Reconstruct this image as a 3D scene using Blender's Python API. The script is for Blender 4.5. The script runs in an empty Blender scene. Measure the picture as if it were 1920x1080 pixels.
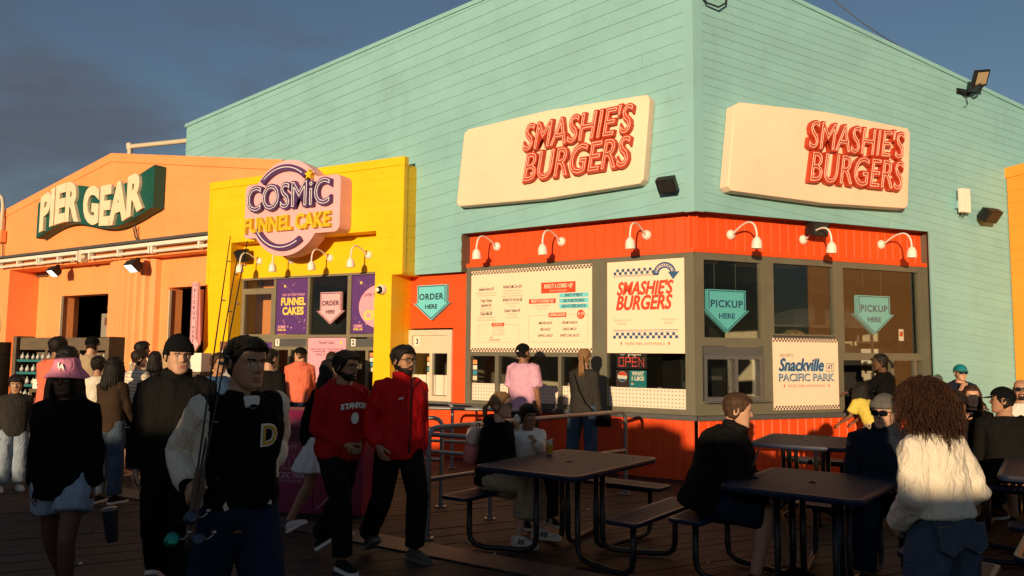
import bpy, bmesh, math, random
import numpy as np
from mathutils import Vector, Matrix, noise
random.seed(11)
PI = math.pi
R = math.radians
SC = bpy.context.scene
COL = SC.collection

# ------------------------------------------------------------------ camera
FPX, PITCH, ROLL, EYE = 1450.0, R(4.92), R(.5), 1.65
cam_d = bpy.data.cameras.new('camera')
cam_d.sensor_width = 36.0
cam_d.lens = FPX / 1920 * 36
cam_d.clip_start = .05
cam_d.clip_end = 3000
cam = bpy.data.objects.new('camera', cam_d)
COL.objects.link(cam)
_f = Vector((0, math.cos(PITCH), math.sin(PITCH)))
_u0 = Vector((0, -math.sin(PITCH), math.cos(PITCH)))
_r0 = Vector((1, 0, 0))
CR = _r0 * math.cos(ROLL) + _u0 * math.sin(ROLL)
CU = _u0 * math.cos(ROLL) - _r0 * math.sin(ROLL)
cam.matrix_world = Matrix(((CR.x, CU.x, -_f.x, 0), (CR.y, CU.y, -_f.y, 0), (CR.z, CU.z, -_f.z, EYE), (0, 0, 0, 1)))
SC.camera = cam

# ------------------------------------------------------------------ light
SUN_EL, SUN_AZ = R(7.0), R(17.5)          # light travels towards +y and a little to +x
sd = Vector((math.sin(SUN_AZ) * math.cos(SUN_EL), math.cos(SUN_AZ) * math.cos(SUN_EL), -math.sin(SUN_EL)))
sun_d = bpy.data.lights.new('sun', 'SUN')
sun_d.energy = 5.0
sun_d.angle = R(.53)
sun_d.color = (1.0, .73, .43)
sun = bpy.data.objects.new('sun', sun_d)
sun.location = (-10, -30, 12)
sun.rotation_euler = sd.to_track_quat('-Z', 'Y').to_euler()
COL.objects.link(sun)

wd = bpy.data.worlds.new('World')
SC.world = wd
wd.use_nodes = True
nt = wd.node_tree
N = nt.nodes
bg = N['Background']
sky = N.new('ShaderNodeTexSky')
sky.sky_type = 'NISHITA'
sky.sun_disc = False
sky.sun_elevation = SUN_EL
sky.sun_rotation = PI + SUN_AZ
sky.air_density = 1.0
sky.dust_density = .6
sky.ozone_density = 2.2
tc = N.new('ShaderNodeTexCoord')
mp = N.new('ShaderNodeMapping')
mp.inputs['Scale'].default_value = (1.0, 1.0, 3.2)
mp.inputs['Location'].default_value = (.35, .1, .12)
nz = N.new('ShaderNodeTexNoise')
nz.inputs['Scale'].default_value = 3.1
nz.inputs['Detail'].default_value = 7
nz.inputs['Roughness'].default_value = .55
cr = N.new('ShaderNodeValToRGB')
cr.color_ramp.elements[0].position = .60
cr.color_ramp.elements[1].position = .84
sep = N.new('ShaderNodeSeparateXYZ')
xr = N.new('ShaderNodeMapRange')           # the cloud bank lies low in the north-west
xr.inputs['From Min'].default_value = -.22
xr.inputs['From Max'].default_value = -.52
mul = N.new('ShaderNodeMath'); mul.operation = 'MULTIPLY_ADD'; mul.inputs[2].default_value = .16
add = N.new('ShaderNodeMath'); add.operation = 'MULTIPLY_ADD'
add.inputs[1].default_value = .26
mix = N.new('ShaderNodeMixRGB')
mix.inputs['Color2'].default_value = (1.0, .98, 1.3, 1)
lk = nt.links.new
lk(tc.outputs['Generated'], mp.inputs['Vector'])
lk(mp.outputs['Vector'], nz.inputs['Vector'])
lk(tc.outputs['Generated'], sep.inputs[0])
lk(sep.outputs['X'], xr.inputs['Value'])
lk(xr.outputs['Result'], add.inputs[0])
lk(nz.outputs['Fac'], add.inputs[2])
lk(add.outputs[0], cr.inputs['Fac'])
lk(cr.outputs['Color'], mul.inputs[0])
mul.inputs[1].default_value = .62
lk(mul.outputs[0], mix.inputs['Fac'])
lk(sky.outputs['Color'], mix.inputs['Color1'])
lk(mix.outputs['Color'], bg.inputs['Color'])
bg.inputs['Strength'].default_value = .095

SC.view_settings.view_transform = 'Standard'
SC.view_settings.look = 'None'
SC.view_settings.exposure = 0.0
SC.view_settings.gamma = 1.0

# ------------------------------------------------------------------ helpers
def pix_ray(px, py):
    return (px - 960) / FPX * CR - (py - 540) / FPX * CU + _f
def spot(px, dep):                          # ground point seen in pixel column px at the given distance
    d = pix_ray(px, 665)
    return Vector((d.x / d.y * dep, dep, 0))
def ground(px, py, z=0.0):
    d = pix_ray(px, py)
    return Vector((0, 0, EYE)) + d * ((z - EYE) / d.z)
def zat(px, py, dep):
    d = pix_ray(px, py)
    return EYE + d.z / d.y * dep

def frame(p, ang):                          # wall frame: x right along wall, y up, z out of the wall
    a = R(ang)
    u = Vector((math.cos(a), math.sin(a), 0)); n = Vector((math.sin(a), -math.cos(a), 0))
    return Matrix(((u.x, 0, n.x, p[0]), (u.y, 0, n.y, p[1]), (0, 1, 0, p[2] if len(p) > 2 else 0), (0, 0, 0, 1)))
def T(x, y, z=0): return Matrix.Translation((x, y, z))
I4 = Matrix.Identity(4)

class MB:
    def __init__(self, M=I4):
        self.v = []; self.f = []; self.mi = []; self.M = M; self.cur = 0
    def add(self, vs, fs, M=None, mi=None):
        M = self.M if M is None else M
        o = len(self.v); m = self.cur if mi is None else mi
        for p in vs: self.v.append(M @ Vector(p))
        for f in fs:
            self.f.append([i + o for i in f]); self.mi.append(m)
        return self
    def box(self, lo, hi, M=None, mi=None, bev=0.0):
        x0, y0, z0 = lo; x1, y1, z1 = hi
        if bev <= 0:
            vs = [(x0, y0, z0), (x1, y0, z0), (x1, y1, z0), (x0, y1, z0), (x0, y0, z1), (x1, y0, z1), (x1, y1, z1), (x0, y1, z1)]
            fs = [(3, 2, 1, 0), (4, 5, 6, 7), (0, 1, 5, 4), (1, 2, 6, 5), (2, 3, 7, 6), (3, 0, 4, 7)]
            return self.add(vs, fs, M, mi)
        b = bev
        bm = bmesh.new()
        bmesh.ops.create_cube(bm, size=1)
        for v in bm.verts: v.co = Vector(((x0 + x1) / 2 + v.co.x * (x1 - x0), (y0 + y1) / 2 + v.co.y * (y1 - y0), (z0 + z1) / 2 + v.co.z * (z1 - z0)))
        bmesh.ops.bevel(bm, geom=bm.edges[:], offset=b, segments=2, profile=.6, affect='EDGES')
        return self.bm(bm, M, mi)
    def bm(self, bm, M=None, mi=None):
        bm.verts.index_update()
        vs = [v.co.copy() for v in bm.verts]; fs = [[v.index for v in f.verts] for f in bm.faces]
        bm.free()
        return self.add(vs, fs, M, mi)
    def prism(self, poly, z0, z1, M=None, mi=None, side=None):   # polygon in local xy (ccw), from z0 to z1
        n = len(poly)
        vs = [(x, y, z0) for x, y in poly] + [(x, y, z1) for x, y in poly]
        self.add(vs, [tuple(range(n - 1, -1, -1)), tuple(range(n, 2 * n))], M, mi)
        self.add(vs, [(i, (i + 1) % n, n + (i + 1) % n, n + i) for i in range(n)], M, mi if side is None else side)
        return self
    def loft(self, rings, M=None, mi=None, cap=True, closed=True):
        n = len(rings[0]); vs = [p for r in rings for p in r]; fs = []
        for k in range(len(rings) - 1):
            for i in range(n if closed else n - 1):
                j = (i + 1) % n
                fs.append((k * n + i, k * n + j, (k + 1) * n + j, (k + 1) * n + i))
        if cap:
            fs.append(tuple(range(n - 1, -1, -1))); fs.append(tuple(range((len(rings) - 1) * n, len(rings) * n)))
        return self.add(vs, fs, M, mi)
    def tube(self, pts, r, n=8, M=None, mi=None, cap=True):
        pts = [Vector(p) for p in pts]
        rs = r if isinstance(r, (list, tuple)) else [r] * len(pts)
        rings = []; ref = None
        for i, p in enumerate(pts):
            d = (pts[min(i + 1, len(pts) - 1)] - pts[max(i - 1, 0)])
            if d.length < 1e-9: d = Vector((0, 0, 1))
            d.normalize()
            if ref is None:
                ref = Vector((0, 0, 1)) if abs(d.z) < .9 else Vector((1, 0, 0))
            a = ref - d * ref.dot(d)
            if a.length < 1e-6: a = d.orthogonal()
            a.normalize(); ref = a; b = d.cross(a)
            rings.append([p + (a * math.cos(2 * PI * k / n) + b * math.sin(2 * PI * k / n)) * rs[i] for k in range(n)])
        return self.loft(rings, M, mi, cap)
    def ball(self, c, rx, ry=None, rz=None, M=None, mi=None, nu=12, nv=8):
        ry = rx if ry is None else ry; rz = rx if rz is None else rz
        rings = []
        for k in range(nv + 1):
            t = -PI / 2 + PI * k / nv
            ct = max(math.cos(t), .02)
            rings.append([(c[0] + rx * ct * math.cos(2 * PI * i / nu), c[1] + ry * ct * math.sin(2 * PI * i / nu), c[2] + rz * math.sin(t)) for i in range(nu)])
        return self.loft(rings, M, mi)
    def lathe(self, prof, n=16, M=None, mi=None):
        return self.loft([[(r * math.cos(2 * PI * i / n), r * math.sin(2 * PI * i / n), z) for i in range(n)] for r, z in prof], M, mi)
    def build(self, name, mats, parent=None, at=None, smooth=False, angle=None):
        W = I4
        if parent is not None: W = WM[parent.name]
        elif at is not None: W = at
        Wi = I4 if LOCAL[0] else W.inverted()
        me = bpy.data.meshes.new(name)
        me.from_pydata([Wi @ v for v in self.v], [], self.f)
        ml = mats if isinstance(mats, (list, tuple)) else [mats]
        for m in ml: me.materials.append(m)
        if len(ml) > 1: me.polygons.foreach_set('material_index', self.mi)
        if smooth or angle: me.polygons.foreach_set('use_smooth', [True] * len(me.polygons))
        if angle: me.set_sharp_from_angle(angle=R(angle))
        me.update()
        return link(name, me, parent, W)
WM = {}
LOCAL = [False]
def link(name, me, parent=None, W=I4):
    o = bpy.data.objects.new(name, me); COL.objects.link(o)
    if parent is not None:
        o.parent = parent; WM[o.name] = WM[parent.name]
    else:
        o.matrix_world = W; WM[o.name] = W.copy()
    return o
def tag(o, label, cat, group=None, kind=None):
    if label: o['label'] = label
    if cat: o['category'] = cat
    if group: o['group'] = group
    if kind: o['kind'] = kind
    return o
def thing(name, label, cat, M=I4, group=None):
    o = bpy.data.objects.new(name, None); COL.objects.link(o)
    o.empty_display_size = .1
    o.matrix_world = M; WM[o.name] = M.copy()
    return tag(o, label, cat, group)
def clone(o, M, label=None, **kw):
    def cp(s, par):
        c = s.copy(); COL.objects.link(c)
        if par is None:
            c.matrix_world = M; WM[c.name] = M.copy()
        else:
            c.parent = par; WM[c.name] = WM[par.name]
        for ch in kids(s): cp(ch, c)
        return c
    c = cp(o, None)
    if label: c['label'] = label
    return c
def kids(o): return [x for x in COL.objects if x.parent == o]

# ------------------------------------------------------------------ materials
MATS = {}
def mat(name, col, rough=.6, var=.10, vscale=3.0, bump=0.0, bscale=60.0, metal=0.0, spec=.4, coat=0.0, stain=0.0, stretch=None, sheen=0.0, island=0.0, wrinkle=0.0):
    if name in MATS: return MATS[name]
    m = bpy.data.materials.new(name); m.use_nodes = True
    t = m.node_tree; n = t.nodes; b = n['Principled BSDF']
    b.inputs['Roughness'].default_value = rough
    b.inputs['Metallic'].default_value = metal
    b.inputs['Specular IOR Level'].default_value = spec
    b.inputs['Coat Weight'].default_value = coat
    if sheen: b.inputs['Sheen Weight'].default_value = sheen
    c = (*col, 1)
    co = n.new('ShaderNodeTexCoord')
    vec = co.outputs['Object']
    if stretch:
        mpn = n.new('ShaderNodeMapping'); mpn.inputs['Scale'].default_value = stretch
        t.links.new(vec, mpn.inputs['Vector']); vec = mpn.outputs['Vector']
    no = n.new('ShaderNodeTexNoise'); no.inputs['Scale'].default_value = vscale; no.inputs['Detail'].default_value = 6; no.inputs['Roughness'].default_value = .65
    t.links.new(vec, no.inputs['Vector'])
    ra = n.new('ShaderNodeValToRGB')
    ra.color_ramp.elements[0].position = .3; ra.color_ramp.elements[1].position = .72
    lo = tuple(x * (1 - var) for x in col); hi = tuple(min(1, x * (1 + var)) for x in col)
    ra.color_ramp.elements[0].color = (*lo, 1); ra.color_ramp.elements[1].color = (*hi, 1)
    t.links.new(no.outputs['Fac'], ra.inputs['Fac'])
    outc = ra.outputs['Color']
    if stain:
        n2 = n.new('ShaderNodeTexNoise'); n2.inputs['Scale'].default_value = vscale * .7; n2.inputs['Detail'].default_value = 8; n2.inputs['Roughness'].default_value = .75
        mp2 = n.new('ShaderNodeMapping'); mp2.inputs['Scale'].default_value = (2.5, 2.5, .5)
        t.links.new(co.outputs['Object'], mp2.inputs['Vector']); t.links.new(mp2.outputs['Vector'], n2.inputs['Vector'])
        r2 = n.new('ShaderNodeValToRGB'); r2.color_ramp.elements[0].position = .56; r2.color_ramp.elements[1].position = .75
        t.links.new(n2.outputs['Fac'], r2.inputs['Fac'])
        mm = n.new('ShaderNodeMath'); mm.operation = 'MULTIPLY'; mm.inputs[1].default_value = stain
        t.links.new(r2.outputs['Color'], mm.inputs[0])
        mx = n.new('ShaderNodeMixRGB'); mx.inputs['Color2'].default_value = (col[0] * .55 + .03, col[1] * .5 + .02, col[2] * .45 + .01, 1)
        t.links.new(mm.outputs[0], mx.inputs['Fac']); t.links.new(outc, mx.inputs['Color1']); outc = mx.outputs['Color']
    if island:                                       # each board weathers a little differently
        ge = n.new('ShaderNodeNewGeometry'); mr_ = n.new('ShaderNodeMapRange')
        mr_.inputs['To Min'].default_value = 1 - island; mr_.inputs['To Max'].default_value = 1 + island * .6
        hs = n.new('ShaderNodeHueSaturation')
        t.links.new(ge.outputs['Random Per Island'], mr_.inputs['Value']); t.links.new(mr_.outputs['Result'], hs.inputs['Value'])
        t.links.new(outc, hs.inputs['Color']); outc = hs.outputs['Color']
    t.links.new(outc, b.inputs['Base Color'])
    if bump:
        n3 = n.new('ShaderNodeTexNoise'); n3.inputs['Scale'].default_value = bscale; n3.inputs['Detail'].default_value = 4
        t.links.new(vec, n3.inputs['Vector'])
        bp = n.new('ShaderNodeBump'); bp.inputs['Strength'].default_value = bump; bp.inputs['Distance'].default_value = .004
        t.links.new(n3.outputs['Fac'], bp.inputs['Height']); t.links.new(bp.outputs['Normal'], b.inputs['Normal'])
        if wrinkle:                                  # drag lines and creases of worn cloth
            mpw = n.new('ShaderNodeMapping'); mpw.inputs['Scale'].default_value = (1, 1, .45); mpw.inputs['Rotation'].default_value = (.5, .35, 0)
            nw = n.new('ShaderNodeTexNoise'); nw.inputs['Scale'].default_value = 13; nw.inputs['Detail'].default_value = 3; nw.inputs['Distortion'].default_value = 1.2
            ab = n.new('ShaderNodeMath'); ab.operation = 'PINGPONG'; ab.inputs[1].default_value = .12
            t.links.new(co.outputs['Object'], mpw.inputs['Vector']); t.links.new(mpw.outputs['Vector'], nw.inputs['Vector']); t.links.new(nw.outputs['Fac'], ab.inputs[0])
            bw = n.new('ShaderNodeBump'); bw.inputs['Strength'].default_value = wrinkle; bw.inputs['Distance'].default_value = .06
            t.links.new(ab.outputs[0], bw.inputs['Height']); t.links.new(bp.outputs['Normal'], bw.inputs['Normal']); t.links.new(bw.outputs['Normal'], b.inputs['Normal'])
    MATS[name] = m
    return m
def glass(name, tint=(.8, .85, .85), refl=.12, rough=.02):
    if name in MATS: return MATS[name]
    m = bpy.data.materials.new(name); m.use_nodes = True
    t = m.node_tree; n = t.nodes; n.remove(n['Principled BSDF'])
    out = n['Material Output']
    tr = n.new('ShaderNodeBsdfTransparent'); tr.inputs['Color'].default_value = (*tint, 1)
    gl = n.new('ShaderNodeBsdfGlossy'); gl.inputs['Roughness'].default_value = rough
    fr = n.new('ShaderNodeLayerWeight'); fr.inputs['Blend'].default_value = .35
    ma = n.new('ShaderNodeMath'); ma.operation = 'MULTIPLY_ADD'; ma.inputs[1].default_value = .13; ma.inputs[2].default_value = refl * .12
    mx = n.new('ShaderNodeMixShader')
    t.links.new(fr.outputs['Fresnel'], ma.inputs[0]); t.links.new(ma.outputs[0], mx.inputs['Fac'])
    t.links.new(tr.outputs[0], mx.inputs[1]); t.links.new(gl.outputs[0], mx.inputs[2]); t.links.new(mx.outputs[0], out.inputs['Surface'])
    MATS[name] = m
    return m
def emit(name, col, s):
    if name in MATS: return MATS[name]
    m = bpy.data.materials.new(name); m.use_nodes = True
    b = m.node_tree.nodes['Principled BSDF']
    b.inputs['Base Color'].default_value = (*col, 1); b.inputs['Emission Color'].default_value = (*col, 1); b.inputs['Emission Strength'].default_value = s
    MATS[name] = m
    return m
def dots(name, base, dot, pitch, r, rough=.5, axes='XY', bump=0.0, metal=0.0, diag=True):
    # regular grid of round dots (woven screen, perforated sheet, tread plate)
    if name in MATS: return MATS[name]
    m = bpy.data.materials.new(name); m.use_nodes = True
    t = m.node_tree; n = t.nodes; b = n['Principled BSDF']; L_ = t.links.new
    b.inputs['Roughness'].default_value = rough; b.inputs['Metallic'].default_value = metal; b.inputs['Specular IOR Level'].default_value = .25
    co = n.new('ShaderNodeTexCoord'); mpn = n.new('ShaderNodeMapping')
    if diag: mpn.inputs['Rotation'].default_value = (0, 0, PI / 4) if axes == 'XY' else (0, PI / 4, 0)
    s = 2 * PI / pitch
    mpn.inputs['Scale'].default_value = (s, s, s)
    L_(co.outputs['Object'], mpn.inputs['Vector'])
    se = n.new('ShaderNodeSeparateXYZ'); L_(mpn.outputs['Vector'], se.inputs[0])
    ms = []
    for ax in axes:
        q = n.new('ShaderNodeMath'); q.operation = 'SINE'; L_(se.outputs[ax], q.inputs[0]); ms.append(q)
    pr = n.new('ShaderNodeMath'); pr.operation = 'MULTIPLY'; L_(ms[0].outputs[0], pr.inputs[0]); L_(ms[1].outputs[0], pr.inputs[1])
    ra = n.new('ShaderNodeValToRGB'); ra.color_ramp.elements[0].position = max(.0, r - .06); ra.color_ramp.elements[1].position = r + .06
    ra.color_ramp.elements[0].color = (*base, 1); ra.color_ramp.elements[1].color = (*dot, 1)
    L_(pr.outputs[0], ra.inputs['Fac']); L_(ra.outputs['Color'], b.inputs['Base Color'])
    if bump:
        bp = n.new('ShaderNodeBump'); bp.inputs['Strength'].default_value = abs(bump); bp.inputs['Distance'].default_value = .006; bp.invert = bump < 0
        L_(pr.outputs[0], bp.inputs['Height']); L_(bp.outputs['Normal'], b.inputs['Normal'])
    MATS[name] = m
    return m

# ------------------------------------------------------------------ lettering
_TC = {}
def text_geo(s, size=1.0, shear=0.0, offset=0.0, extrude=0.0, bevel=0.0, outline=False, space=1.0, align='CENTER', sx=1.0, res=3, line=1.0):
    key = (s, size, shear, offset, extrude, bevel, outline, space, align, sx, res, line)
    if key in _TC: return _TC[key]
    c = bpy.data.curves.new('t', 'FONT')
    c.body = s; c.size = size; c.shear = shear; c.offset = offset; c.extrude = extrude; c.bevel_depth = bevel
    c.bevel_resolution = 1; c.space_character = space; c.align_x = align; c.align_y = 'CENTER'; c.resolution_u = res; c.space_line = line
    if outline: c.fill_mode = 'NONE'
    o = bpy.data.objects.new('t', c)
    me = o.to_mesh()
    vs = [(v.co.x * sx, v.co.y, v.co.z) for v in me.vertices]; fs = [tuple(p.vertices) for p in me.polygons]
    o.to_mesh_clear(); bpy.data.objects.remove(o); bpy.data.curves.remove(c)
    _TC[key] = (vs, fs)
    return vs, fs
def put_text(mb, M, s, x, y, size, z=0.0, warp=None, fit=None, mi=None, rot=0.0, **kw):
    vs, fs = text_geo(s, size, **kw)
    if fit and vs:                                   # fit = width: centre and scale to that width
        x0 = min(v[0] for v in vs); x1 = max(v[0] for v in vs); k = fit / max(x1 - x0, 1e-6)
        vs = [((v[0] - (x0 + x1) / 2) * k, v[1], v[2]) for v in vs]
    out = []
    cr_, sr_ = math.cos(rot), math.sin(rot)
    for v in vs:
        a, b, c = v[0] * cr_ - v[1] * sr_ + x, v[0] * sr_ + v[1] * cr_ + y, v[2] + z
        if warp: a, b = warp(a, b)
        out.append((a, b, c))
    mb.add(out, fs, M, mi)
def arrow_poly(w, h, head, sh):                       # downward block arrow centred on x, from y=0 (top) to -h
    return [(-w / 2, 0), (-w / 2, -h + head), (-w / 2 - sh, -h + head), (0, -h), (w / 2 + sh, -h + head), (w / 2, -h + head), (w / 2, 0)]
def inset(poly, k):
    cx = sum(p[0] for p in poly) / len(poly); cy = sum(p[1] for p in poly) / len(poly)
    return [(cx + (x - cx) * k, cy + (y - cy) * k) for x, y in poly]
def rrect(x0, y0, x1, y1, r, n=4):
    out = []
    for cx, cy, a0 in ((x1 - r, y1 - r, 0), (x0 + r, y1 - r, 90), (x0 + r, y0 + r, 180), (x1 - r, y0 + r, 270)):
        for i in range(n + 1):
            a = R(a0 + 90 * i / n); out.append((cx + r * math.cos(a), cy + r * math.sin(a)))
    return out
def checker(mb, M, x0, y0, cols, rows, s, z, mi=None):
    for i in range(cols):
        for j in range(rows):
            if (i + j) % 2 == 0: mb.add([(x0 + i * s, y0 + j * s, z), (x0 + (i + 1) * s, y0 + j * s, z), (x0 + (i + 1) * s, y0 + (j + 1) * s, z), (x0 + i * s, y0 + (j + 1) * s, z)], [(0, 1, 2, 3)], M, mi)
def rect(mb, M, x0, y0, x1, y1, z, mi=None):
    mb.add([(x0, y0, z), (x1, y0, z), (x1, y1, z), (x0, y1, z)], [(0, 1, 2, 3)], M, mi)
def siding(M, x0, x1, z0f, z1f, pitch, slope, lap):
    # lapped boards on a wall frame; rows climb by `slope` per metre; clipped to z0f(x)<z<z1f(x) given as corner heights
    (za0, za1), (zb0, zb1) = z0f, z1f
    bm = bmesh.new()
    ext = abs(slope) * (abs(x0) + abs(x1)) + pitch; lo = min(za0, za1) - ext; hi = max(zb0, zb1) + ext
    k0 = math.floor(lo / pitch); k1 = math.ceil(hi / pitch)
    for k in range(k0, k1):
        b = k * pitch + slope * x0
        def P(x, dz, o): return bm.verts.new((x, b + dz + slope * (x - x0), o))
        rj = random.Random(k * 7 + int(x0 * 10)); xa = x0 - .25
        while xa < x1 + .25:
            xb = min(xa + rj.uniform(3.4, 6.0), x1 + .3); lp = lap * rj.uniform(.9, 1.1); g = .001
            a1, a2 = P(xa + g, 0, lp), P(xb - g, 0, lp)
            c1, c2 = P(xa + g, pitch, .001), P(xb - g, pitch, .001)
            d1, d2 = P(xa + g, 0, .001), P(xb - g, 0, .001)
            bm.faces.new((a1, a2, c2, c1)); bm.faces.new((d1, d2, a2, a1))
            xa = xb
    def cut(p, n):
        bmesh.ops.bisect_plane(bm, geom=bm.verts[:] + bm.edges[:] + bm.faces[:], plane_co=p, plane_no=n, clear_outer=True)
    cut((x0, 0, 0), (-1, 0, 0)); cut((x1, 0, 0), (1, 0, 0))
    cut((x0, za0, 0), Vector((za1 - za0, -(x1 - x0), 0)))
    cut((x0, zb0, 0), Vector((-(zb1 - zb0), (x1 - x0), 0)))
    return bm
def vboards(mb, M, x0, x1, z0, z1, w, g=.008, dep=.01, t=.012, z1b=None):
    # vertical tongue-and-groove boards: faces at +t, v-groove of width g between
    z1b = z1 if z1b is None else z1b
    x = x0
    zt = lambda q: z1 + (z1b - z1) * (q - x0) / (x1 - x0)
    while x < x1 - 1e-4:
        e = min(x + w, x1)
        vs = [(x, t - dep), (x + g, t), (e - g, t), (e, t - dep)]
        for (p, q) in zip(vs[:-1], vs[1:]):
            mb.add([(p[0], z0, p[1]), (q[0], z0, q[1]), (q[0], zt(q[0]), q[1]), (p[0], zt(p[0]), p[1])], [(0, 1, 2, 3)], M)
        x = e
# ================================================================== SETTING
C0 = (2.47, 10.436)
FL = frame(C0, -34.0)                    # burger shop, left front (x runs to the corner at 0)
FR = frame(C0, 21.5)                     # burger shop, right front (x runs from the corner)
pY = FL @ Vector((-4.83, 0, .51)); FY = frame(pY, -28.0)     # funnel cake shop front
pP = FY @ Vector((-4.1, 0, -.5)); FP = frame(pP, -32.0)      # gear shop front

M_MINT = mat('mint_paint', (.235, .47, .50), .55, .08, 1.2, .25, 90, stain=.24, island=.025)
M_RED = mat('orange_red_paint', (.86, .082, .012), .5, .08, 2.0, .2, 80, stain=.22, island=.03)
M_GREY = mat('grey_trim_paint', (.135, .125, .090), .5, .10, 3.0, .2, 70, stain=.2)
M_DGREY = mat('dark_grey_trim', (.085, .085, .085), .5, .12, 3.0)
M_YEL = mat('yellow_paint', (.95, .53, .004), .5, .06, 1.5, .25, 80, stain=.26, island=.02)
M_ORG = mat('orange_paint', (.93, .34, .12), .55, .07, 1.3, .25, 80, stain=.26, island=.02)
M_OCH = mat('ochre_paint', (.93, .37, .04), .55, .07, 1.3, .2, 80, stain=.12)
M_CREAM = mat('cream_board', (.90, .68, .51), .5, .03, 1.5, .1, 60)
M_WHITE = mat('white_paint', (.82, .76, .68), .45, .06, 3.0)
M_CREAMFR = mat('cream_frame', (.62, .55, .42), .5, .06, 3.0)
M_BEIGE = mat('interior_plaster', (.40, .34, .25), .7, .06, 1.5)
M_DARKIN = mat('dark_interior', (.03, .026, .022), .8, .2, 2.0)
M_TILE = mat('interior_floor', (.10, .09, .08), .5, .1, 3.0)
M_BLACK = mat('black_plastic', (.012, .012, .013), .5, .2, 8.0)
M_STEEL = mat('brushed_steel', (.42, .41, .40), .35, .1, 6.0, metal=.9)
M_GALV = mat('galvanised_pipe', (.33, .33, .32), .42, .15, 9.0, .1, 50, metal=.75)
M_GLASS = glass('window_glass', (.90, .92, .90), .10)
M_SIGNCREAM = mat('sign_cream', (.88, .66, .49), .45, .05, 1.2, .15, 30, stain=.30)
M_INK = mat('dark_ink', (.015, .02, .035), .5, 0, 1)
M_BLUEINK = mat('blue_ink', (.025, .09, .22), .5, 0, 1)
M_REDINK = mat('red_ink', (.72, .06, .018), .5, 0, 1)
M_TEALINK = mat('teal_ink', (.16, .62, .72), .5, .03, 2)
M_PURP = mat('purple_print', (.10, .035, .19), .5, .05, 2)
M_PINK = mat('pink_print', (.80, .36, .46), .5, .04, 2)
M_YINK = mat('yellow_print', (.85, .62, .10), .5, .04, 2)
M_GOLDWHITE = mat('faded_ink', (.45, .30, .22), .6, 0, 1)
M_SCREEN = dots('white_woven_screen', (.78, .66, .54), (.34, .28, .25), .075, .62, .6, 'XY')

# ---------------- deck, ground, sea
def deck():
    mb = MB(frame((0, 0, 0), 62))
    rnd = random.Random(4)
    w = .145
    Mw = Matrix.Rotation(R(27), 4, 'Z')
    y = -12.0
    while y < 30:
        x = -30.0 - rnd.random() * 4
        while x < 26:
            ln = rnd.uniform(2.6, 4.4)
            if True:
                dz = rnd.uniform(-.006, 0.0); t = rnd.uniform(-.0012, .0012)
                mb.box((x + .003, y + .004, -.045), (x + ln - .003, y + w - .005, dz), Mw)
            x += ln
        y += w
    o = mb.build('pier_deck', mat('weathered_deck_wood', (.033, .019, .012), .7, .55, 1.1, .55, 40, stretch=(6, 6, 6), stain=.3), None)
    o['kind'] = 'structure'
    g = MB().box((-400, -300, -3.2), (400, 600, -2.6)).build('sea_water', mat('sea_water', (.02, .03, .035), .15, .2, .2, .5, 2.0))
    g['kind'] = 'structure'
    s = MB().box((-40, -40, -.30), (40, 45, -.055)).build('pier_underdeck', mat('dark_timber', (.01, .008, .006), .8))
    s['kind'] = 'structure'
deck()

def window(par, M, x0, y0, x1, y1, fr=.05, z0=-.05, z1=.02, m=None, name='window', pane=True, gl=None, mull=()):
    mb = MB(M)
    mb.box((x0, y0, z0), (x0 + fr, y1, z1)); mb.box((x1 - fr, y0, z0), (x1, y1, z1))
    mb.box((x0 + fr, y0, z0), (x1 - fr, y0 + fr, z1)); mb.box((x0 + fr, y1 - fr, z0), (x1 - fr, y1, z1))
    for q in mull: mb.box((q - fr / 2, y0 + fr, z0), (q + fr / 2, y1 - fr, z1))
    o = mb.build(name, m or M_GREY, par)
    if pane:
        MB(M).box((x0 + fr, y0 + fr, z0 + .025), (x1 - fr, y1 - fr, z0 + .031)).build('pane', gl or M_GLASS, o)
    return o

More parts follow.
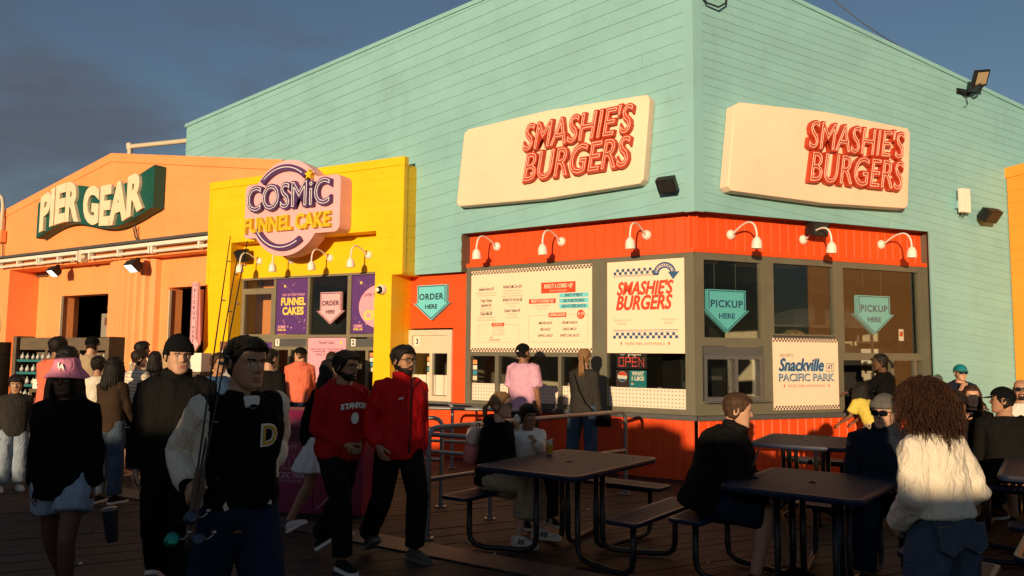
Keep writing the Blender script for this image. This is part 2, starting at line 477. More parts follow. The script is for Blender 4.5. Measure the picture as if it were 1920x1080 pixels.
# ---------------- burger shop
def burger_shop():
    S = thing('burger_shop', 'mint green clapboard snack shop with orange red band and base', 'building', Matrix.Translation((C0[0], C0[1], 0)))
    OFF = .15
    ML = FL @ T(0, 0, OFF); MR = FR @ T(0, 0, OFF)
    e = .079
    mb = MB()
    tl = lambda x: 7.84 + .105 * x if True else 0
    tr = lambda x: 7.19 - .212 * x
    # left face: above the red band, the drop to 3.0 beside it, and the far part over the neighbours
    mb.bm(siding(ML, -3.87, -.06, (3.6, 3.6), (tl(-3.87), tl(-.06)), .2, .115, .010), ML)
    mb.bm(siding(ML, -5.6, -3.87, (2.98, 2.98), (tl(-5.6), tl(-3.87)), .2, .115, .010), ML)
    mb.bm(siding(ML, -11.62, -5.6, (4.4, 4.4), (tl(-11.62), tl(-5.6)), .2, .115, .010), ML)
    mb.bm(siding(MR, .06, 4.28, (3.6, 3.6), (tr(.06), tr(4.28)), .125, -.118, .008), MR)
    mb.bm(siding(MR, 4.28, 9.5, (.0, .0), (tr(4.28), tr(9.5)), .125, -.118, .008), MR)
    mb.build('siding', M_MINT, S)
    # boards at the corner and edges
    mb = MB()
    mb.prism([(-.06, 3.59), (e + .012, 3.59), (e + .012, 7.7), (-.06, tl(-.06))], -.02, .014, ML)
    mb.build('corner_board', M_MINT, S); mb = MB()
    mb.prism([(-e - .012, 3.592), (.06, 3.592), (.06, tr(.06)), (-e - .012, tr(.06) + .1)], -.024, .0135, MR)
    mb.build('corner_board', M_MINT, S); mb = MB()
    mb.box((4.2, .0, -.012), (4.30, 3.6, .012), MR)
    mb.build('corner_board', M_MINT, S)
    # soffit and jambs of the recess, roof cap and roof
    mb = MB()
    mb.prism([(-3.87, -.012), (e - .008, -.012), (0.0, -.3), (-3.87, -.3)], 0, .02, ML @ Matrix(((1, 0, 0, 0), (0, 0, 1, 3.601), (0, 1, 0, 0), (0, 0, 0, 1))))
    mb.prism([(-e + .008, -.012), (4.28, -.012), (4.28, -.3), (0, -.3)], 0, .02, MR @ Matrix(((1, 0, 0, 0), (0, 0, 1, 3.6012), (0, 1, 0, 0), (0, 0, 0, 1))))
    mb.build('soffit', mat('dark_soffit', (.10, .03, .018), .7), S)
    mb = MB()
    mb.box((-3.885, 2.98, -.24), (-3.86, 3.6, .004), ML)
    mb.box((4.275, .0, -.24), (4.30, 3.6, -.013), MR)
    mb.build('jamb', M_GREY, S)
    mb = MB()
    mb.prism([(-11.66, tl(-11.66) - .005), (e + .02, 7.80), (e + .02, 7.87), (-11.66, tl(-11.66) + .07)], -.1, .03, ML)
    mb.prism([(-e - .02, 7.205), (9.5, tr(9.5) - .005), (9.5, tr(9.5) + .06), (-e - .02, 7.27)], -.1, .03, MR)
    mb.build('roof_cap', M_MINT, S)
    pts = [ML @ Vector((-11.6, 6.55, -.05)), ML @ Vector((-.05, 7.78, -.05)), MR @ Vector((.05, 7.15, -.05)), MR @ Vector((9.4, 5.15, -.05)), MR @ Vector((9.4, 4.7, -9)), ML @ Vector((-11.6, 5.5, -9))]
    mb = MB()
    mb.loft([[Vector((p.x, p.y, 3.62)) for p in pts], [Vector((p.x, p.y, 4.95)) for p in pts]])
    mb.build('roof', mat('roof_felt', (.12, .12, .12), .8), S)
    # end wall at the far left
    MB(ML).box((-11.62, 4.4, -9), (-11.56, 6.6, -.02)).build('end_wall', M_MINT, S)
    # red band
    mb = MB()
    vboards(mb, FL @ T(0, 0, -.075), -3.87, .035, 3.12, 3.605, .155)
    vboards(mb, FR @ T(0, 0, -.075), -.035, 4.28, 3.12, 3.605, .155)
    mb.box((-3.87, 3.06, -.12), (.012, 3.12, .03), FL); mb.box((-.012, 3.062, -.12), (4.28, 3.122, .0305), FR)
    mb.build('band', M_RED, S)
    # red base
    mb = MB()
    vboards(mb, FL, -5.4, -.002, 0, .80, .15, .012, .012, .06)
    vboards(mb, FR, .002, 4.28, 0, .80, .15, .012, .012, .06)
    mb.build('base_wall', M_RED, S)
    # red wall of window three
    mb = MB(FL)
    mb.bm(siding(FL, -5.4, -3.86, (2.08, 2.08), (3.0, 3.0), .2, 0.0, .008), FL)
    mb.bm(siding(FL, -4.14, -3.86, (.86, .86), (2.08, 2.08), .2, 0.0, .008), FL)
    mb.bm(siding(FL, -5.4, -5.1, (.86, .86), (2.08, 2.08), .2, 0.0, .008), FL)
    mb.build('order_wall', M_RED, S)
    # ledge (counter) along both fronts
    mb = MB()
    mb.box((-5.4, .80, -.1), (.07, .86, .16), FL); mb.box((-.07, .80, -.1), (4.28, .858, .158), FR)
    mb.build('ledge', M_DGREY, S)
    # grey frame members
    mb = MB(FL); z0, z1 = -.07, .018
    mb.box((-3.87, 2.99, z0), (0, 3.06, z1)); mb.box((-3.87, .86, z0), (-3.76, 2.99, z1))
    mb.box((-1.55, .86, z0), (-1.31, 2.99, z1)); mb.box((-.13, .86, z0), (.006, 2.99, z1))
    mb.box((-3.76, 1.625, z0), (-1.55, 1.69, z1)); mb.box((-3.76, .86, z0), (-1.55, .92, z1)); mb.box((-1.31, .86, z0), (-.13, .93, z1))
    mb.box((-3.28, .92, z0), (-3.21, 1.625, z1)); mb.box((-2.125, .92, z0), (-2.07, 1.625, z1)); mb.box((-1.60, .92, z0), (-1.55, 1.625, z1))
    mb.build('frame_member', M_GREY, S)
    mb = MB(FR)
    mb.box((0, 3.0, z0), (4.28, 3.061, z1)); mb.box((-.006, .858, z0), (.105, 3.0, z1))
    mb.box((1.125, .858, z0), (1.29, 3.0, z1)); mb.box((2.43, .858, z0), (2.56, 3.0, z1)); mb.box((4.13, .858, z0), (4.28, 3.0, z1))
    mb.box((.105, 1.79, z0), (1.125, 1.87, z1)); mb.box((.105, .858, z0), (1.125, 1.03, z1))
    mb.box((1.29, .858, z0), (2.43, .92, z1)); mb.box((2.56, 1.61, z0), (4.13, 1.69, z1))
    mb.build('frame_member', M_GREY, S)
    # panes
    gz0, gz1 = -.055, -.049
    for M, x0, y0, x1, y1 in ((FL, -3.76, 1.19, -3.28, 1.625), (FL, -3.21, 1.19, -2.125, 1.625), (FL, -2.07, 1.19, -1.60, 1.625), (FL, -1.31, 1.2, -.13, 1.69)):
        MB(M).box((x0, y0, gz0), (x1, y1, gz1)).build('pane', M_GLASS, S)
    for x0, y0, x1, y1 in ((-3.76, .92, -3.28, 1.19), (-3.21, .92, -2.125, 1.19), (-2.07, .92, -1.60, 1.19), (-1.31, .93, -.13, 1.2)):
        mb = MB(FL).box((x0, y0, -.06), (x1, y1, -.035))
        o = mb.build('lower_screen', M_SCREEN, None, at=FL); o.parent = S; o.matrix_parent_inverse = WM[S.name].inverted()
        o['label'] = 'white woven screen panel in lower part of window'
    window(S, FR, .105, 1.87, 1.125, 3.0, .035)
    window(S, FR, 1.29, 1.95, 2.43, 3.0, .025)
    window(S, FR, 2.56, 1.69, 4.13, 3.0, .03)
    # sliding pick-up hatch of the first bay
    w = window(S, FR, .13, 1.05, 1.10, 1.66, .05, -.09, .02, M_STEEL, 'service_hatch', True, None, (.66,))
    MB(FR).box((.13, 1.66, -.05), (1.10, 1.785, .012)).build('header_panel', M_DGREY, S)
    MB(FR).box((.10, 1.03, .02), (1.13, 1.05, .16)).build('hatch_sill', M_STEEL, S)
    # hatch of the third bay stands open: only a low frame and a narrow sash at the right
    mb = MB(FR); mb.box((2.56, .858, -.07), (4.13, .885, .1)); mb.box((3.5, .885, -.06), (3.56, 1.61, .0)); mb.box((3.98, .885, -.06), (4.04, 1.61, -.001))
    mb.build('open_hatch', M_GREY, S)
    MB(FR).box((3.56, .885, -.035), (3.98, 1.61, -.03)).build('pane', M_GLASS, S)
    # order window three
    w = window(S, FL, -5.1, .87, -4.14, 2.05, .09, -.05, .035, M_CREAMFR, 'order_window', False)
    mb = MB(FL); mb.box((-5.01, 1.66, -.04), (-4.23, 1.72, .02)); mb.box((-4.62, .96, -.04), (-4.56, 1.66, .02)); mb.box((-5.01, 1.72, -.04), (-4.23, 1.96, -.0))
    mb.build('transom', M_CREAMFR, w)
    MB(FL).box((-5.01, .96, -.035), (-4.23, 1.72, -.03)).build('pane', M_GLASS, w)
    mb = MB(FL).box((-5.0, .97, -.028), (-4.63, 1.3, -.022)).box((-4.55, .97, -.028), (-4.24, 1.3, -.022))
    mb.build('lower_screen', M_SCREEN, w)
    mb = MB(FL); mb.box((-4.96, 1.78, .0), (-4.86, 1.93, .006)); mb.build('number_plate', M_WHITE, w)
    mb = MB(FL); put_text(mb, FL, '3', -4.91, 1.855, .13, .0075, offset=.004); mb.build('number', M_INK, w)
    # rooms behind the glass
    A = [FL @ Vector((-5.4, 0, -.12)), FL @ Vector((.0, 0, -.13)), FR @ Vector((8.2, 0, -.12)), FR @ Vector((8.2, 0, -3.6)), FL @ Vector((-5.4, 0, -3.8))]
    mb = MB()
    P = [Vector((p.x, p.y, 0)) for p in A]
    lo, hi = .02, 3.25
    for i, j in ((2, 3), (3, 4), (4, 0)):
        a, b = P[i], P[j]; d = (b - a).normalized(); n = Vector((d.y, -d.x, 0)) * .06
        mb.loft([[a + Vector((0, 0, lo)), b + Vector((0, 0, lo)), b + n + Vector((0, 0, lo)), a + n + Vector((0, 0, lo))], [a + Vector((0, 0, hi)), b + Vector((0, 0, hi)), b + n + Vector((0, 0, hi)), a + n + Vector((0, 0, hi))]])
    mb.build('interior_wall', M_BEIGE, S)
    mb = MB().loft([[p + Vector((0, 0, 3.2)) for p in P], [p + Vector((0, 0, 3.28)) for p in P]])
    mb.build('interior_ceiling', mat('ceiling_tile', (.30, .28, .24), .7), S)
    MB().loft([[p + Vector((0, 0, .0)) for p in P], [p + Vector((0, 0, .04)) for p in P]]).build('interior_floor', M_TILE, S)
    return S
SHOP = burger_shop()

# ---------------- funnel cake shop
def funnel_shop():
    S = thing('funnel_cake_shop', 'bright yellow boarded kiosk front between the orange and mint shops', 'building', FY)
    xl = -4.62
    mb = MB(FY)
    top = lambda x: 4.93
    # upper box, recess opening from z 3.70 down between x -3.99 and -.55
    mb.bm(siding(FY, xl, 0, (3.72, 3.72), (4.8, 4.8), .2, 0, .006))
    mb.bm(siding(FY, -.55, 0, (2.98, 2.98), (3.72, 3.72), .2, 0, .006))
    mb.bm(siding(FY, xl, -3.99, (2.98, 2.98), (3.72, 3.72), .2, 0, .006))
    mb.bm(siding(FY, xl, -3.99, (0, 0), (2.98, 2.98), .2, 0, .006))
    mb.build('front_boards', M_YEL, S)
    mb = MB(FY)
    mb.box((xl - .01, 4.8, -.1), (.02, 4.94, .02))
    mb.box((-.07, 2.975, -.08), (.012, 4.8, .012)); mb.box((xl - .012, 0, -.08), (xl + .05, 4.8, .011))
    mb.box((-.545, 0, -.32), (-.20, 2.98, .0115)); 
    mb.build('trim_board', M_YEL, S)
    # side faces, soffits
    mb = MB(FY)
    SD = FY @ Matrix(((0, 0, 1, 0), (0, 1, 0, 0), (-1, 0, 0, 0), (0, 0, 0, 1)))   # right end, x runs backwards
    mb.bm(siding(SD, .08, .62, (2.98, 2.98), (4.8, 4.8), .2, 0, .006), SD)
    mb.box((-.205, 0, -.85), (-.2, 2.98, -.32))
    SD2 = SD @ T(0, 0, -.2)
    mb.bm(siding(SD2, .32, .95, (0, 0), (2.98, 2.98), .2, 0, .007), SD2)
    mb.box((xl + .002, 0, -1.6), (xl + .05, 4.8, -.08))
    mb.box((xl, 4.80, -3), (0, 4.83, -.1))
    mb.box((-.2, 2.96, -.62), (-.001, 2.98, -.001)); 
    mb.box((-.55, 2.96, -.6), (-.2, 2.979, -.001))
    # recess: back wall above the windows, jamb and head
    mb.box((-3.99, 3.05, -.34), (-.55, 3.72, -.3)); mb.box((-3.99, 3.72, -.34), (-.55, 3.74, -.004))
    mb.box((-4.02, 0, -.5), (-3.99, 3.72, -.004)); mb.box((-.55, 2.98, -.5), (-.53, 3.72, -.004))
    mb.build('side_wall', M_YEL, S)
    MW = FY @ T(0, 0, -.3)
    mb = MB(MW); z0, z1 = -.06, .012
    mb.box((-3.98, 3.02, z0), (-.55, 3.06, z1 + .02))
    for a, b in ((-3.98, -3.94), (-3.15, -3.09), (-2.31, -2.26), (-1.385, -1.30)): mb.box((a, .0, z0), (b, 3.02, z1))
    mb.box((-3.94, 2.80, z0), (-3.15, 2.86, z1)); mb.box((-3.09, 1.90, z0), (-2.31, 1.985, z1)); mb.box((-2.26, 1.93, z0), (-1.385, 1.975, z1)); mb.box((-1.30, 1.93, z0), (-.55, 1.985, z1))
    mb.box((-3.94, 1.84, z0), (-3.15, 1.94, z1))
    mb.build('frame_member', mat('taupe_window_frame', (.20, .17, .115), .5, .1, 3), S)
    for x0, y0, x1, y1 in ((-3.94, 2.86, -3.15, 3.02), (-2.26, 1.975, -1.385, 3.02)):
        MB(MW).box((x0, y0, -.045), (x1, y1, -.04)).build('pane', M_GLASS, S)
    window(S, MW, -3.94, 1.94, -3.15, 2.80, .05, -.055, .015, mat('taupe_window_frame', (.2, .17, .115)))
    MB(MW).box((-3.94, .9, -.05), (-3.15, 1.84, -.02)).build('lower_panel', M_PURP, S)
    for x0, x1, num in ((-3.09, -2.31, '1'), (-1.30, -.56, '2')):
        MB(MW).box((x0, 1.76, -.05), (x1, 1.90, .0)).build('number_board', M_DGREY, S)
        p = MB(MW).box((x0 + .02, 1.77, .0), (x0 + .12, 1.90, .006)).build('number_plate', M_WHITE, S)
        mb = MB(MW); put_text(mb, MW, num, x0 + .07, 1.835, .12, .0072, offset=.004); mb.build('number', M_INK, p)
        window(S, MW, x0, .95, x1, 1.76, .06, -.055, .01, mat('taupe_window_frame', (.2, .17, .115)), 'order_window', True, None, (x0 + .38,))
    mb = MB(MW).box((-3.98, .85, -.08), (-.55, .93, .14)); mb.build('counter', M_STEEL, S)
    MB(MW).box((-3.98, 0, -.08), (-.55, .85, .0)).build('base_wall', M_YEL, S)
    mb = MB(MW); mb.box((-4, 0, -2.2), (-.4, 3.4, -2.15)); mb.box((-4, 3.35, -2.15), (-.4, 3.4, -.07)); mb.box((-4.0, 0, -2.15), (-3.98, 3.35, -.07)); mb.box((-.42, 0, -2.15), (-.4, 3.35, -.07))
    mb.build('interior_wall', mat('brown_interior', (.16, .12, .08), .8), S)
    return S
funnel_shop()

# ---------------- gear shop
def gear_shop():
    S = thing('gear_shop', 'orange gabled shop with open dark doorways and fluted middle pier', 'building', FP)
    xl, xr, pk = -13.5, .95, -4.85
    zt = lambda x: 6.20 + .185 * (x - pk) if x < pk else 6.20 - .155 * (x - pk)
    mb = MB(FP)
    vboards(mb, FP, xl, pk, 3.86, zt(xl), .42, .008, .010, .012, z1b=zt(pk))
    mb.bm(siding(FP, pk, xr, (3.86, 3.86), (zt(pk), zt(xr)), .24, -.155, .005))
    mb.build('gable_boards', M_ORG, S)
    mb = MB(FP)
    for a, b in ((xl, pk), (pk, xr)):
        mb.prism([(a, zt(a) - .17), (b, zt(b) - .17), (b, zt(b) + .03), (a, zt(a) + .03)], -.3, .03 if a == xl else .0315)
    mb.build('verge_board', M_ORG, S)
    mb = MB(FP); mb.prism([(xl, 3.86), (xr, 3.86), (xr, zt(xr)), (pk, zt(pk)), (xl, zt(xl))], -.29, -.002); mb.box((xr - .02, 3, -4), (xr, zt(xr) - .02, -.3)); mb.build('gable_backing', M_ORG, S)
    mb = MB(FP)
    # lower storey: set back, with reveals; openings x -7.34..-5.08 and -2.98..-1.44 below z 3.05
    bk = -.35
    for a, b in ((-9.3, -8.0),):
        vboards(mb, FP @ T(0, 0, -.75), -9.26, -7.9, 0, 3.7, .45, .01, .01, .012)
    vboards(mb, FP, xl, -9.26, 0, 3.72, .5, .01, .01, .012)
    mb.box((-9.28, 0, -.8), (-9.24, 3.72, -.002)); 
    mb.box((-8.0, 0, -.8), (-7.36, 3.72, bk)); mb.box((-7.36, 3.06, bk - .3), (-5.08, 3.72, bk)); 
    mb.box((-3.3, 3.05, bk - .3), (.9, 3.72, bk)); mb.box((-1.42, 0, bk - .3), (.9, 3.05, bk))
    mb.box((-3.32, 0, bk - .3), (-2.98, 3.05, bk - .001))
    mb.box((-5.1, 0, bk - .3), (-3.3, 3.72, bk - .002))
    mb.box((-7.42, 0, bk - .3), (-7.30, 3.06, bk + .03)); mb.box((-7.30, 3.0, bk - .3), (-5.1, 3.06, bk + .03))
    mb.box((-3.02, 0, bk - .3), (-2.92, 3.02, bk + .03)); mb.box((-1.46, 0, bk - .3), (-1.36, 3.02, bk + .03))
    vboards(mb, FP @ T(0, 0, bk), -2.3, .9, 3.1, 3.66, .06, .012, .012, .014)
    mb.box((xl, 3.72, -.85), (xr, 3.80, .0))
    mb.build('front_wall', M_ORG, S)
    # fluted middle pier
    mb = MB(FP); pts = []
    n = 37
    for i in range(n):
        t = i / (n - 1); x = -5.12 + t * 1.86
        bulge = .32 * math.sin(PI * t) ** .5
        pts.append((x, bk + bulge + (-.05 if i % 4 == 0 else (.02 if i % 2 else .03))))
    mb.loft([[Vector((x, z, y)) for x, y in pts] + [Vector((-3.26, z, bk - .05)), Vector((-5.12, z, bk - .05))] for z in (.0, 3.70)])
    mb.build('fluted_pier', M_ORG, S)
    # steel edges of the openings
    for x in (-7.30, -2.92, -1.49): MB(FP).box((x, 0, bk - .02), (x + .03, 3.0, bk + .034)).build('door_edge', mat('pale_edge_trim', (.6, .5, .36), .4), S)
    # dark room
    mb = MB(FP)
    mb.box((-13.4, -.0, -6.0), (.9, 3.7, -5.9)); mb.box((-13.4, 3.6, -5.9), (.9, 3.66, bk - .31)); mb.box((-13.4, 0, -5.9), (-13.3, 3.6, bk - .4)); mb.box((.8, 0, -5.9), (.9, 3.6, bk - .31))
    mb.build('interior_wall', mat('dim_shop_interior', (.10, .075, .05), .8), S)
    # items on the walls of the dark room, seen through the doors
    mb = MB(FP); rnd = random.Random(8)
    mb.box((-6.2, 0, -1.1), (-6.12, 2.55, -.95)); mb.box((-6.2, 2.5, -1.1), (-5.1, 2.58, -.95)); mb.box((-7.2, 2.75, -1.5), (-5.2, 2.81, -1.45))
    mb.build('display_rack', mat('rack_wood', (.14, .09, .05), .6), S)
    return S
gear_shop()

# awning cassette with folded arms, above the gear shop doors
def awning():
    S = thing('rolled_awning', 'rolled white awning with folded arms above the orange shop doors', 'awning', FP @ T(-4, 3.95, 0))
    mb = MB(FP)
    mb.box((-9.9, 4.02, .0), (.6, 4.08, .16)); mb.box((-9.9, 3.98, .0), (.6, 4.02, .03)); 
    mb.build('dark_hood', M_DGREY, S)
    for a, b in ((-9.9, -5.75), (-5.62, .6)):
        MB(FP).box((a, 3.90, .035), (b, 3.985, .20), bev=.02).build('cassette', M_WHITE, S)
    for a, b, y in ((-9.5, -7.6, 3.80), (-7.5, -5.8, 3.80), (-5.3, -3.0, 3.80), (-2.9, .3, 3.80)):
        mb = MB(FP).tube([(a, y, .1), (b, y, .14)], .035, 8)
        for q in (a, b, (a + b) / 2): mb.box((q - .03, y - .045, .06), (q + .03, y + .1, .17))
        mb.build('folded_arm', M_WHITE, S, smooth=True, angle=40)
    mb = MB(FP).box((-5.75, 3.72, .02), (-5.62, 4.0, .16)).ball((-6.0, 3.79, .14), .07).ball((-5.5, 3.82, .16), .06)
    mb.build('bracket', M_CREAMFR, S)
awning()

# pipe rail on the gear shop roof, seen past the gable
def roof_pipe():
    mb = MB(FP)
    y = 6.46
    mb.tube([(-4.98, 6.1, -.5), (-4.98, y, -.5), (-4.9, y + .06, -.5), (.5, y - .35, -.5)], .055, 10)
    mb.tube([(-4.98, y - .02, -.5), (-5.02, y + .14, -.5)], .07, 10)
    tag(mb.build('roof_pipe', M_CREAMFR, None, at=FP @ T(-4.98, 6.1, -.5), smooth=True, angle=40), 'cream pipe running above the orange gable roof to the mint wall', 'pipe')
roof_pipe()

# ochre building at the right
def ochre_building():
    MR = FR @ T(0, 0, .15)
    S = thing('ochre_building', 'ochre orange boarded building end at the right edge', 'building', MR @ T(5.9, 0, .3))
    MO = MR @ Matrix(((0, 0, -1, 5.98), (0, 1, 0, 0), (1, 0, 0, 0), (0, 0, 0, 1)))   # x runs out from the mint wall, faces left
    # basis: local x -> outward (z of MR), local z -> -x of MR
    mb = MB(MO)
    mb.bm(siding(MO, .02, 4.2, (0, 0), (4.62, 4.75), .19, .03, .006))
    mb.prism([(.0, 4.6), (4.2, 4.73), (4.2, 4.90), (.0, 4.77)], -.2, .025)
    mb.build('side_boards', M_OCH, S)
    mb = MB(MO); mb.loft([[Vector((x, y, z)) for x, y in ((.0, 0), (4.19, 0), (4.19, 4.7), (.0, 4.6))] for z in (-4, -.01)]); mb.build('wall', M_OCH, S)
ochre_building()

# unseen blocks shaped like low kiosks, added behind the viewer to throw evening shade
def shade_block(x0, x1, y, h, dep, col, lab, boards=()):
    S = thing('unseen_shade_block', lab, 'shade block', T((x0 + x1) / 2, y, 0))
    mb = MB(); mb.box((x0, y - dep, 0), (x1, y, h - .12)); mb.build('wall', col, S)
    mb = MB(); mb.box((x0 - .15, y - dep - .2, h - .12), (x1 + .15, y + .15, h), bev=.02); mb.build('roof', M_DGREY, S)
    rnd = random.Random(int(abs(x0) * 10)); q = x0 + .3
    while q < x1 - .5:
        if any(a - .9 < q < b for a, b, *_ in boards): q += .1; continue
        wd_ = rnd.uniform(.18, .8); hh = rnd.uniform(.08, .38)
        MB().box((q, y - rnd.uniform(.8, 1.6), h + .002), (min(q + wd_, x1 - .1), y - .3, h + hh), bev=.03).build('shade_box', M_STEEL, S)  # random boxes added on top to break up the straight shadow edge
        q += wd_ + rnd.uniform(.15, 1.0)
    for a, b, ha, hb in boards:
        MB(Matrix(((1, 0, 0, 0), (0, 0, 1, y - .4), (0, 1, 0, 0), (0, 0, 0, 1)))).prism([(a, h + .002), (b, h + .002), (b, hb), (a, ha)], -.1, .1).build('shade_board', col, S)  # raised boards added so their shade falls on chosen people
    mb = MB()
    n = int((x1 - x0) / 1.6)
    for i in range(n): mb.box((x0 + .3 + i * 1.6, y + .0, 1.0), (x0 + 1.5 + i * 1.6, y + .03, h - .35))
    mb.build('block_panel', M_GREY, S)
# ================================================================== SIGNS AND FITTINGS
M_SIGNRED = mat('sign_letter_red', (.50, .045, .012), .45, .12, 5.0)
M_NEONOFF = mat('unlit_neon_tube', (.88, .60, .48), .25, .03, 3.0)
M_NEONWHITE = mat('unlit_white_tube', (.85, .8, .85), .25, .03, 3.0)
M_NEONYEL = mat('unlit_yellow_tube', (.90, .66, .05), .3, .03, 3.0)
M_PINKB = mat('pink_sign_board', (.80, .42, .47), .5, .04, 1.5)
M_PURPL = mat('purple_letter', (.085, .035, .15), .45, .1, 4.0)
M_YLET = mat('yellow_letter', (.78, .50, .012), .45, .1, 4.0)
M_GREEN = mat('dark_green_board', (.006, .085, .068), .5, .08, 2.0)
M_LCREAM = mat('cream_letter', (.82, .66, .47), .5, .08, 5.0)

def letters(par, M, name, s, x, y, size, z, depth, mface, mtube, width, shear=0.0, off=.0, tube_off=-.01, tr=.006, warp=None, rot=0.0, space=1.0, hscale=1.0):
    """each letter a raised channel letter with a neon outline on its face"""
    # lay out letter by letter so that each is a part of its own
    vs, _ = text_geo(s, size, shear=shear, offset=off, space=space)
    x0 = min(v[0] for v in vs); x1 = max(v[0] for v in vs); k = width / (x1 - x0)
    adv = 0.0
    # widths of prefixes give pen positions
    def wid(t):
        if not t: return 0.0
        v2, _ = text_geo(t + '|', size, shear=0, space=space, align='LEFT')
        return max(q[0] for q in v2)
    base = wid('')
    bar = wid('|') if False else max(q[0] for q in text_geo('|', size, space=space, align='LEFT')[0])
    cr_, sr_ = math.cos(rot), math.sin(rot)
    for i, ch in enumerate(s):
        if ch == ' ': continue
        pen = wid(s[:i]) - bar if i else 0.0
        def tr_(v, zz):
            a = ((v[0] + pen) - (x1 - x0) / 2) * k; b = v[1] * hscale
            a, b = a * cr_ - b * sr_ + x, a * sr_ + b * cr_ + y
            if warp: a, b = warp(a, b)
            return (a, b, v[2] + zz)
        g, f = text_geo(ch, size, shear=shear, offset=off, extrude=depth / 2, align='LEFT', res=4)
        mb = MB(M); mb.add([tr_(v, z + depth / 2) for v in g], f)
        o = mb.build(name, mface, par)
        if mtube:
            g, f = text_geo(ch, size, shear=shear, offset=tube_off, bevel=tr, outline=True, align='LEFT', res=3)
            mb = MB(M); mb.add([tr_(v, z + depth + tr) for v in g], f)
            mb.build('neon_tube', mtube, o, smooth=True)

def burger_sign(M, lab, x, y):
    S = thing('shop_sign', lab, 'sign', M @ T(x, y, 0), 'burger shop signs')
    ML = M @ T(x, y, 0)
    poly = [(-1.66, -.60), (-1.60, -.655), (.0, -.70), (1.54, -.655), (1.60, -.60), (1.70, .52), (1.655, .585), (.05, .64), (-1.44, .585), (-1.525, .53)]
    bm = bmesh.new()
    vs = [bm.verts.new((px, py, .02)) for px, py in poly]; f = bm.faces.new(vs)
    r = bmesh.ops.extrude_face_region(bm, geom=[f]); up = [v for v in r['geom'] if isinstance(v, bmesh.types.BMVert)]
    bmesh.ops.translate(bm, verts=up, vec=(0, 0, .175))
    bm.normal_update()
    top = [e for e in bm.edges if all(v.co.z > .15 for v in e.verts)]
    bmesh.ops.bevel(bm, geom=top, offset=.014, segments=3, profile=.5, affect='EDGES')
    bmesh.ops.recalc_face_normals(bm, faces=bm.faces[:])
    MB(ML).bm(bm, ML).build('board', M_SIGNCREAM, S, angle=35)
    dz = .197
    letters(S, ML, 'letter', "SMASHIE'S", .575, .235, .53, dz, .075, M_SIGNRED, M_NEONOFF, 1.86, shear=.28, off=.022, tube_off=-.006, tr=.0065, rot=.012, hscale=1.06)
    letters(S, ML, 'letter', "BURGERS", .55, -.225, .57, dz, .075, M_SIGNRED, M_NEONOFF, 1.82, shear=.28, off=.024, tube_off=-.006, tr=.0065, rot=.012, hscale=1.06)
    mb = MB(ML); mb.box((-1.2, -.2, -.0), (-1.1, .2, .03)); mb.box((1.1, -.2, .0), (1.2, .2, .03)); mb.build('bracket', M_GREY, S)
    return S
burger_sign(FL @ T(0, 0, .15), 'cream burger sign with raised red neon letters on the left of the mint corner', -2.18, 4.67)
burger_sign(FR @ T(0, 0, .15), 'cream burger sign with raised red neon letters on the right of the mint corner', 1.97, 4.53)

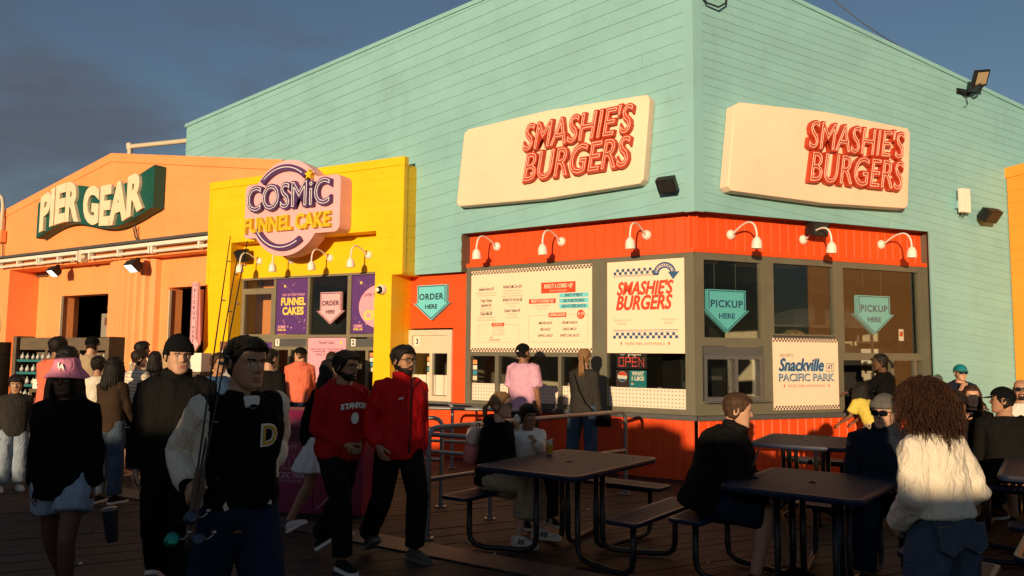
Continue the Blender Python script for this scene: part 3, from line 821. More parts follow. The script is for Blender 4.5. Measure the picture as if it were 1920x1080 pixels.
def cosmic_sign():
    M = FY @ T(-2.22, 4.23, .0)
    S = thing('shop_sign', 'pink funnel cake sign with purple and yellow neon letters on the yellow front', 'sign', M)
    # outline: rounded bar united with a circle
    cx, cy, r = -.12, -.02, .86
    ymax, ymin, xm = .47, -.52, 1.12
    def circ(a): return (cx + r * math.cos(R(a)), cy + r * math.sin(R(a)))
    poly = []
    a1 = math.degrees(math.asin((ymax - cy) / r)); a2 = math.degrees(math.asin((ymin - cy) / r))
    for i in range(19): poly.append(circ(a1 + (180 - 2 * a1) * i / 18))
    for c0, c1, st in ((-xm, ymax, 90), (-xm, ymin, 180)):
        for i in range(4):
            a = R(st + 30 * i); rr = .09
            ox = c0 + rr; oy = (c1 - rr) if c1 > 0 else (c1 + rr)
            poly.append((ox + rr * math.cos(a), oy + rr * math.sin(a)))
    for i in range(19): poly.append(circ(180 - a2 + (180 + 2 * a2) * i / 18))
    for c0, c1, st in ((xm, ymin, 270), (xm, ymax, 0)):
        for i in range(4):
            a = R(st + 30 * i); rr = .11
            ox = c0 - rr; oy = (c1 - rr) if c1 > 0 else (c1 + rr)
            poly.append((ox + rr * math.cos(a), oy + rr * math.sin(a)))
    MB(M).prism(poly, .01, .30, M).build('board', M_PINKB, S)
    for a0, a1_ in ((47, 138), (208, 306)):
        mb = MB(M); n = 20; ro, ri = .77, .66
        ring = [(cx + ro * math.cos(R(a0 + (a1_ - a0) * i / n)), cy + ro * math.sin(R(a0 + (a1_ - a0) * i / n))) for i in range(n + 1)]
        ring += [(cx + ri * math.cos(R(a1_ - (a1_ - a0) * i / n)), cy + ri * math.sin(R(a1_ - (a1_ - a0) * i / n))) for i in range(n + 1)]
        o = mb.prism(ring, .302, .37, M).build('arc', M_PURPL, S)
        MB(M).tube([(cx + .715 * math.cos(R(a0 + 6 + (a1_ - a0 - 12) * i / n)), cy + .715 * math.sin(R(a0 + 6 + (a1_ - a0 - 12) * i / n)), .38) for i in range(n + 1)], .010, 6).build('neon_tube', M_NEONWHITE, o, smooth=True)
    letters(S, M, 'letter', 'COSMiC', -.02, .155, .60, .302, .075, M_PURPL, M_NEONWHITE, 1.98, off=.028, tube_off=-.004, tr=.008, hscale=1.05)
    letters(S, M, 'letter', 'FUNNEL CAKE', -.06, -.315, .33, .302, .07, M_YLET, M_NEONYEL, 2.02, off=.012, tube_off=-.004, tr=.006, hscale=1.1)
    st = []
    for i in range(10):
        rr = .095 if i % 2 == 0 else .045
        st.append((.475 + rr * math.cos(PI / 2 + i * PI / 5), .50 + rr * math.sin(PI / 2 + i * PI / 5)))
    MB(M).prism(st, .31, .40, M).build('star', M_YLET, S)
cosmic_sign()

def gear_sign():
    M = FP @ T(-5.1, 4.97, .0)
    S = thing('shop_sign', 'waving dark green board with cream letters on the orange gable', 'sign', M)
    W = 2.36
    wave = lambda x: .20 * math.sin((x + .35) * PI / 2.15) + .0
    n = 28
    top = [(-W + 2 * W * i / n) for i in range(n + 1)]
    poly = [(x, -.52 + wave(x) + (.07 * x if x > 0 else 0)) for x in top] + [(x, .50 + wave(x) + (.09 * x if x > 0 else 0)) for x in reversed(top)]
    wv = lambda x: -.16 * math.sin((x + .1) * PI / 2.0)
    poly = [(x, -.44 + wv(x) + .035 * x) for x in top] + [(x, .46 + wv(x) * 1.0 + .045 * x) for x in reversed(top)]
    mb = MB(M)
    nn = n + 1
    for i in range(n):                                # strips, so that the concave outline fills cleanly
        a, b = poly[i], poly[i + 1]; c, d = poly[2 * nn - 2 - i], poly[2 * nn - 1 - i]
        mb.add([(a[0], a[1], .28), (b[0], b[1], .28), (c[0], c[1], .28), (d[0], d[1], .28)], [(0, 1, 2, 3)])
        mb.add([(a[0], a[1], .02), (b[0], b[1], .02), (b[0], b[1], .28), (a[0], a[1], .28)], [(0, 1, 2, 3)])
        mb.add([(d[0], d[1], .02), (c[0], c[1], .02), (c[0], c[1], .28), (d[0], d[1], .28)], [(3, 2, 1, 0)])
    for q, w in ((poly[0], poly[-1]), (poly[n], poly[n + 1])):
        mb.add([(q[0], q[1], .02), (w[0], w[1], .02), (w[0], w[1], .28), (q[0], q[1], .28)], [(0, 1, 2, 3)])
    mb.build('board', M_GREEN, S)
    wl = lambda a, b: (a, (b * (1.0 + .10 * abs(math.sin(a * 1.4)))) + wv(a) + .04 * a)
    letters(S, M, 'letter', 'PIER GEAR', -.02, .0, 1.02, .285, .07, M_LCREAM, None, 4.2, off=.048, warp=wl, space=1.0, hscale=1.08)
    MB(M).tube([(1.4, -.6, .1), (1.42, -.8, .06), (1.5, -.9, .03), (1.46, -.55, .1)], .018, 6).build('cable', M_BLACK, S)
gear_sign()

# ---------------- boards and posters
def menu_board():
    M = FL @ T(-2.655, 2.34, .004)
    S = thing('menu_board', 'large cream menu board with checkered borders above the order window', 'menu', M)
    w, h = 1.105, .65
    MB(M).box((-w, -h, -.05), (w, h, .02)).build('panel', M_CREAM, S)
    ink = MB(M); red = MB(M); fine = MB(M); teal = MB(M); cre = MB(M)
    z = .0225
    for y0 in (h - .062, -h + .005): checker(ink, M, -w, y0, 78, 2, 2 * w / 78, z)
    X = lambda q: q; 
    def item(x, y, t, lines, f=.3, fl=(.36, .34, .36)):
        for i, (q, fw) in enumerate(zip(t.split('|'), (f, f * .92))): put_text(ink, M, q, x, y - .075 * i, .072, z, shear=.2, offset=.0012, fit=fw)
        y -= .075 * t.count('|')
        for i, l in enumerate(lines): put_text(fine, M, l, x, y - .058 - .043 * i, .036, z, fit=fl[i])
    item(-.80, .35, "Smashie Burger $10", ["1/4 Beef Burger, American Cheese,", "Smashie Sauce & Grilled Onions"], .30, (.39, .38))
    item(-.80, .165, "Crispy Chicken|Sandwich $10", ["BBQ, Ranch & Pickles", "Add Bacon Jam $3"], .22, (.24, .22))
    item(-.80, -.045, "Cheese Melt $8", ["Grilled Cheese Sandwich with", "Smashie Sauce & Grilled Onions"], .23, (.35, .37))
    item(-.30, .37, "All-Beef SoMo Dog $10", ["Beef Dog, Mayonnaise, Cheese,", "Peppers, Onions, Bacon Jam,", "Jalapeno, Salsa Verde & Mustard"], .36, (.34, .34, .41))
    item(-.30, .165, "All-Beef OG Hot Dog $8", ["Beef Dog, Potato Bun", "& Ketchup"], .37, (.26, .12))
    item(-.30, -.005, "Chicken Tenders $9", ["Chicken Tenders", "& Sauce of Choice"], .30, (.19, .22))
    def banner(mb, x, y, w_, h_): rect(mb, M, x - w_ / 2, y - h_ / 2, x + w_ / 2, y + h_ / 2, z)
    banner(red, .53, .325, .60, .165); put_text(cre, M, "MAKE IT A COMBO +$9", .53, .345, .09, z + .001, shear=.25, offset=.002, fit=.5); put_text(cre, M, "SERVED WITH FRIES & SODA", .53, .275, .035, z + .001, shear=.2, fit=.3)
    banner(red, .25, .125, .48, .07); put_text(cre, M, "MAKE IT A DOUBLE +$3", .25, .125, .062, z + .001, shear=.25, offset=.0015, fit=.40)
    for i, l in enumerate(["Add a 1/4 lb All-Beef", "Burger Patty"]): put_text(fine, M, l, .25, .055 - .045 * i, .036, z, fit=(.26, .17)[i])
    for i, (l, f) in enumerate((("BASKET OF FRIES $7", .30), ("SIDE OF BACON JAM $2", .36), ("SIDE OF CHEESE SAUCE $2", .40))):
        banner(teal, .80, .20 - .082 * i, .50, .066); put_text(ink, M, l, .80, .20 - .082 * i, .062, z + .001, shear=.22, offset=.0015, fit=f)
    def outline(x0, y0, x1, y1):
        t = .004
        for a in ((x0, y0, x1, y0 + t), (x0, y1 - t, x1, y1), (x0, y0, x0 + t, y1), (x1 - t, y0, x1, y1)): rect(fine, M, *a, z)
    outline(.005, -.50, 1.04, -.09); outline(-.955, -.50, -.18, -.22)
    banner(red, .52, -.09, .31, .07); put_text(cre, M, "DIPPING SAUCES", .52, -.09, .055, z + .001, shear=.22, offset=.0015, fit=.27)
    red.add([(.92 + .066 * math.cos(2 * PI * i / 20), -.09 + .07 * math.sin(2 * PI * i / 20), z + .001) for i in range(20)], [tuple(range(20))])
    put_text(cre, M, "$1.50", .92, -.08, .058, z + .002, shear=.2, offset=.001, fit=.105); put_text(cre, M, "EACH", .92, -.125, .03, z + .002, fit=.05)
    for i, (a, b) in enumerate((("SMASHIE SAUCE", "CREAMY RANCH"), ("BBQ SAUCE", "GARLIC MAYO"), ("BUFFALO SAUCE", "SWEET CHILI SAUCE"))):
        put_text(ink, M, a, .31, -.21 - .095 * i, .055, z, shear=.2, offset=.001, fit=(.25, .18, .26)[i]); put_text(ink, M, b, .73, -.21 - .095 * i, .055, z, shear=.2, offset=.001, fit=(.27, .23, .33)[i])
    banner(red, -.57, -.22, .24, .055); put_text(cre, M, "BEVERAGES", -.57, -.22, .045, z + .001, shear=.2, fit=.17)
    put_text(fine, M, "FRESH & COLD ALL DAY", -.57, -.27, .028, z, fit=.22)
    for i, (a, b) in enumerate((("COLA", "LEMONADE"), ("DIET", "ICED TEA"), ("CHERRY", "GINGER ALE"))):
        put_text(fine, M, a, -.64, -.31 - .034 * i, .028, z); put_text(fine, M, b, -.51, -.31 - .034 * i, .028, z)
    put_text(ink, M, "SODA", -.70, -.425, .04, z, shear=.2, fit=.06); put_text(ink, M, "BOTTLED WATER", -.63, -.465, .042, z, shear=.2, fit=.21)
    ink.build('dark_print', M_INK, S); red.build('red_print', M_REDINK, S); fine.build('fine_print', M_GOLDWHITE, S); teal.build('teal_print', M_TEALINK, S); cre.build('cream_print', M_CREAM, S)
menu_board()

def intro_poster():
    M = FL @ T(-.72, 2.34, .004)
    S = thing('burger_poster', 'tall cream burger poster with a blue arrow beside the grey corner post', 'poster', M)
    MB(M).box((-.585, -.655, -.05), (.585, .65, .014)).build('panel', M_CREAM, S)
    z = .0165; blu = MB(M); red = MB(M); fin = MB(M); cre = MB(M)
    checker(blu, M, -.48, .46, 15, 2, .042, z)
    rect(blu, M, -.48, .445, .16, .451, z); rect(blu, M, -.48, .43, .16, .434, z)
    n = 16; ro, ri = .17, .085; cx, cy = .30, .44
    for i in range(n):
        a, b = PI - PI * i / n * .93, PI - PI * (i + 1) / n * .93
        blu.add([(cx + ri * math.cos(a), cy + ri * math.sin(a), z), (cx + ro * math.cos(a), cy + ro * math.sin(a), z), (cx + ro * math.cos(b), cy + ro * math.sin(b), z), (cx + ri * math.cos(b), cy + ri * math.sin(b), z)], [(3, 2, 1, 0)])
    rect(blu, M, .13, .43, .216, .46, z); blu.add([(.35, .47, z), (.52, .47, z), (.425, .36, z)], [(0, 2, 1)])
    for i, ch in enumerate("INTRODUCING"):
        a = PI * .92 - PI * .78 * i / 10
        put_text(cre, M, ch, cx + .125 * math.cos(a), cy + .125 * math.sin(a), .052, z + .001, rot=a - PI / 2, offset=.001)
    for i, (dx, dy) in enumerate(((0, 0), (.007, 0), (-.007, 0), (0, .006), (0, -.006))):
        put_text(red, M, "SMASHIE'S", dx, .25 + dy, .26, z + .0003 * i, shear=.28, offset=.003, fit=.85); put_text(red, M, "BURGERS", -.015 + dx, .045 + dy, .28, z + .0003 * i, shear=.28, offset=.003, fit=.85)
    put_text(fin, M, '"Smashed to Our', -.35, -.19, .045, z, sx=.9); put_text(fin, M, 'Specialty"', -.35, -.235, .045, z, sx=.9)
    put_text(fin, M, '"We Brake for', .36, -.19, .045, z, sx=.9); put_text(fin, M, 'Burgers"', .36, -.235, .045, z, sx=.9)
    rect(blu, M, -.49, -.335, .49, -.327, z); rect(blu, M, -.49, -.355, .49, -.351, z); checker(blu, M, -.49, -.45, 23, 2, .0426, z)
    put_text(red, M, "PACIFIC PARK, SANTA MONICA", .0, -.525, .055, z, fit=.60)
    for s in (-1, 1): red.add([(s * .36 - .012, -.50, z), (s * .36 + .012, -.50, z), (s * .36 + .0, -.52, z), (s * .36 + .014, -.522, z), (s * .36 - .008, -.56, z), (s * .36 - .002, -.53, z), (s * .36 - .014, -.53, z)], [tuple(range(6, -1, -1))])
    blu.build('blue_print', M_BLUEINK, S); red.build('red_print', M_REDINK, S); fin.build('fine_print', M_GOLDWHITE, S); cre.build('cream_print', M_CREAM, S)
intro_poster()

def snack_poster():
    M = FR @ T(1.86, 1.415, .02)
    S = thing('welcome_poster', 'cream welcome poster with checkered edges below the middle pickup window', 'poster', M)
    MB(M).box((-.585, -.505, -.03), (.585, .50, .012)).build('panel', M_CREAM, S)
    z = .0145; blu = MB(M); red = MB(M); tea = MB(M); ink = MB(M)
    for y0 in (.447, -.50): checker(ink, M, -.585, y0, 44, 2, 1.17 / 44, z)
    put_text(ink, M, "WELCOME TO", -.35, .255, .06, z, fit=.24)
    [put_text(blu, M, "Snackville", -.09 + dx, .115 + dy, .25, z + .0003 * i, shear=.30, offset=.003, fit=.80) for i, (dx, dy) in enumerate(((0, 0), (.007, 0), (-.007, 0), (0, .006)))]; put_text(tea, M, "Snackville", -.074, .099, .25, z - .001, shear=.30, offset=.004, fit=.80)
    t = .007
    for a in ((.36, .03, .50, .03 + t), (.36, .15 - t, .50, .15), (.36, .03, .36 + t, .15), (.50 - t, .03, .50, .15)): rect(blu, M, *a, z)
    put_text(blu, M, "AT", .43, .09, .095, z, offset=.003, fit=.09)
    [put_text(blu, M, "PACIFIC PARK", dx, -.055 + dy, .15, z - .001 + .0002 * i, offset=.003, fit=1.0) for i, (dx, dy) in enumerate(((0, 0), (.008, -.005), (.004, -.003)))]; put_text(tea, M, "PACIFIC PARK", -.004, -.050, .15, z + .0005, offset=-.003, fit=.995)
    put_text(red, M, "PACIFIC PARK, SANTA MONICA", 0, -.175, .05, z, fit=.68)
    for s in (-1, 1): red.add([(s * .40 - .012, -.15, z), (s * .40 + .012, -.15, z), (s * .40 + .0, -.17, z), (s * .40 + .014, -.172, z), (s * .40 - .008, -.21, z), (s * .40 - .002, -.18, z), (s * .40 - .014, -.18, z)], [tuple(range(6, -1, -1))])
    blu.build('blue_print', M_BLUEINK, S); red.build('red_print', M_REDINK, S); tea.build('pale_print', mat('pale_blue_print', (.45, .62, .66), .5), S); ink.build('dark_print', M_INK, S)
snack_poster()

def arrow_sign(name, lab, M, txt, w, h, head, sh, face, ink, depth=.07, wires=0, ts=.16):
    S = thing(name, lab, 'sign', M)
    p = arrow_poly(w, h, head, sh)
    MB(M).prism(p, 0, depth, M).build('board', face, S)
    mb = MB(M)
    po, pi_ = inset(p, .95), inset(p, .90)
    for i in range(len(p)):
        j = (i + 1) % len(p)
        mb.add([(*po[i], depth + .002), (*po[j], depth + .002), (*pi_[j], depth + .002), (*pi_[i], depth + .002)], [(0, 1, 2, 3)])
    put_text(mb, M, txt, 0, -.20, ts, depth + .002, offset=.004, fit=w * .84, space=1.1); put_text(mb, M, "HERE", 0, -.36 * h / .58, ts * .72, depth + .002, offset=.003, fit=w * .42)
    mb.build('dark_print', ink, S)
    if wires:
        mb = MB(M)
        for x in (-w * .28, w * .28): mb.tube([(x, -.01, depth / 2), (x, wires, depth / 2)], .0022, 5)
        mb.build('hanging_wire', M_DGREY, S)
    return S
arrow_sign('order_arrow', 'mint arrow sign saying order here on the orange red wall', FL @ T(-4.55, 2.80, .012), "ORDER", .63, .59, .29, .08, M_TEALINK, M_INK, .07, 0, .14)
arrow_sign('pickup_arrow', 'mint arrow sign saying pickup here in the left pickup window', FR @ T(.565, 2.57, -.12), "PICKUP", .64, .59, .31, .06, M_TEALINK, M_BLUEINK, .07, .55, .14)
arrow_sign('pickup_arrow', 'mint arrow sign saying pickup here in the right pickup window', FR @ T(3.255, 2.585, -.12), "PICKUP", .64, .59, .31, .08, M_TEALINK, M_BLUEINK, .07, .55, .14)
arrow_sign('order_arrow', 'pink arrow sign saying order here in the funnel cake window', FY @ T(-1.72, 2.73, -.29), "ORDER", .48, .57, .24, .08, M_PINKB, M_INK, .05, 0, .12)

def cake_poster(M, lab, small, big, x0, x1, circle):
    S = thing('purple_poster', lab, 'poster', M)
    MB(M).box((x0, 1.995, -.05), (x1, 3.015, -.01)).build('panel', M_PURP, S)
    z = -.007; ye = MB(M); pk = MB(M); gl = MB(M); c = (x0 + x1) / 2
    if circle:
        c = x0 + .66; r_ = .50
        pk.add([(min(x1 - .002, c + r_ * math.cos(2 * PI * i / 80)), 2.46 + .385 * math.sin(2 * PI * i / 80), z) for i in range(80)], [tuple(range(80))])
        ink = MB(M); put_text(ink, M, small, c - .1, 2.66, .075, z + .002, offset=.001); put_text(ye, M, big[0], c - .02, 2.50, .22, z + .002, offset=.010); put_text(ye, M, big[1], c - .03, 2.30, .22, z + .002, offset=.010)
        # drop what would hang over the edge of the poster
        for mb in (ye, pk, ink):
            keep = [f for f in mb.f if all(((FY @ T(0, 0, -.3)).inverted() @ mb.v[j]).x < x1 + .02 for j in f)]; mb.f = keep; mb.mi = [0] * len(keep)
        ink.build('dark_print', M_PURPL, S)
    else:
        put_text(pk, M, small, c + .03, 2.715, .06, z, offset=.001, fit=.55); put_text(ye, M, big[0], c + .03, 2.585, .19, z, offset=.008, fit=.60); put_text(ye, M, big[1], c + .03, 2.41, .19, z, offset=.008, fit=.52)
    rnd = random.Random(len(lab))
    for i in range(9):
        a, b, s = rnd.uniform(x0 + .05, x1 - .05), rnd.choice([rnd.uniform(2.8, 2.98), rnd.uniform(2.1, 2.3)]), rnd.uniform(.008, .018)
        pk.add([(a - s, b, z), (a, b - s, z), (a + s, b, z), (a, b + s, z)], [(0, 1, 2, 3)])
    for i in range(14): 
        a = x0 + .12 + .045 * i; b = 2.93 - .028 * i if i < 7 else 2.33 - .022 * (i - 7)
        if x0 < a < x1 - .03 and not (circle and i > 4): rect(ye, M, a, b, a + .009, b + .009, z)
    ye.add([(x0 + .2 + .035 * math.cos(i * PI / 5 * 1.0) * (1 if i % 2 else .5), 2.88 + .035 * math.sin(i * PI / 5) * (1 if i % 2 else .5), z) for i in range(10)], [tuple(range(10))])
    put_text(pk, M, "COSMIC", x0 + .15, 2.12, .07, z, offset=.003, fit=.2); put_text(ye, M, "FUNNEL CAKE", x0 + .15, 2.065, .045, z, offset=.002, fit=.2)
    pk.build('pink_print', M_PINK, S); ye.build('yellow_print', M_YINK, S)
cake_poster(FY @ T(0, 0, -.3), 'purple funnel cakes poster in the yellow shop window', "OUT OF THIS WORLD", ("FUNNEL", "CAKES"), -3.085, -2.315, False)
cake_poster(FY @ T(0, 0, -.3), 'purple ice cream poster half hidden behind the yellow pier', "OVER THE MOON", ("ICE", "CREAM"), -1.295, -.57, True)

def pink_menu():
    M = FY @ T(-1.82, 1.45, -.3)
    S = thing('pink_menu', 'pink funnel cake menu with fine print below the pink arrow', 'menu', M)
    MB(M).box((-.435, -.47, -.05), (.435, .47, .014)).build('panel', M_PINK, S)
    mb = MB(M); z = .016
    put_text(mb, M, "Funnel Cakes", 0, .385, .09, z, shear=.2, fit=.36)
    for y, l in ((.27, "Classic Funnel Cake - Cheese Funnel Cake"), (.23, "powdered sugar      cream and jam"), (.17, "SINGLE 10     DOUBLE 12"), (.03, "SOFT SERVE"), (-.03, "Vanilla Bean"), (-.08, "Strawberry Moon"), (-.18, "Toppings 2"), (-.25, "Sprinkles  Caramel  Fudge")):
        put_text(mb, M, l, 0, y, .052, z, sx=.85)
    mb.build('dark_print', M_INK, S)
    ye = MB(M)
    for x, y in ((.32, .38), (-.36, -.02), (.34, .05), (-.3, -.3)): ye.add([(x - .03, y, z), (x, y - .04, z), (x + .03, y, z), (x, y + .04, z)], [(0, 1, 2, 3)])
    ye.build('yellow_print', M_YINK, S)
pink_menu()

# open sign, drink adverts and card stickers in the burger shop windows
def window_bits():
    M = FL @ T(-1.01, 1.565, -.16)
    S = thing('open_sign', 'red lit open sign of led dots in the dark window', 'sign', M)
    MB(M).box((-.235, -.1, -.03), (.235, .09, .0)).build('casing', M_BLACK, S)
    strokes = {'O': [(0, 0, 0, 1), (0, 1, .8, 1), (.8, 1, .8, 0), (.8, 0, 0, 0)], 'P': [(0, 0, 0, 1), (0, 1, .8, 1), (.8, 1, .8, .5), (.8, .5, 0, .5)], 'E': [(0, 0, 0, 1), (0, 1, .8, 1), (0, .5, .7, .5), (0, 0, .8, 0)], 'N': [(0, 0, 0, 1), (0, 1, .8, 0), (.8, 0, .8, 1)]}
    mb = MB(M)
    for i, ch in enumerate("OPEN"):
        for a, b, c, d in strokes[ch]:
            for q in range(7):
                t = q / 6; x = -.195 + i * .104 + (a + (c - a) * t) * .09; y = -.065 + (b + (d - b) * t) * .12
                mb.ball((x, y, .003), .0048, M=M, nu=6, nv=4)
    mb.build('led_dots', emit('led_red', (1, .08, .06), 1.6), S)
    M2 = FL @ T(-1.0, 1.32, -.1)
    S = thing('drink_advert', 'two small drink adverts standing behind the glass below the open sign', 'poster', M2)
    MB(M2).box((-.225, -.12, -.01), (-.02, .12, .0)).build('left_card', mat('advert_dark', (.05, .03, .03), .4), S)
    MB(M2).box((-.018, -.12, -.012), (.245, .12, -.002)).build('right_card', mat('advert_teal', (.02, .20, .24), .4), S)
    def disc(mb, x, y, r, z, a0, a1): mb.add([(x + r * math.cos(R(a0 + (a1 - a0) * i / 16)), y + r * math.sin(R(a0 + (a1 - a0) * i / 16)), z) for i in range(17)], [tuple(range(17))])
    w = MB(M2); rd = MB(M2); bl = MB(M2)
    for x, y, r, z in ((-.125, .03, .075, .003), (.03, -.07, .02, .001)):
        disc(w, x, y, r, z, 0, 360); disc(rd, x, y, r * .95, z + .001, 10, 165); disc(bl, x, y, r * .95, z + .001, 205, 330)
    put_text(w, M2, "WHAT", .115, .075, .075, .0, offset=.004, fit=.19); put_text(w, M2, "I LIKE", .115, .005, .075, .0, offset=.004, fit=.19)
    w.build('white_print', M_WHITE, S); rd.build('red_print', M_REDINK, S); bl.build('blue_print', M_BLUEINK, S)
    M3 = FL @ T(-1.0, 1.672, -.11)
    S = thing('drink_sign', 'dark pepsi sign cut off by the poster bottom edge above the open sign', 'sign', M3)
    MB(M3).box((-.24, -.03, -.02), (.24, .06, .0)).build('panel', M_BLACK, S)
    w = MB(M3); rd = MB(M3); bl = MB(M3)
    disc(w, -.13, .01, .04, .002, 0, 360); disc(rd, -.13, .01, .038, .003, 10, 165); disc(bl, -.13, .01, .038, .003, 205, 330); put_text(w, M3, "pepsi", .06, .01, .085, .002, offset=.003, fit=.2)
    w.build('white_print', M_WHITE, S); rd.build('red_print', M_REDINK, S); bl.build('blue_print', M_BLUEINK, S)
    cols = [(.75, .3, .1), (.7, .65, .55), (.05, .25, .35), (.75, .6, .45)]
    for M4, lab, x, y0 in ((FL, 'strip of four card payment stickers in the left order window', -3.70, 1.56), (FL, 'strip of four card payment stickers on the window by number three', -4.66, 1.60), (FY @ T(0, 0, -.3), 'strip of four card payment stickers on window number two', -.84, 1.66)):
        S = thing('card_stickers', lab, 'stickers', M4 @ T(x, y0, -.03))
        for i, c in enumerate(cols): MB(M4).box((x - .04, y0 - .085 * i - .068, -.028), (x + .04, y0 - .085 * i, -.022)).build('sticker', mat('sticker_%s' % ('orange', 'white', 'blue', 'cream')[i], c, .4), S)
    M5 = FR @ T(3.78, 2.0, -.045)
    S = thing('red_notice', 'small red and white notice on the glass of the right window', 'notice', M5)
    MB(M5).box((-.05, -.09, -.002), (.05, .09, .0)).build('paper', M_WHITE, S)
    mb = MB(M5); rect(mb, M5, -.035, -.02, .035, .05, .002); mb.build('red_print', M_REDINK, S)
window_bits()

def pickup_banner():
    M = FY @ T(-4.62, 2.35, .26)
    S = thing('pickup_banner', 'narrow pink pickup here sign with an arrow on the edge of the yellow shop', 'sign', M)
    MB(M).prism([(-.09, -.62), (.02, -.62), (.02, -.73), (.16, -.56), (.02, -.40), (.02, -.47), (.075, -.47), (.075, .62), (-.09, .62)][::1], -.04, .0, M).build('board', M_PINKB, S)
    mb = MB(M)
    for i, ch in enumerate("PICKUP"): put_text(mb, M, ch, -.008, .45 - .105 * i, .10, .003, offset=.002)
    for i, ch in enumerate("HERE"): put_text(mb, M, ch, -.008, -.24 - .085 * i, .08, .003, offset=.002)
    for a in ((-.075, -.6, -.068, .6), (.053, -.45, .060, .6)): rect(mb, M, *a, .003)
    mb.add([(-.07, .6, .003), (-.055, .6, .003), (.0, .53, .003), (-.008, .545, .003)], [(0, 3, 2, 1)]); mb.add([(.055, .6, .003), (.04, .6, .003), (-.008, .545, .003), (.0, .53, .003)], [(0, 1, 2, 3)])
    mb.build('dark_print', M_PURPL, S)
    MB(M).box((-.09, -.5, -.26), (-.06, .5, -.04)).build('bracket', M_PINKB, S)
pickup_banner()

def atm_sign():
    M = FP @ T(-9.78, 2.28, .16)
    S = thing('atm_sign', 'round green atm sign with a white dollar mark at the left edge', 'sign', M)
    mb = MB(M); pr = [(.30 * math.cos(2 * PI * i / 28) , .36 * math.sin(2 * PI * i / 28)) for i in range(28)]
    mb.prism(pr, -.14, 0, M); mb.build('board', M_CREAMFR, S)
    MB(M).prism([(x * .9, y * .92) for x, y in pr], .001, .012, M).build('disc', M_GREEN, S)
    mb = MB(M); put_text(mb, M, "$", 0, .10, .30, .015, offset=.006); put_text(mb, M, "ATM", 0, -.15, .17, .015, offset=.004); mb.build('white_print', M_WHITE, S)
atm_sign()

# ---------------- gooseneck lamps
def gooseneck(M, lab, reach=.48, group='gooseneck lamps'):
    S = thing('gooseneck_lamp', lab, 'wall lamp', M, group)
    MB(M).lathe([(.001, 0), (.07, 0), (.068, .02), (.045, .04), (.02, .055), (.001, .056)], 18, M).build('wall_plate', M_WHITE, S, smooth=True, angle=50)
    P0, P1, P2, P3 = Vector((0, 0, .05)), Vector((0, .10, .20)), Vector((0, .26, reach + .02)), Vector((0, -.14, reach))
    pts = []
    for i in range(15):
        t = i / 14; q = 1 - t
        pts.append(P0 * q ** 3 + P1 * 3 * q * q * t + P2 * 3 * q * t * t + P3 * t ** 3)
    MB(M).tube(pts, .0135, 8).build('arm', M_WHITE, S, smooth=True)
    e = pts[-1]
    H = M @ T(e[0], e[1], e[2]) @ Matrix.Rotation(R(95), 4, 'X')
    MB(H).lathe([(.001, -.03), (.03, -.03), (.045, -.01), (.062, .02), (.068, .06), (.070, .12), (.062, .123), (.055, .10), (.001, .07)], 20, H).build('shade', M_WHITE, S, smooth=True, angle=45)
    return S
LAMPS = [(FL, -3.32, 3.38, 'white gooseneck lamp at the left end of the red band'), (FL, -2.12, 3.37, 'white gooseneck lamp over the right half of the menu board'), (FL, -.72, 3.36, 'white gooseneck lamp over the burger poster'),
         (FR, .66, 3.35, 'white gooseneck lamp over the left pickup window'), (FR, 1.94, 3.36, 'white gooseneck lamp under the black box over the welcome poster bay'), (FR, 3.45, 3.38, 'white gooseneck lamp at the right end of the red band'),
         (FY @ T(0, 0, -.3), -3.55, 3.38, 'white gooseneck lamp beside the black floodlight in the yellow recess'), (FY @ T(0, 0, -.3), -2.73, 3.36, 'white gooseneck lamp over the funnel cakes poster'), (FY @ T(0, 0, -.3), -1.81, 3.35, 'white gooseneck lamp over the pink order arrow'), (FY @ T(0, 0, -.3), -.94, 3.36, 'white gooseneck lamp nearest the yellow right pier')]
for M, x, y, lab in LAMPS: gooseneck(M @ T(x, y, -.062 if M is FL or M is FR else .002), lab, .55 if M is FL or M is FR else .48)

# ---------------- dark floodlights, boxes, camera
def floodbox(M, lab, w=.26, h=.19, d=.20, tilt=18, lit=None, m=None, name='floodlight'):
    S = thing(name, lab, 'floodlight', M)
    MB(M).box((-.05, -.03, 0), (.05, .03, .10)).build('bracket', m or M_BLACK, S)
    H = M @ T(0, 0, .10 + d * .3) @ Matrix.Rotation(R(tilt), 4, 'X')
    mb = MB(H); mb.loft([[Vector((x * w * .38, y * h * .36, -d * .4)) for x, y in ((-1, -1), (1, -1), (1, 1), (-1, 1))], [Vector((x * w * .5, y * h * .5, -d * .05)) for x, y in ((-1, -1), (1, -1), (1, 1), (-1, 1))], [Vector((x * w * .5, y * h * .5, d * .45)) for x, y in ((-1, -1), (1, -1), (1, 1), (-1, 1))]])
    mb.build('housing', m or M_BLACK, S)
    mb = MB(H).box((-w * .42, -h * .42, d * .45), (w * .42, h * .42, d * .47))
    mb.build('lens', lit or mat('dark_lens', (.03, .03, .03), .15, 0, 1), S)
    return S
floodbox(FL @ T(-.24, 3.98, .15), 'black floodlight on the mint wall just left of the corner', .26, .20, .20, 40)
floodbox(FR @ T(5.33, 3.93, .15), 'black floodlight on the mint wall near the ochre building', .28, .20, .22, 40)
floodbox(FR @ T(2.02, 3.50, -.06), 'black speaker box over the red band above the welcome poster', .29, .20, .22, 10, name='speaker_box')
floodbox(FY @ T(-3.80, 3.50, -.3), 'black floodlight in the shaded corner of the yellow recess', .25, .22, .22, 35)
floodbox(FP @ T(-6.85, 3.72, .02) @ Matrix.Rotation(R(60), 4, 'X'), 'lit floodlight under the awning left of the fluted pier', .26, .22, .22, -10, emit('lit_lamp', (1, .95, .85), 3.0))
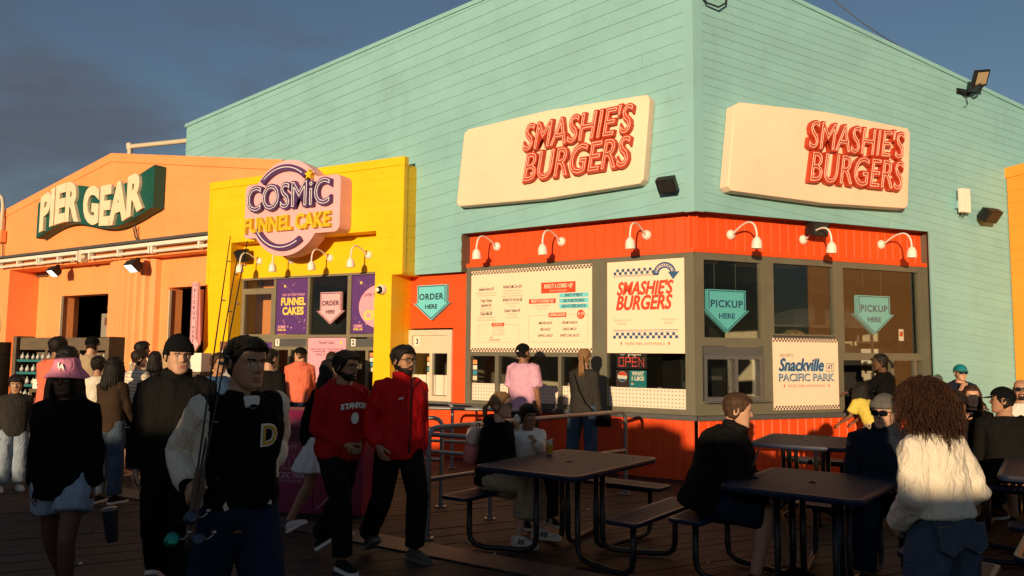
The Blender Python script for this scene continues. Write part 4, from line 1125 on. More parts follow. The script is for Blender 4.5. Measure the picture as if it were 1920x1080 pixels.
floodbox(FP @ T(-3.45, 3.68, .10) @ Matrix.Rotation(R(60), 4, 'X'), 'lit floodlight under the awning right of the fluted pier', .30, .24, .26, -10, emit('lit_lamp', (1, .95, .85), 3.0))
def big_flood():
    M = FR @ T(5.05, 5.96, .15) @ Matrix.Scale(.8, 4)
    S = thing('floodlight', 'large led floodlight on a black arm high on the mint wall', 'floodlight', M)
    mb = MB(M).tube([(-.12, -.04, 0), (-.1, -.1, .22), (.0, .0, .42)], .02, 6).tube([(.16, -.04, 0), (.14, -.1, .22), (.1, .0, .42)], .02, 6).box((-.16, -.1, 0), (.2, .02, .03)); mb.build('bracket', M_BLACK, S)
    H = M @ T(.06, .12, .40) @ Matrix.Rotation(R(12), 4, 'Z') @ Matrix.Rotation(R(28), 4, 'X')
    MB(H).box((-.2, -.16, -.07), (.2, .16, .0), bev=.015).build('housing', M_BLACK, S)
    MB(H).box((-.15, -.12, .001), (.15, .12, .006)).build('led_panel', dots('led_panel', (.30, .22, .14), (.85, .72, .5), .022, .35, .3, 'XY', diag=False), S)
    MB(M).tube([(.02, -.08, .05), (.06, -.2, .06), (.1, -.28, .04), (.05, -.36, .02), (.0, -.32, .0)], .008, 6).build('cable', M_BLACK, S)
big_flood()
def wall_box():
    M = FR @ T(4.87, 4.12, .15)
    S = thing('antenna_box', 'slim white box mounted on the mint wall beside the right sign', 'box', M)
    MB(M).box((-.10, -.19, .07), (.10, .19, .14), bev=.012).build('casing', M_WHITE, S)
    MB(M).box((-.12, -.12, .0), (-.04, .0, .07)).build('bracket', M_MINT, S)
    MB(M).tube([(0, -.19, .1), (.0, -.26, .08), (-.04, -.24, .06), (-.02, -.16, .05)], .008, 6).build('cable', M_BLACK, S)
wall_box()
def camera_ball():
    M = FY @ T(-.37, 2.71, .012)
    S = thing('security_camera', 'small white and black dome camera on the yellow pier', 'camera', M)
    MB(M).lathe([(.001, 0), (.085, 0), (.085, .05), (.075, .09), (.001, .1)], 20, M).build('base', M_WHITE, S, smooth=True, angle=40)
    H = M @ T(-.01, -.01, .075)
    MB(H).ball((0, 0, 0), .07, M=H, nu=18, nv=12).build('dome', M_BLACK, S, smooth=True)
    MB(H).lathe([(.022, .06), (.034, .066), (.034, .074), (.022, .075)], 18, H).build('ring', M_WHITE, S, smooth=True, angle=40)
camera_ball()
def left_lamp():
    M = FP @ T(-9.6, 4.55, .02)
    S = thing('arm_lamp', 'cream conduit lamp arm rising past the left end of the orange gable', 'wall lamp', M)
    MB(M).tube([(0, 0, .08), (0, .9, .08), (-.06, 1.08, .08), (-.2, 1.2, .1), (-.42, 1.22, .12), (-.6, 1.15, .14)], .045, 10).build('arm', M_CREAMFR, S, smooth=True)
    MB(M).box((-.16, -.1, .01), (.14, .22, .16), bev=.02).build('junction_box', M_ORG, S)
    MB(M).box((-.6, .05, .02), (-.16, .3, .16), bev=.02).build('white_box', M_WHITE, S)
    MB(M).tube([(.05, -.1, .05), (.06, -.5, .03), (-.05, -.75, .02), (-.3, -.8, .02)], .015, 6).build('cable', M_BLACK, S)
left_lamp()
def dark_ball_left():
    M = FP @ T(-9.95, 2.72, .03)
    S = thing('security_camera', 'dark round camera on the orange wall above the atm sign', 'camera', M)
    MB(M).lathe([(.001, 0), (.12, 0), (.12, .08), (.001, .12)], 18, M).build('base', M_WHITE, S, smooth=True, angle=40)
    MB(M).ball((-.06, 0, .13), .1, M=M, nu=14, nv=10).build('dome', M_BLACK, S, smooth=True)
dark_ball_left()
def roof_cable():
    a = FR @ Vector((-.02, 7.3, .3)); b = FR @ Vector((5.0, 6.1, .2))
    mb = MB().tube([FR @ Vector((.02, 6.62, .20)), FR @ Vector((.1, 6.5, .22)), FR @ Vector((.28, 6.46, .24)), FR @ Vector((.42, 6.55, .22)), FR @ Vector((.45, 6.7, .2))], .014, 6)
    tag(mb.build('loose_cable', M_BLACK, None, at=Matrix.Translation(FR @ Vector((.02, 6.6, .2)))), 'loose black cable loop high on the mint corner', 'cable')
    pts = []
    p0 = FR @ Vector((2.2, 8.6, -1.0)); p1 = FR @ Vector((4.4, 6.32, .14))
    for i in range(13):
        t = i / 12; p = p0.lerp(p1, t); p.z -= .25 * math.sin(PI * t); pts.append(p)
    tag(MB().tube(pts, .008, 5).build('overhead_wire', M_BLACK, None, at=Matrix.Translation(p1)), 'thin black wire sloping down to the mint roof edge', 'wire')
roof_cable()

# ---------------- things inside the burger shop
def inside():
    M = FR
    S = thing('kitchen_fridge', 'dark kitchen cabinet standing behind the right window', 'cabinet', FR @ T(3.9, .04, -1.2))
    mb = MB(M); mb.box((3.55, .04, -2.3), (4.25, 1.85, -1.3)); mb.build('body', mat('dark_appliance', (.035, .033, .03), .4, .2, 4), S)
    mb = MB(M); mb.box((3.6, .9, -1.3), (4.2, 1.5, -1.28)); mb.box((3.62, .2, -1.3), (4.2, .8, -1.28)); mb.build('door', mat('dark_steel', (.07, .065, .06), .35, metal=.6), S)
    S = thing('counter_machine', 'dark drink machine silhouette behind the left pickup hatch', 'machine', FR @ T(.55, .9, -.8))
    mb = MB(M); mb.box((.25, .8, -1.2), (.65, 1.95, -.7), bev=.02); mb.box((.72, .8, -1.3), (1.1, 2.1, -.8), bev=.02); mb.build('body', M_BLACK, S)
    mb = MB(M); mb.box((.3, 1.2, -.7), (.6, 1.28, -.64)); mb.box((.8, 1.3, -.8), (1.0, 1.36, -.76)); mb.build('tap_row', M_STEEL, S)
    S = thing('work_bench', 'steel work bench along the back of the shop', 'bench', FR @ T(1.5, .04, -2.2))
    MB(M).box((.0, .85, -2.6), (3.3, .90, -1.9)).build('bench_top', M_STEEL, S)
    mb = MB(M); mb.box((.05, .04, -2.55), (.12, .85, -2.0)); mb.box((1.6, .04, -2.55), (1.67, .85, -2.0)); mb.box((3.2, .04, -2.55), (3.27, .85, -2.0)); mb.box((.0, 1.7, -2.68), (2.2, 1.74, -2.35)); mb.build('frame', M_STEEL, S)
    for i, x in enumerate((.2, .55, .95, 1.4)):
        mb = MB(M); mb.box((x, 1.745, -2.62), (x + .25, 1.95 + .05 * (i % 2), -2.42), bev=.01)
        tag(mb.build('storage_box', mat('dull_box', (.16, .10, .06), .7), None, at=FR @ T(x, 1.745, -2.5)), 'dull brown storage box on the high shelf inside the shop', 'box', 'boxes on the kitchen shelf')
    for i, (x, y) in enumerate(((.6, 3.1), (2.2, 3.1))):
        S = thing('ceiling_light', 'unlit long ceiling light inside the %s pickup window' % ('left', 'middle')[i], 'ceiling light', FR @ T(x, 3.12, -1.3))
        MB(M).box((x - .6, 3.1, -1.4), (x + .7, 3.19, -1.22), bev=.01).build('housing', M_WHITE, S)
    S = thing('range_hood', 'steel range hood hanging from the kitchen ceiling behind the right window', 'range hood', FR @ T(4.9, 3.1, -3.0))
    mb = MB(M); mb.loft([[Vector((x, 2.25, z)) for x, z in ((3.9, -3.5), (6.3, -3.5), (6.3, -2.5), (3.9, -2.5))], [Vector((x, 2.38, z)) for x, z in ((3.9, -3.5), (6.3, -3.5), (6.3, -2.5), (3.9, -2.5))], [Vector((x, 2.85, z)) for x, z in ((4.4, -3.5), (5.8, -3.5), (5.8, -2.9), (4.4, -2.9))], [Vector((x, 3.19, z)) for x, z in ((4.4, -3.5), (5.8, -3.5), (5.8, -2.9), (4.4, -2.9))]]); mb.build('hood', M_STEEL, S)
    S = thing('wire_shelf', 'wire storage shelf against the back wall of the kitchen', 'shelf', FR @ T(6.9, .04, -3.3))
    mb = MB(M)
    for y in (.5, 1.0, 1.5, 1.95): mb.box((6.4, y, -3.5), (7.6, y + .03, -3.1))
    for x in (6.4, 7.57): mb.box((x, .04, -3.12), (x + .03, 2.3, -3.09)); mb.box((x, .04, -3.5), (x + .03, 2.3, -3.47))
    mb.build('frame', M_STEEL, S)
    for i, (x, y, w, h, c) in enumerate(((6.45, 1.531, .3, .3, M_WHITE), (6.8, 1.531, .25, .22, M_RED), (7.1, 1.531, .35, .28, M_CREAMFR), (6.5, 1.031, .4, .3, M_CREAMFR), (7.0, 1.031, .3, .36, M_WHITE), (6.5, 1.981, .5, .3, M_CREAMFR), (7.1, 1.981, .3, .22, M_STEEL))):
        tag(MB(M).box((x, y, -3.45), (x + w, y + h, -3.15), bev=.015).build('storage_tub', c, None, at=FR @ T(x, y, -3.3)), 'tub or carton stored on the wire shelf inside the kitchen', 'tub', 'tubs on the kitchen wire shelf')
    S = thing('oven_range', 'dark cooking range under the steel hood inside the kitchen', 'range', FR @ T(5.1, .04, -3.0))
    MB(M).box((4.1, .04, -3.5), (6.1, .95, -2.7), bev=.01).build('body', M_STEEL, S); MB(M).box((4.15, .3, -2.7), (6.05, .8, -2.68)).build('door', M_BLACK, S)
    M2 = FR @ T(1.75, 1.955, -.09)
    S = thing('foil_tray', 'crumpled gold foil tray on the ledge above the welcome poster', 'tray', M2)
    bm = bmesh.new(); bmesh.ops.create_icosphere(bm, subdivisions=3, radius=1)
    for v in bm.verts:
        q = 1 + .25 * noise.noise(v.co * 3.0); v.co = Vector((v.co.x * .21 * q, max(v.co.y, -.2) * .075 * q + .015, v.co.z * .07 * q))
    MB(M2).bm(bm, M2).build('foil', mat('gold_foil', (.75, .55, .2), .25, .1, 20, metal=.9), S)
    tag(MB(FR).box((1.29, 1.9, -.22), (2.43, 1.952, -.03)).build('inner_ledge', M_DGREY, None, at=FR @ T(1.86, 1.92, -.1)), 'dark inner ledge along the middle pickup window', 'ledge')
inside()
# ================================================================== RAILS, TABLES, STALL GOODS
def rail(name, lab, p0, p1, h=.97, mids=(.55,), r=.024, end0=True, end1=True, posts=0, drop=0.0):
    p0 = Vector((p0[0], p0[1], 0)); p1 = Vector((p1[0], p1[1], 0))
    S = thing(name, lab, 'railing', Matrix.Translation(p0))
    d = (p1 - p0).normalized(); L = (p1 - p0).length; up = Vector((0, 0, 1)); rr = .09
    pts = []
    if end0: pts += [p0 + up * .02, p0 + up * (h - rr)] + [p0 + d * (rr - rr * math.cos(a)) + up * (h - rr + rr * math.sin(a)) for a in (PI / 6, PI / 3, PI / 2)]
    else: pts += [p0 + up * h]
    if end1: pts += [p1 - d * (rr - rr * math.cos(a)) + up * (h - rr + rr * math.sin(a)) for a in (PI / 2, PI / 3, PI / 6)] + [p1 + up * (h - rr), p1 + up * .02]
    else: pts += [p1 + up * h]
    MB().tube(pts, r, 12).build('top_rail', M_GALV, S, smooth=True, angle=60)
    for m in mids: MB().tube([p0 + up * m, p1 + up * m], r * .85, 10).build('mid_rail', M_GALV, S, smooth=True, angle=60)
    for i in range(posts):
        q = p0 + d * L * (i + 1) / (posts + 1)
        MB().tube([q + up * .02, q + up * (h - .01)], r, 10).build('post', M_GALV, S, smooth=True, angle=60)
    qs = [p0 + d * L * (i + 1) / (posts + 1) for i in range(posts)] + ([p0] if end0 else []) + ([p1] if end1 else [])
    for q in qs: MB().lathe([(.001, 0), (.06, 0), (.06, .012), (.034, .014), (.034, .05), (.001, .05)], 16, Matrix.Translation(q)).build('base_flange', M_GALV, S, smooth=True, angle=40)
    return S
def Lp(a, o): v = FL @ Vector((a, 0, o)); return (v.x, v.y)
rail('queue_railing', 'grey pipe railing bent down at both ends beside the seated pair', (-.74, 7.1), (1.38, 9.42), .98, (.52,))
rail('queue_railing', 'grey pipe railing along the order windows behind the red jacket man', Lp(-7.3, 1.05), Lp(-3.3, 1.05), .93, (.55,), posts=2)
rail('queue_railing', 'short grey pipe railing ending behind the pink shirt customer', Lp(-3.3, 2.1), Lp(-1.6, 1.55), .93, (.5,))
rail('queue_railing', 'grey pipe railing running behind the maroon bin', (-3.3, 9.0), (-.75, 8.55), .95, (.82, .5), posts=1)
rail('queue_railing', 'grey pipe railing post beside the striped sweater woman', (-4.65, 9.93), (-3.55, 9.55), .95, (.5,))
rail('queue_railing', 'low grey railing between the red jacket man and the seated woman', (-1.9, 8.9), (-.2, 7.95), .80, (.62,))
# red chain hanging at the end of the railing
def chain():
    p = Vector((1.36, 9.40, .86)); mb = MB()
    for i in range(14):
        c = p + Vector((-.04, .0, -.055 * i)); n = 10
        Mx = Matrix.Translation(c) @ Matrix.Rotation(PI / 2 * (i % 2), 4, 'Z')
        mb.tube([Mx @ Vector((.018 * math.cos(2 * PI * k / n), 0, .036 * math.sin(2 * PI * k / n))) for k in range(n + 1)], .006, 5)
    tag(mb.build('hanging_chain', mat('red_chain', (.45, .03, .02), .4), None, at=Matrix.Translation(p)), 'red plastic chain hanging from the railing end', 'chain')
chain()
# tread plate strip across the deck
def strip():
    p0, p1 = Vector((-5.6, 9.95, 0)), Vector((1.5, 5.25, 0))
    d = (p1 - p0).normalized(); n = Vector((-d.y, d.x, 0))
    M = Matrix(((d.x, n.x, 0, p0.x), (d.y, n.y, 0, p0.y), (0, 0, 1, 0), (0, 0, 0, 1)))
    L = (p1 - p0).length; k = 4
    mb = MB(M)
    for i in range(k): mb.box((L * i / k + .004, -.17, .002), (L * (i + 1) / k - .004, .17, .010), M)
    o = mb.build('tread_plate_strip', dots('tread_plate', (.10, .095, .085), (.22, .2, .17), .045, .55, .45, 'XY', bump=.8, metal=.5), None, at=M)
    tag(o, 'grey tread plate strip laid across the deck boards', 'floor plate')
strip()

# ---------------- picnic tables
M_MESHBLUE = dots('perforated_blue_metal', (.008, .016, .045), (.002, .003, .008), .030, .25, .5, 'XY', bump=-.9)
M_NAVY = mat('navy_coated_steel', (.010, .017, .045), .42, .15, 6.0, .1, 40)
M_BLKPIPE = mat('black_coated_pipe', (.012, .012, .014), .33, .1, 6.0)
def slab(M, x0, y0, x1, y1, z0, z1, r):
    """rounded-corner perforated top with a rolled rim"""
    n = 5
    P = rrect(x0, y0, x1, y1, r, n)
    def ring(k, z): 
        q = rrect(x0 + k, y0 + k, x1 - k, y1 - k, max(r - k, .01), n); return [Vector((a, b, z)) for a, b in q]
    top = MB(M); top.add(ring(.035, z1 - .004), [tuple(range(len(P)))])
    rim = MB(M).loft([ring(.036, z1 - .03), ring(.03, z0), ring(.008, z0 + .002), ring(0, (z0 + z1) / 2), ring(.006, z1 - .002), ring(.02, z1), ring(.036, z1 - .005)], cap=False)
    rim.add(ring(.034, z1 - .031), [tuple(range(len(P) - 1, -1, -1))])
    return top, rim
def picnic_table(lab, cx, cy, rot, w=1.1, l=1.3, seats=(0, 1, 2, 3), h=.76):
    M = T(cx, cy) @ Matrix.Rotation(R(rot), 4, 'Z')
    S = thing('picnic_table', lab, 'picnic table', M, 'dark blue picnic tables')
    a, b = slab(M, -w / 2, -l / 2, w / 2, l / 2, h - .045, h, .09)
    t = b.build('tabletop', M_NAVY, S, smooth=True, angle=50); a.build('perforated_sheet', M_MESHBLUE, t)
    mb = MB(M).tube([(0, 0, h - .05), (0, 0, h - .08)], .05, 12); mb.lathe([(.03, h + .001), (.034, h + .004), (.022, h + .004), (.022, h - .01)], 14, M); mb.build('umbrella_socket', M_NAVY, t)
    for k in seats:
        Mk = M @ Matrix.Rotation(PI / 2 * k, 4, 'Z'); dd = (w if k % 2 == 0 else l) / 2
        ln = (l if k % 2 == 0 else w)
        a, b = slab(Mk, dd + .16, -ln * .42, dd + .44, ln * .42, .425, .46, .05)
        s = b.build('seat', M_NAVY, S, smooth=True, angle=50); a.build('perforated_sheet', M_MESHBLUE, s)
        for sy in (-1, 1):
            y = sy * ln * .26
            pts = [(.20, y * .55, h - .05), (.20, y * .55, .14), (.215, y * .56, .075), (.26, y * .6, .04), (.34, y * .68, .028), (dd + .12, y * .95, .028), (dd + .22, y, .04), (dd + .275, y, .08), (dd + .29, y, .15), (dd + .29, y, .43)]
            MB(Mk).tube(pts, .024, 10).build('leg', M_BLKPIPE, S, smooth=True)
        MB(Mk).tube([(dd + .29, -ln * .26, .405), (dd + .29, ln * .26, .405)], .018, 8).build('seat_brace', M_BLKPIPE, S, smooth=True)
    return S
# table corners read: (-.33,6.24) (.46,5.75) (1.3,6.89) (.63,7.5)
picnic_table('dark blue picnic table with a yellow drink on it, in front of the order windows', .50, 6.62, -36, .98, 1.42, (0, 1, 2))
picnic_table('dark blue picnic table between the dark jacket man and the grey cap man', 2.17, 5.66, -38, .95, 1.15, (0, 1, 2))
picnic_table('empty dark blue picnic table by the red base wall', 3.18, 8.45, -30, .95, 1.2, (0, 1, 2, 3))
picnic_table('dark blue picnic table at the right edge beyond the white sweater woman', 4.52, 6.3, -35, 1.0, 1.3)
picnic_table('dark blue picnic table nearest the camera in the lower right corner', 3.05, 3.78, -38, 1.0, 1.3)
picnic_table('dark blue picnic table under the group at the far right', 5.15, 8.2, -25, 1.0, 1.3)

# ---------------- maroon bin
def bin_():
    p = ground(600, 968); M = T(p.x - .03, p.y + .28) @ Matrix.Rotation(R(-9), 4, 'Z')
    S = thing('bin_cabinet', 'maroon bin cabinet with white park logo behind the red hoodie man', 'bin', M)
    mr = mat('maroon_enamel', (.20, .012, .055), .4, .08, 2.0)
    Fm = M @ Matrix(((1, 0, 0, 0), (0, 0, -1, 0), (0, 1, 0, 0), (0, 0, 0, 1)))     # front frame: x right, y up, z to viewer
    prof = [(-.30, .03), (.30, .03), (.30, .92)] + [(.30 - .14 + .14 * math.cos(a), .92 + .14 * math.sin(a)) for a in (PI / 8, PI / 4, 3 * PI / 8, PI / 2)] + [(-.30 + .14 - .14 * math.sin(a), .92 + .14 * math.cos(a)) for a in (0, PI / 8, PI / 4, 3 * PI / 8, PI / 2)]
    for k, (x0, x1) in enumerate(((-.52, -.005), (.005, .52))):
        MB(M).loft([[Vector((x, y, z)) for y, z in prof] for x in (x0, x1)]).build('compartment', mr, S, smooth=True, angle=30)
        MB(Fm).box((x0 + .1, .74, .295), (x1 - .1, .90, .303)).build('flap', mat('dark_maroon', (.09, .008, .03), .4), S)
    MB(M).box((-.5, -.27, 0), (.5, .27, .04)).build('plinth', M_BLACK, S)
    w = MB(Fm); z = .304
    put_text(w, Fm, "PACIFIC PARK", -.26, .40, .085, z, offset=.002, fit=.36); put_text(w, Fm, "SANTA MONICA PIER", -.26, .345, .04, z, fit=.28); put_text(w, Fm, "MUSIC", -.26, .47, .05, z, fit=.16)
    for i in range(9): 
        a = PI * i / 8; rect(w, Fm, -.26 + .10 * math.cos(a) - .004, .50 + .10 * math.sin(a) - .004, -.26 + .10 * math.cos(a) + .004, .50 + .10 * math.sin(a) + .004, z)
    for dx in (-.06, 0, .06): rect(w, Fm, -.263 + dx, .50, -.257 + dx, .58, z)
    w.tube([(.05 + .36 * math.sin(t) * .9 + .0, .08 + .75 * t / 2.4, z) for t in [2.4 * i / 20 for i in range(21)]], .006, 6, Fm)
    put_text(w, Fm, "WASTE", -.26, .69, .05, z, fit=.15); put_text(w, Fm, "RECYCLE", .26, .69, .05, z, fit=.2)
    w.build('white_print', mat('pale_pink_print', (.55, .3, .34), .5), S)
bin_()

# ---------------- souvenir shelves at the gear shop
M_SHELF = mat('dark_shelf_wood', (.11, .075, .045), .6, .35, 3.0, .3, 30, stretch=(1, 1, 8))
M_TEALSTRIP = mat('teal_price_strip', (.004, .15, .17), .4)
SHO = thing('souvenir_shelf', 'tall wooden souvenir shelf with teal price strips and rows of glass trinkets', 'shelf', T(-7.26, 12.55) @ Matrix.Rotation(R(-8), 4, 'Z'))
def shelves():
    M = WM[SHO.name]
    Fm = M @ Matrix(((1, 0, 0, 0), (0, 0, -1, 0), (0, 1, 0, 0), (0, 0, 0, 1)))
    w = .85
    mb = MB(Fm); mb.box((-w, 0, -.35), (-w + .06, 1.88, .05)); mb.box((w - .06, 0, -.35), (w, 1.88, .05)); mb.box((-w + .06, 0, -.35), (w - .06, 1.86, -.33)); mb.box((-w + .06, 1.66, -.33), (w - .06, 1.86, -.02)); mb.box((-w + .06, 0, -.33), (w - .06, .12, .04))
    for x in (-.30, .27): mb.box((x - .02, .12, -.33), (x + .02, 1.66, -.02))
    mb.build('carcass', M_SHELF, SHO)
    rnd = random.Random(3); first = None; cnt = 0
    for i, y in enumerate((1.50, 1.30, 1.10, .90, .70, .50, .30)):
        full = True
        MB(Fm).box((-w + .06, y - .02, -.33), (w - .06, y, .03)).build('board', M_SHELF, SHO)
        MB(Fm).box((-w + .08, y - .035, .031), ((w - .08) if full else -.32, y + .002, .04)).build('price_strip', M_TEALSTRIP, SHO)
        x = -w + .12
        while x < (w - .1 if full else -.33):
            Mb = Fm @ T(x, y, -.03) @ Matrix.Rotation(R(-90), 4, 'X')
            if first is None:
                first = thing('glass_trinket', 'small clear glass trinket with a pale base on the souvenir shelf', 'trinket', Mb, 'glass trinkets on the souvenir shelf')
                MB(Mb).lathe([(.001, 0), (.034, 0), (.034, .02), (.001, .021)], 12, Mb).build('base', M_DGREY, first, smooth=True, angle=40)
                MB(Mb).lathe([(.001, .021), (.03, .022), (.032, .05), (.022, .075), (.008, .09), (.007, .11), (.001, .115)], 12, Mb).build('bulb', mat('pale_glass', (.62, .62, .60), .08, .3, 30, spec=.8), first, smooth=True)
            else: clone(first, Mb @ Matrix.Rotation(rnd.random() * 6, 4, 'Z') @ Matrix.Scale(rnd.uniform(.8, 1.12), 4))
            x += rnd.uniform(.085, .11); cnt += 1
    # boxed goods on a stepped rack in front of the shelf
    R2 = thing('gift_rack', 'low wooden gift rack with white labels in front of the souvenir shelf', 'shelf', M @ T(.1, -.28))
    Fr = Fm @ T(.12, 0, .28)
    mb = MB(Fr); mb.box((-.36, 0, -.2), (-.31, 1.05, .1)); mb.box((.31, 0, -.2), (.36, 1.05, .1)); mb.box((-.31, 1.0, -.2), (.31, 1.05, .11)); mb.box((-.31, .66, -.2), (.31, .70, .1)); mb.box((-.31, .3, -.2), (.31, .34, .1)); mb.box((-.31, 0, -.2), (.31, 1.0, -.18)); mb.build('carcass', M_SHELF, R2)
    labs = ['white gift carton with dark doodles at the left on the gift rack', 'plain white gift carton in the middle on the gift rack', 'white gift carton at the right on the gift rack']
    for i in range(3):
        Mb = Fr @ T(-.22 + .22 * i, 1.052, 0)
        S = thing('gift_carton', labs[i], 'carton', Mb, 'white cartons on the gift rack')
        MB(Mb).box((-.1, 0, -.12), (.1, .15, .08), bev=.006).build('carton', M_WHITE, S)
        mb = MB(Mb); rnd2 = random.Random(i)
        for q in range(4): 
            x, y = rnd2.uniform(-.08, .05), rnd2.uniform(.03, .1); rect(mb, Mb, x, y, x + .03, y + .025, .0815)
        mb.build('print', M_INK, S)
    for i, (y, lab) in enumerate(((.70, 'row of maroon souvenir boxes on the upper gift rack shelf'), (.34, 'row of white souvenir boxes on the lower gift rack shelf'))):
        Mb = Fr @ T(0, y + .001, 0); S = thing('souvenir_box', lab, 'boxes', Mb)
        for q in range(5): MB(Mb).box((-.29 + .118 * q, 0, -.15), (-.29 + .118 * q + .108, .21, .07), bev=.004).build('box', mat('maroon_card', (.14, .02, .03), .5) if i == 0 else M_WHITE, S)
    # counter with goods at the right
    Mc = T(-5.6, 12.75) @ Matrix.Rotation(R(-14), 4, 'Z'); Fc = Mc @ Matrix(((1, 0, 0, 0), (0, 0, -1, 0), (0, 1, 0, 0), (0, 0, 0, 1)))
    C_ = thing('sales_counter', 'wooden sales counter stacked with cartons before the fluted pier', 'counter', Mc)
    mb = MB(Fc); mb.box((-.75, 0, -.3), (.75, 1.28, .22)); mb.box((-.8, 1.28, -.35), (.8, 1.33, .28)); mb.build('body', M_SHELF, C_)
    spec = [(-.68, .28, .14, M_WHITE, 'low white tray of trinkets at the left of the sales counter'), (-.36, .22, .26, M_CREAMFR, 'cream carton standing on the sales counter'), (-.12, .26, .36, mat('tan_card', (.42, .28, .15), .7), 'tall tan carton on the sales counter'), (.18, .2, .18, mat('dull_box', (.16, .10, .06), .7), 'small brown carton on the sales counter'), (.42, .25, .30, M_WHITE, 'white carton at the right of the sales counter')]
    for x, wd_, h, m, lab in spec:
        Mb = Fc @ T(x, 1.331, 0)
        tag(MB(Mb).box((0, 0, -.15), (wd_, h, .12), bev=.006).build('carton', m, None, at=Mb), lab, 'carton')
    # sign board over the counter at the doorway
    Ms = Fc @ T(1.2, 1.62, .1)
    S = thing('notice_board', 'small framed notice with a white card beside the doorway', 'notice', Ms)
    MB(Ms).box((-.22, -.2, -.03), (.22, .2, .0), bev=.006).build('frame', mat('red_brown_frame', (.18, .06, .03), .5), S); MB(Ms).box((-.17, -.1, .0), (.17, .06, .006)).build('card', M_WHITE, S)
    mb = MB(Ms).box((-.015, -1.62, -.04), (.015, -.2, -.02)); mb.build('stand', M_BLACK, S)
    # shelf cut by the left edge
    Me = T(-8.85, 12.5) @ Matrix.Rotation(R(-8), 4, 'Z'); Fe = Me @ Matrix(((1, 0, 0, 0), (0, 0, -1, 0), (0, 1, 0, 0), (0, 0, 0, 1)))
    S = thing('snack_shelf', 'wooden shelf of snack packets cut by the left photo edge', 'shelf', Me)
    mb = MB(Fe); mb.box((-.9, 0, -.3), (.62, 1.78, -.28)); mb.box((.57, 0, -.28), (.62, 1.78, .06))
    for y in (.2, .52, .84, 1.14, 1.42): mb.box((-.9, y - .03, -.28), (.57, y, .05))
    mb.build('carcass', M_SHELF, S)
    pc = [mat('yellow_packet', (.5, .36, .06), .5), mat('brown_packet', (.22, .12, .06), .5), M_CREAMFR, mat('purple_packet', (.10, .06, .12), .5)]
    for i, y in enumerate((.2, .52, .84, 1.14, 1.42)):
        for q in range(4):
            Mb = Fe @ T(-.02 + .15 * q, y + .001, -.02)
            tag(MB(Mb).box((-.06, 0, -.1), (.06, .19 + .02 * ((q + i) % 3), .04), bev=.012).build('snack_packet', pc[(q + i) % 4], None, at=Mb), 'small snack packet on the shelf cut by the left edge', 'packet', 'snack packets on the left shelf')
    # things seen in the dark doorways
    Mx = FP @ T(-6.1, 2.0, -1.5)
    S = thing('framed_print', 'grey framed print hanging in the left doorway', 'picture', FP @ T(-6.72, 2.28, -1.2)); MB(FP).box((-7.0, 2.0, -1.25), (-6.4, 2.6, -1.2)).build('frame', mat('grey_print_paper', (.28, .26, .22), .5), S)
    mb = MB(FP).box((-6.85, 2.3, -1.2), (-6.55, 2.5, -1.195)); mb.build('print', mat('brown_print', (.16, .07, .05), .5), S)
    S = thing('white_carton', 'small white carton high in the left doorway', 'carton', FP @ T(-5.5, 2.6, -1.0)); MB(FP).box((-5.75, 2.585, -1.1), (-5.35, 2.85, -.95)).build('carton', M_WHITE, S)
    # colourful goods on a rack in the right doorway
    S = thing('goods_rack', 'dim rack of goods inside the right doorway', 'rack', FP @ T(-2.2, 0, -1.6))
    mb = MB(FP)
    for y in (.5, 1.0, 1.5, 1.9): mb.box((-2.9, y, -1.9), (-1.5, y + .03, -1.5))
    mb.box((-2.92, 0, -1.9), (-2.88, 2.1, -1.5)); mb.box((-1.52, 0, -1.9), (-1.48, 2.1, -1.5)); mb.build('frame', M_SHELF, S)
    rr_ = random.Random(5); gc = [(.4, .05, .03), (.35, .3, .2), (.05, .15, .2), (.3, .2, .04)]
    for y in (1.0, 1.5, 1.9):
        for q in range(6):
            MB(FP).box((-2.85 + .22 * q, y + .031, -1.8), (-2.85 + .22 * q + .17, y + .031 + rr_.uniform(.12, .3), -1.55), bev=.01).build('goods', mat('goods_%s' % ('red', 'cream', 'teal', 'gold')[q % 4], gc[q % 4], .6), S)
shelves()

# scraps on the deck
def litter():
    rnd = random.Random(12)
    spots = [(1.6, 6.3), (.9, 5.9), (-.2, 6.5), (2.4, 6.6), (.2, 7.2), (-1.9, 6.0), (1.2, 4.9), (3.0, 7.2), (-3.4, 6.1), (.7, 8.4)]
    labs = 'small pale scrap of litter lying on the dark deck boards'
    for x, y in spots:
        M = T(x + rnd.uniform(-.2, .2), y + rnd.uniform(-.2, .2), .004) @ Matrix.Rotation(rnd.uniform(0, 6), 4, 'Z')
        w, h = rnd.uniform(.012, .03), rnd.uniform(.01, .022)
        mb = MB(M); n = 7
        r0 = [(w * math.cos(2 * PI * i / n) * rnd.uniform(.6, 1), h * math.sin(2 * PI * i / n) * rnd.uniform(.6, 1)) for i in range(n)]
        mb.loft([[Vector((a, b, 0)) for a, b in r0], [Vector((a * .9, b * .8, .004 + .006 * rnd.random())) for a, b in r0]])
        tag(mb.build('litter_scrap', M_WHITE, None, at=M), labs, 'litter', 'litter scraps on the deck')
litter()
# added shade blocks behind the viewer, heights set by the shade they cast
shade_block(-26, -9.6, -6.5, 2.12, 4, M_OCH, 'unseen ochre block added for shade behind the viewer on the far left')
shade_block(-9.2, -2.1, -6.5, 2.62, 4, M_MINT, 'unseen mint block added for shade behind the viewer', ((-7.1, -6.3, 2.85, 3.05), (-5.75, -4.95, 3.45, 3.15), (-4.78, -4.15, 2.95, 3.1)))
shade_block(-1.7, 8.5, -6.5, 2.06, 4, M_YEL, 'unseen yellow block added for shade behind the viewer on the right')
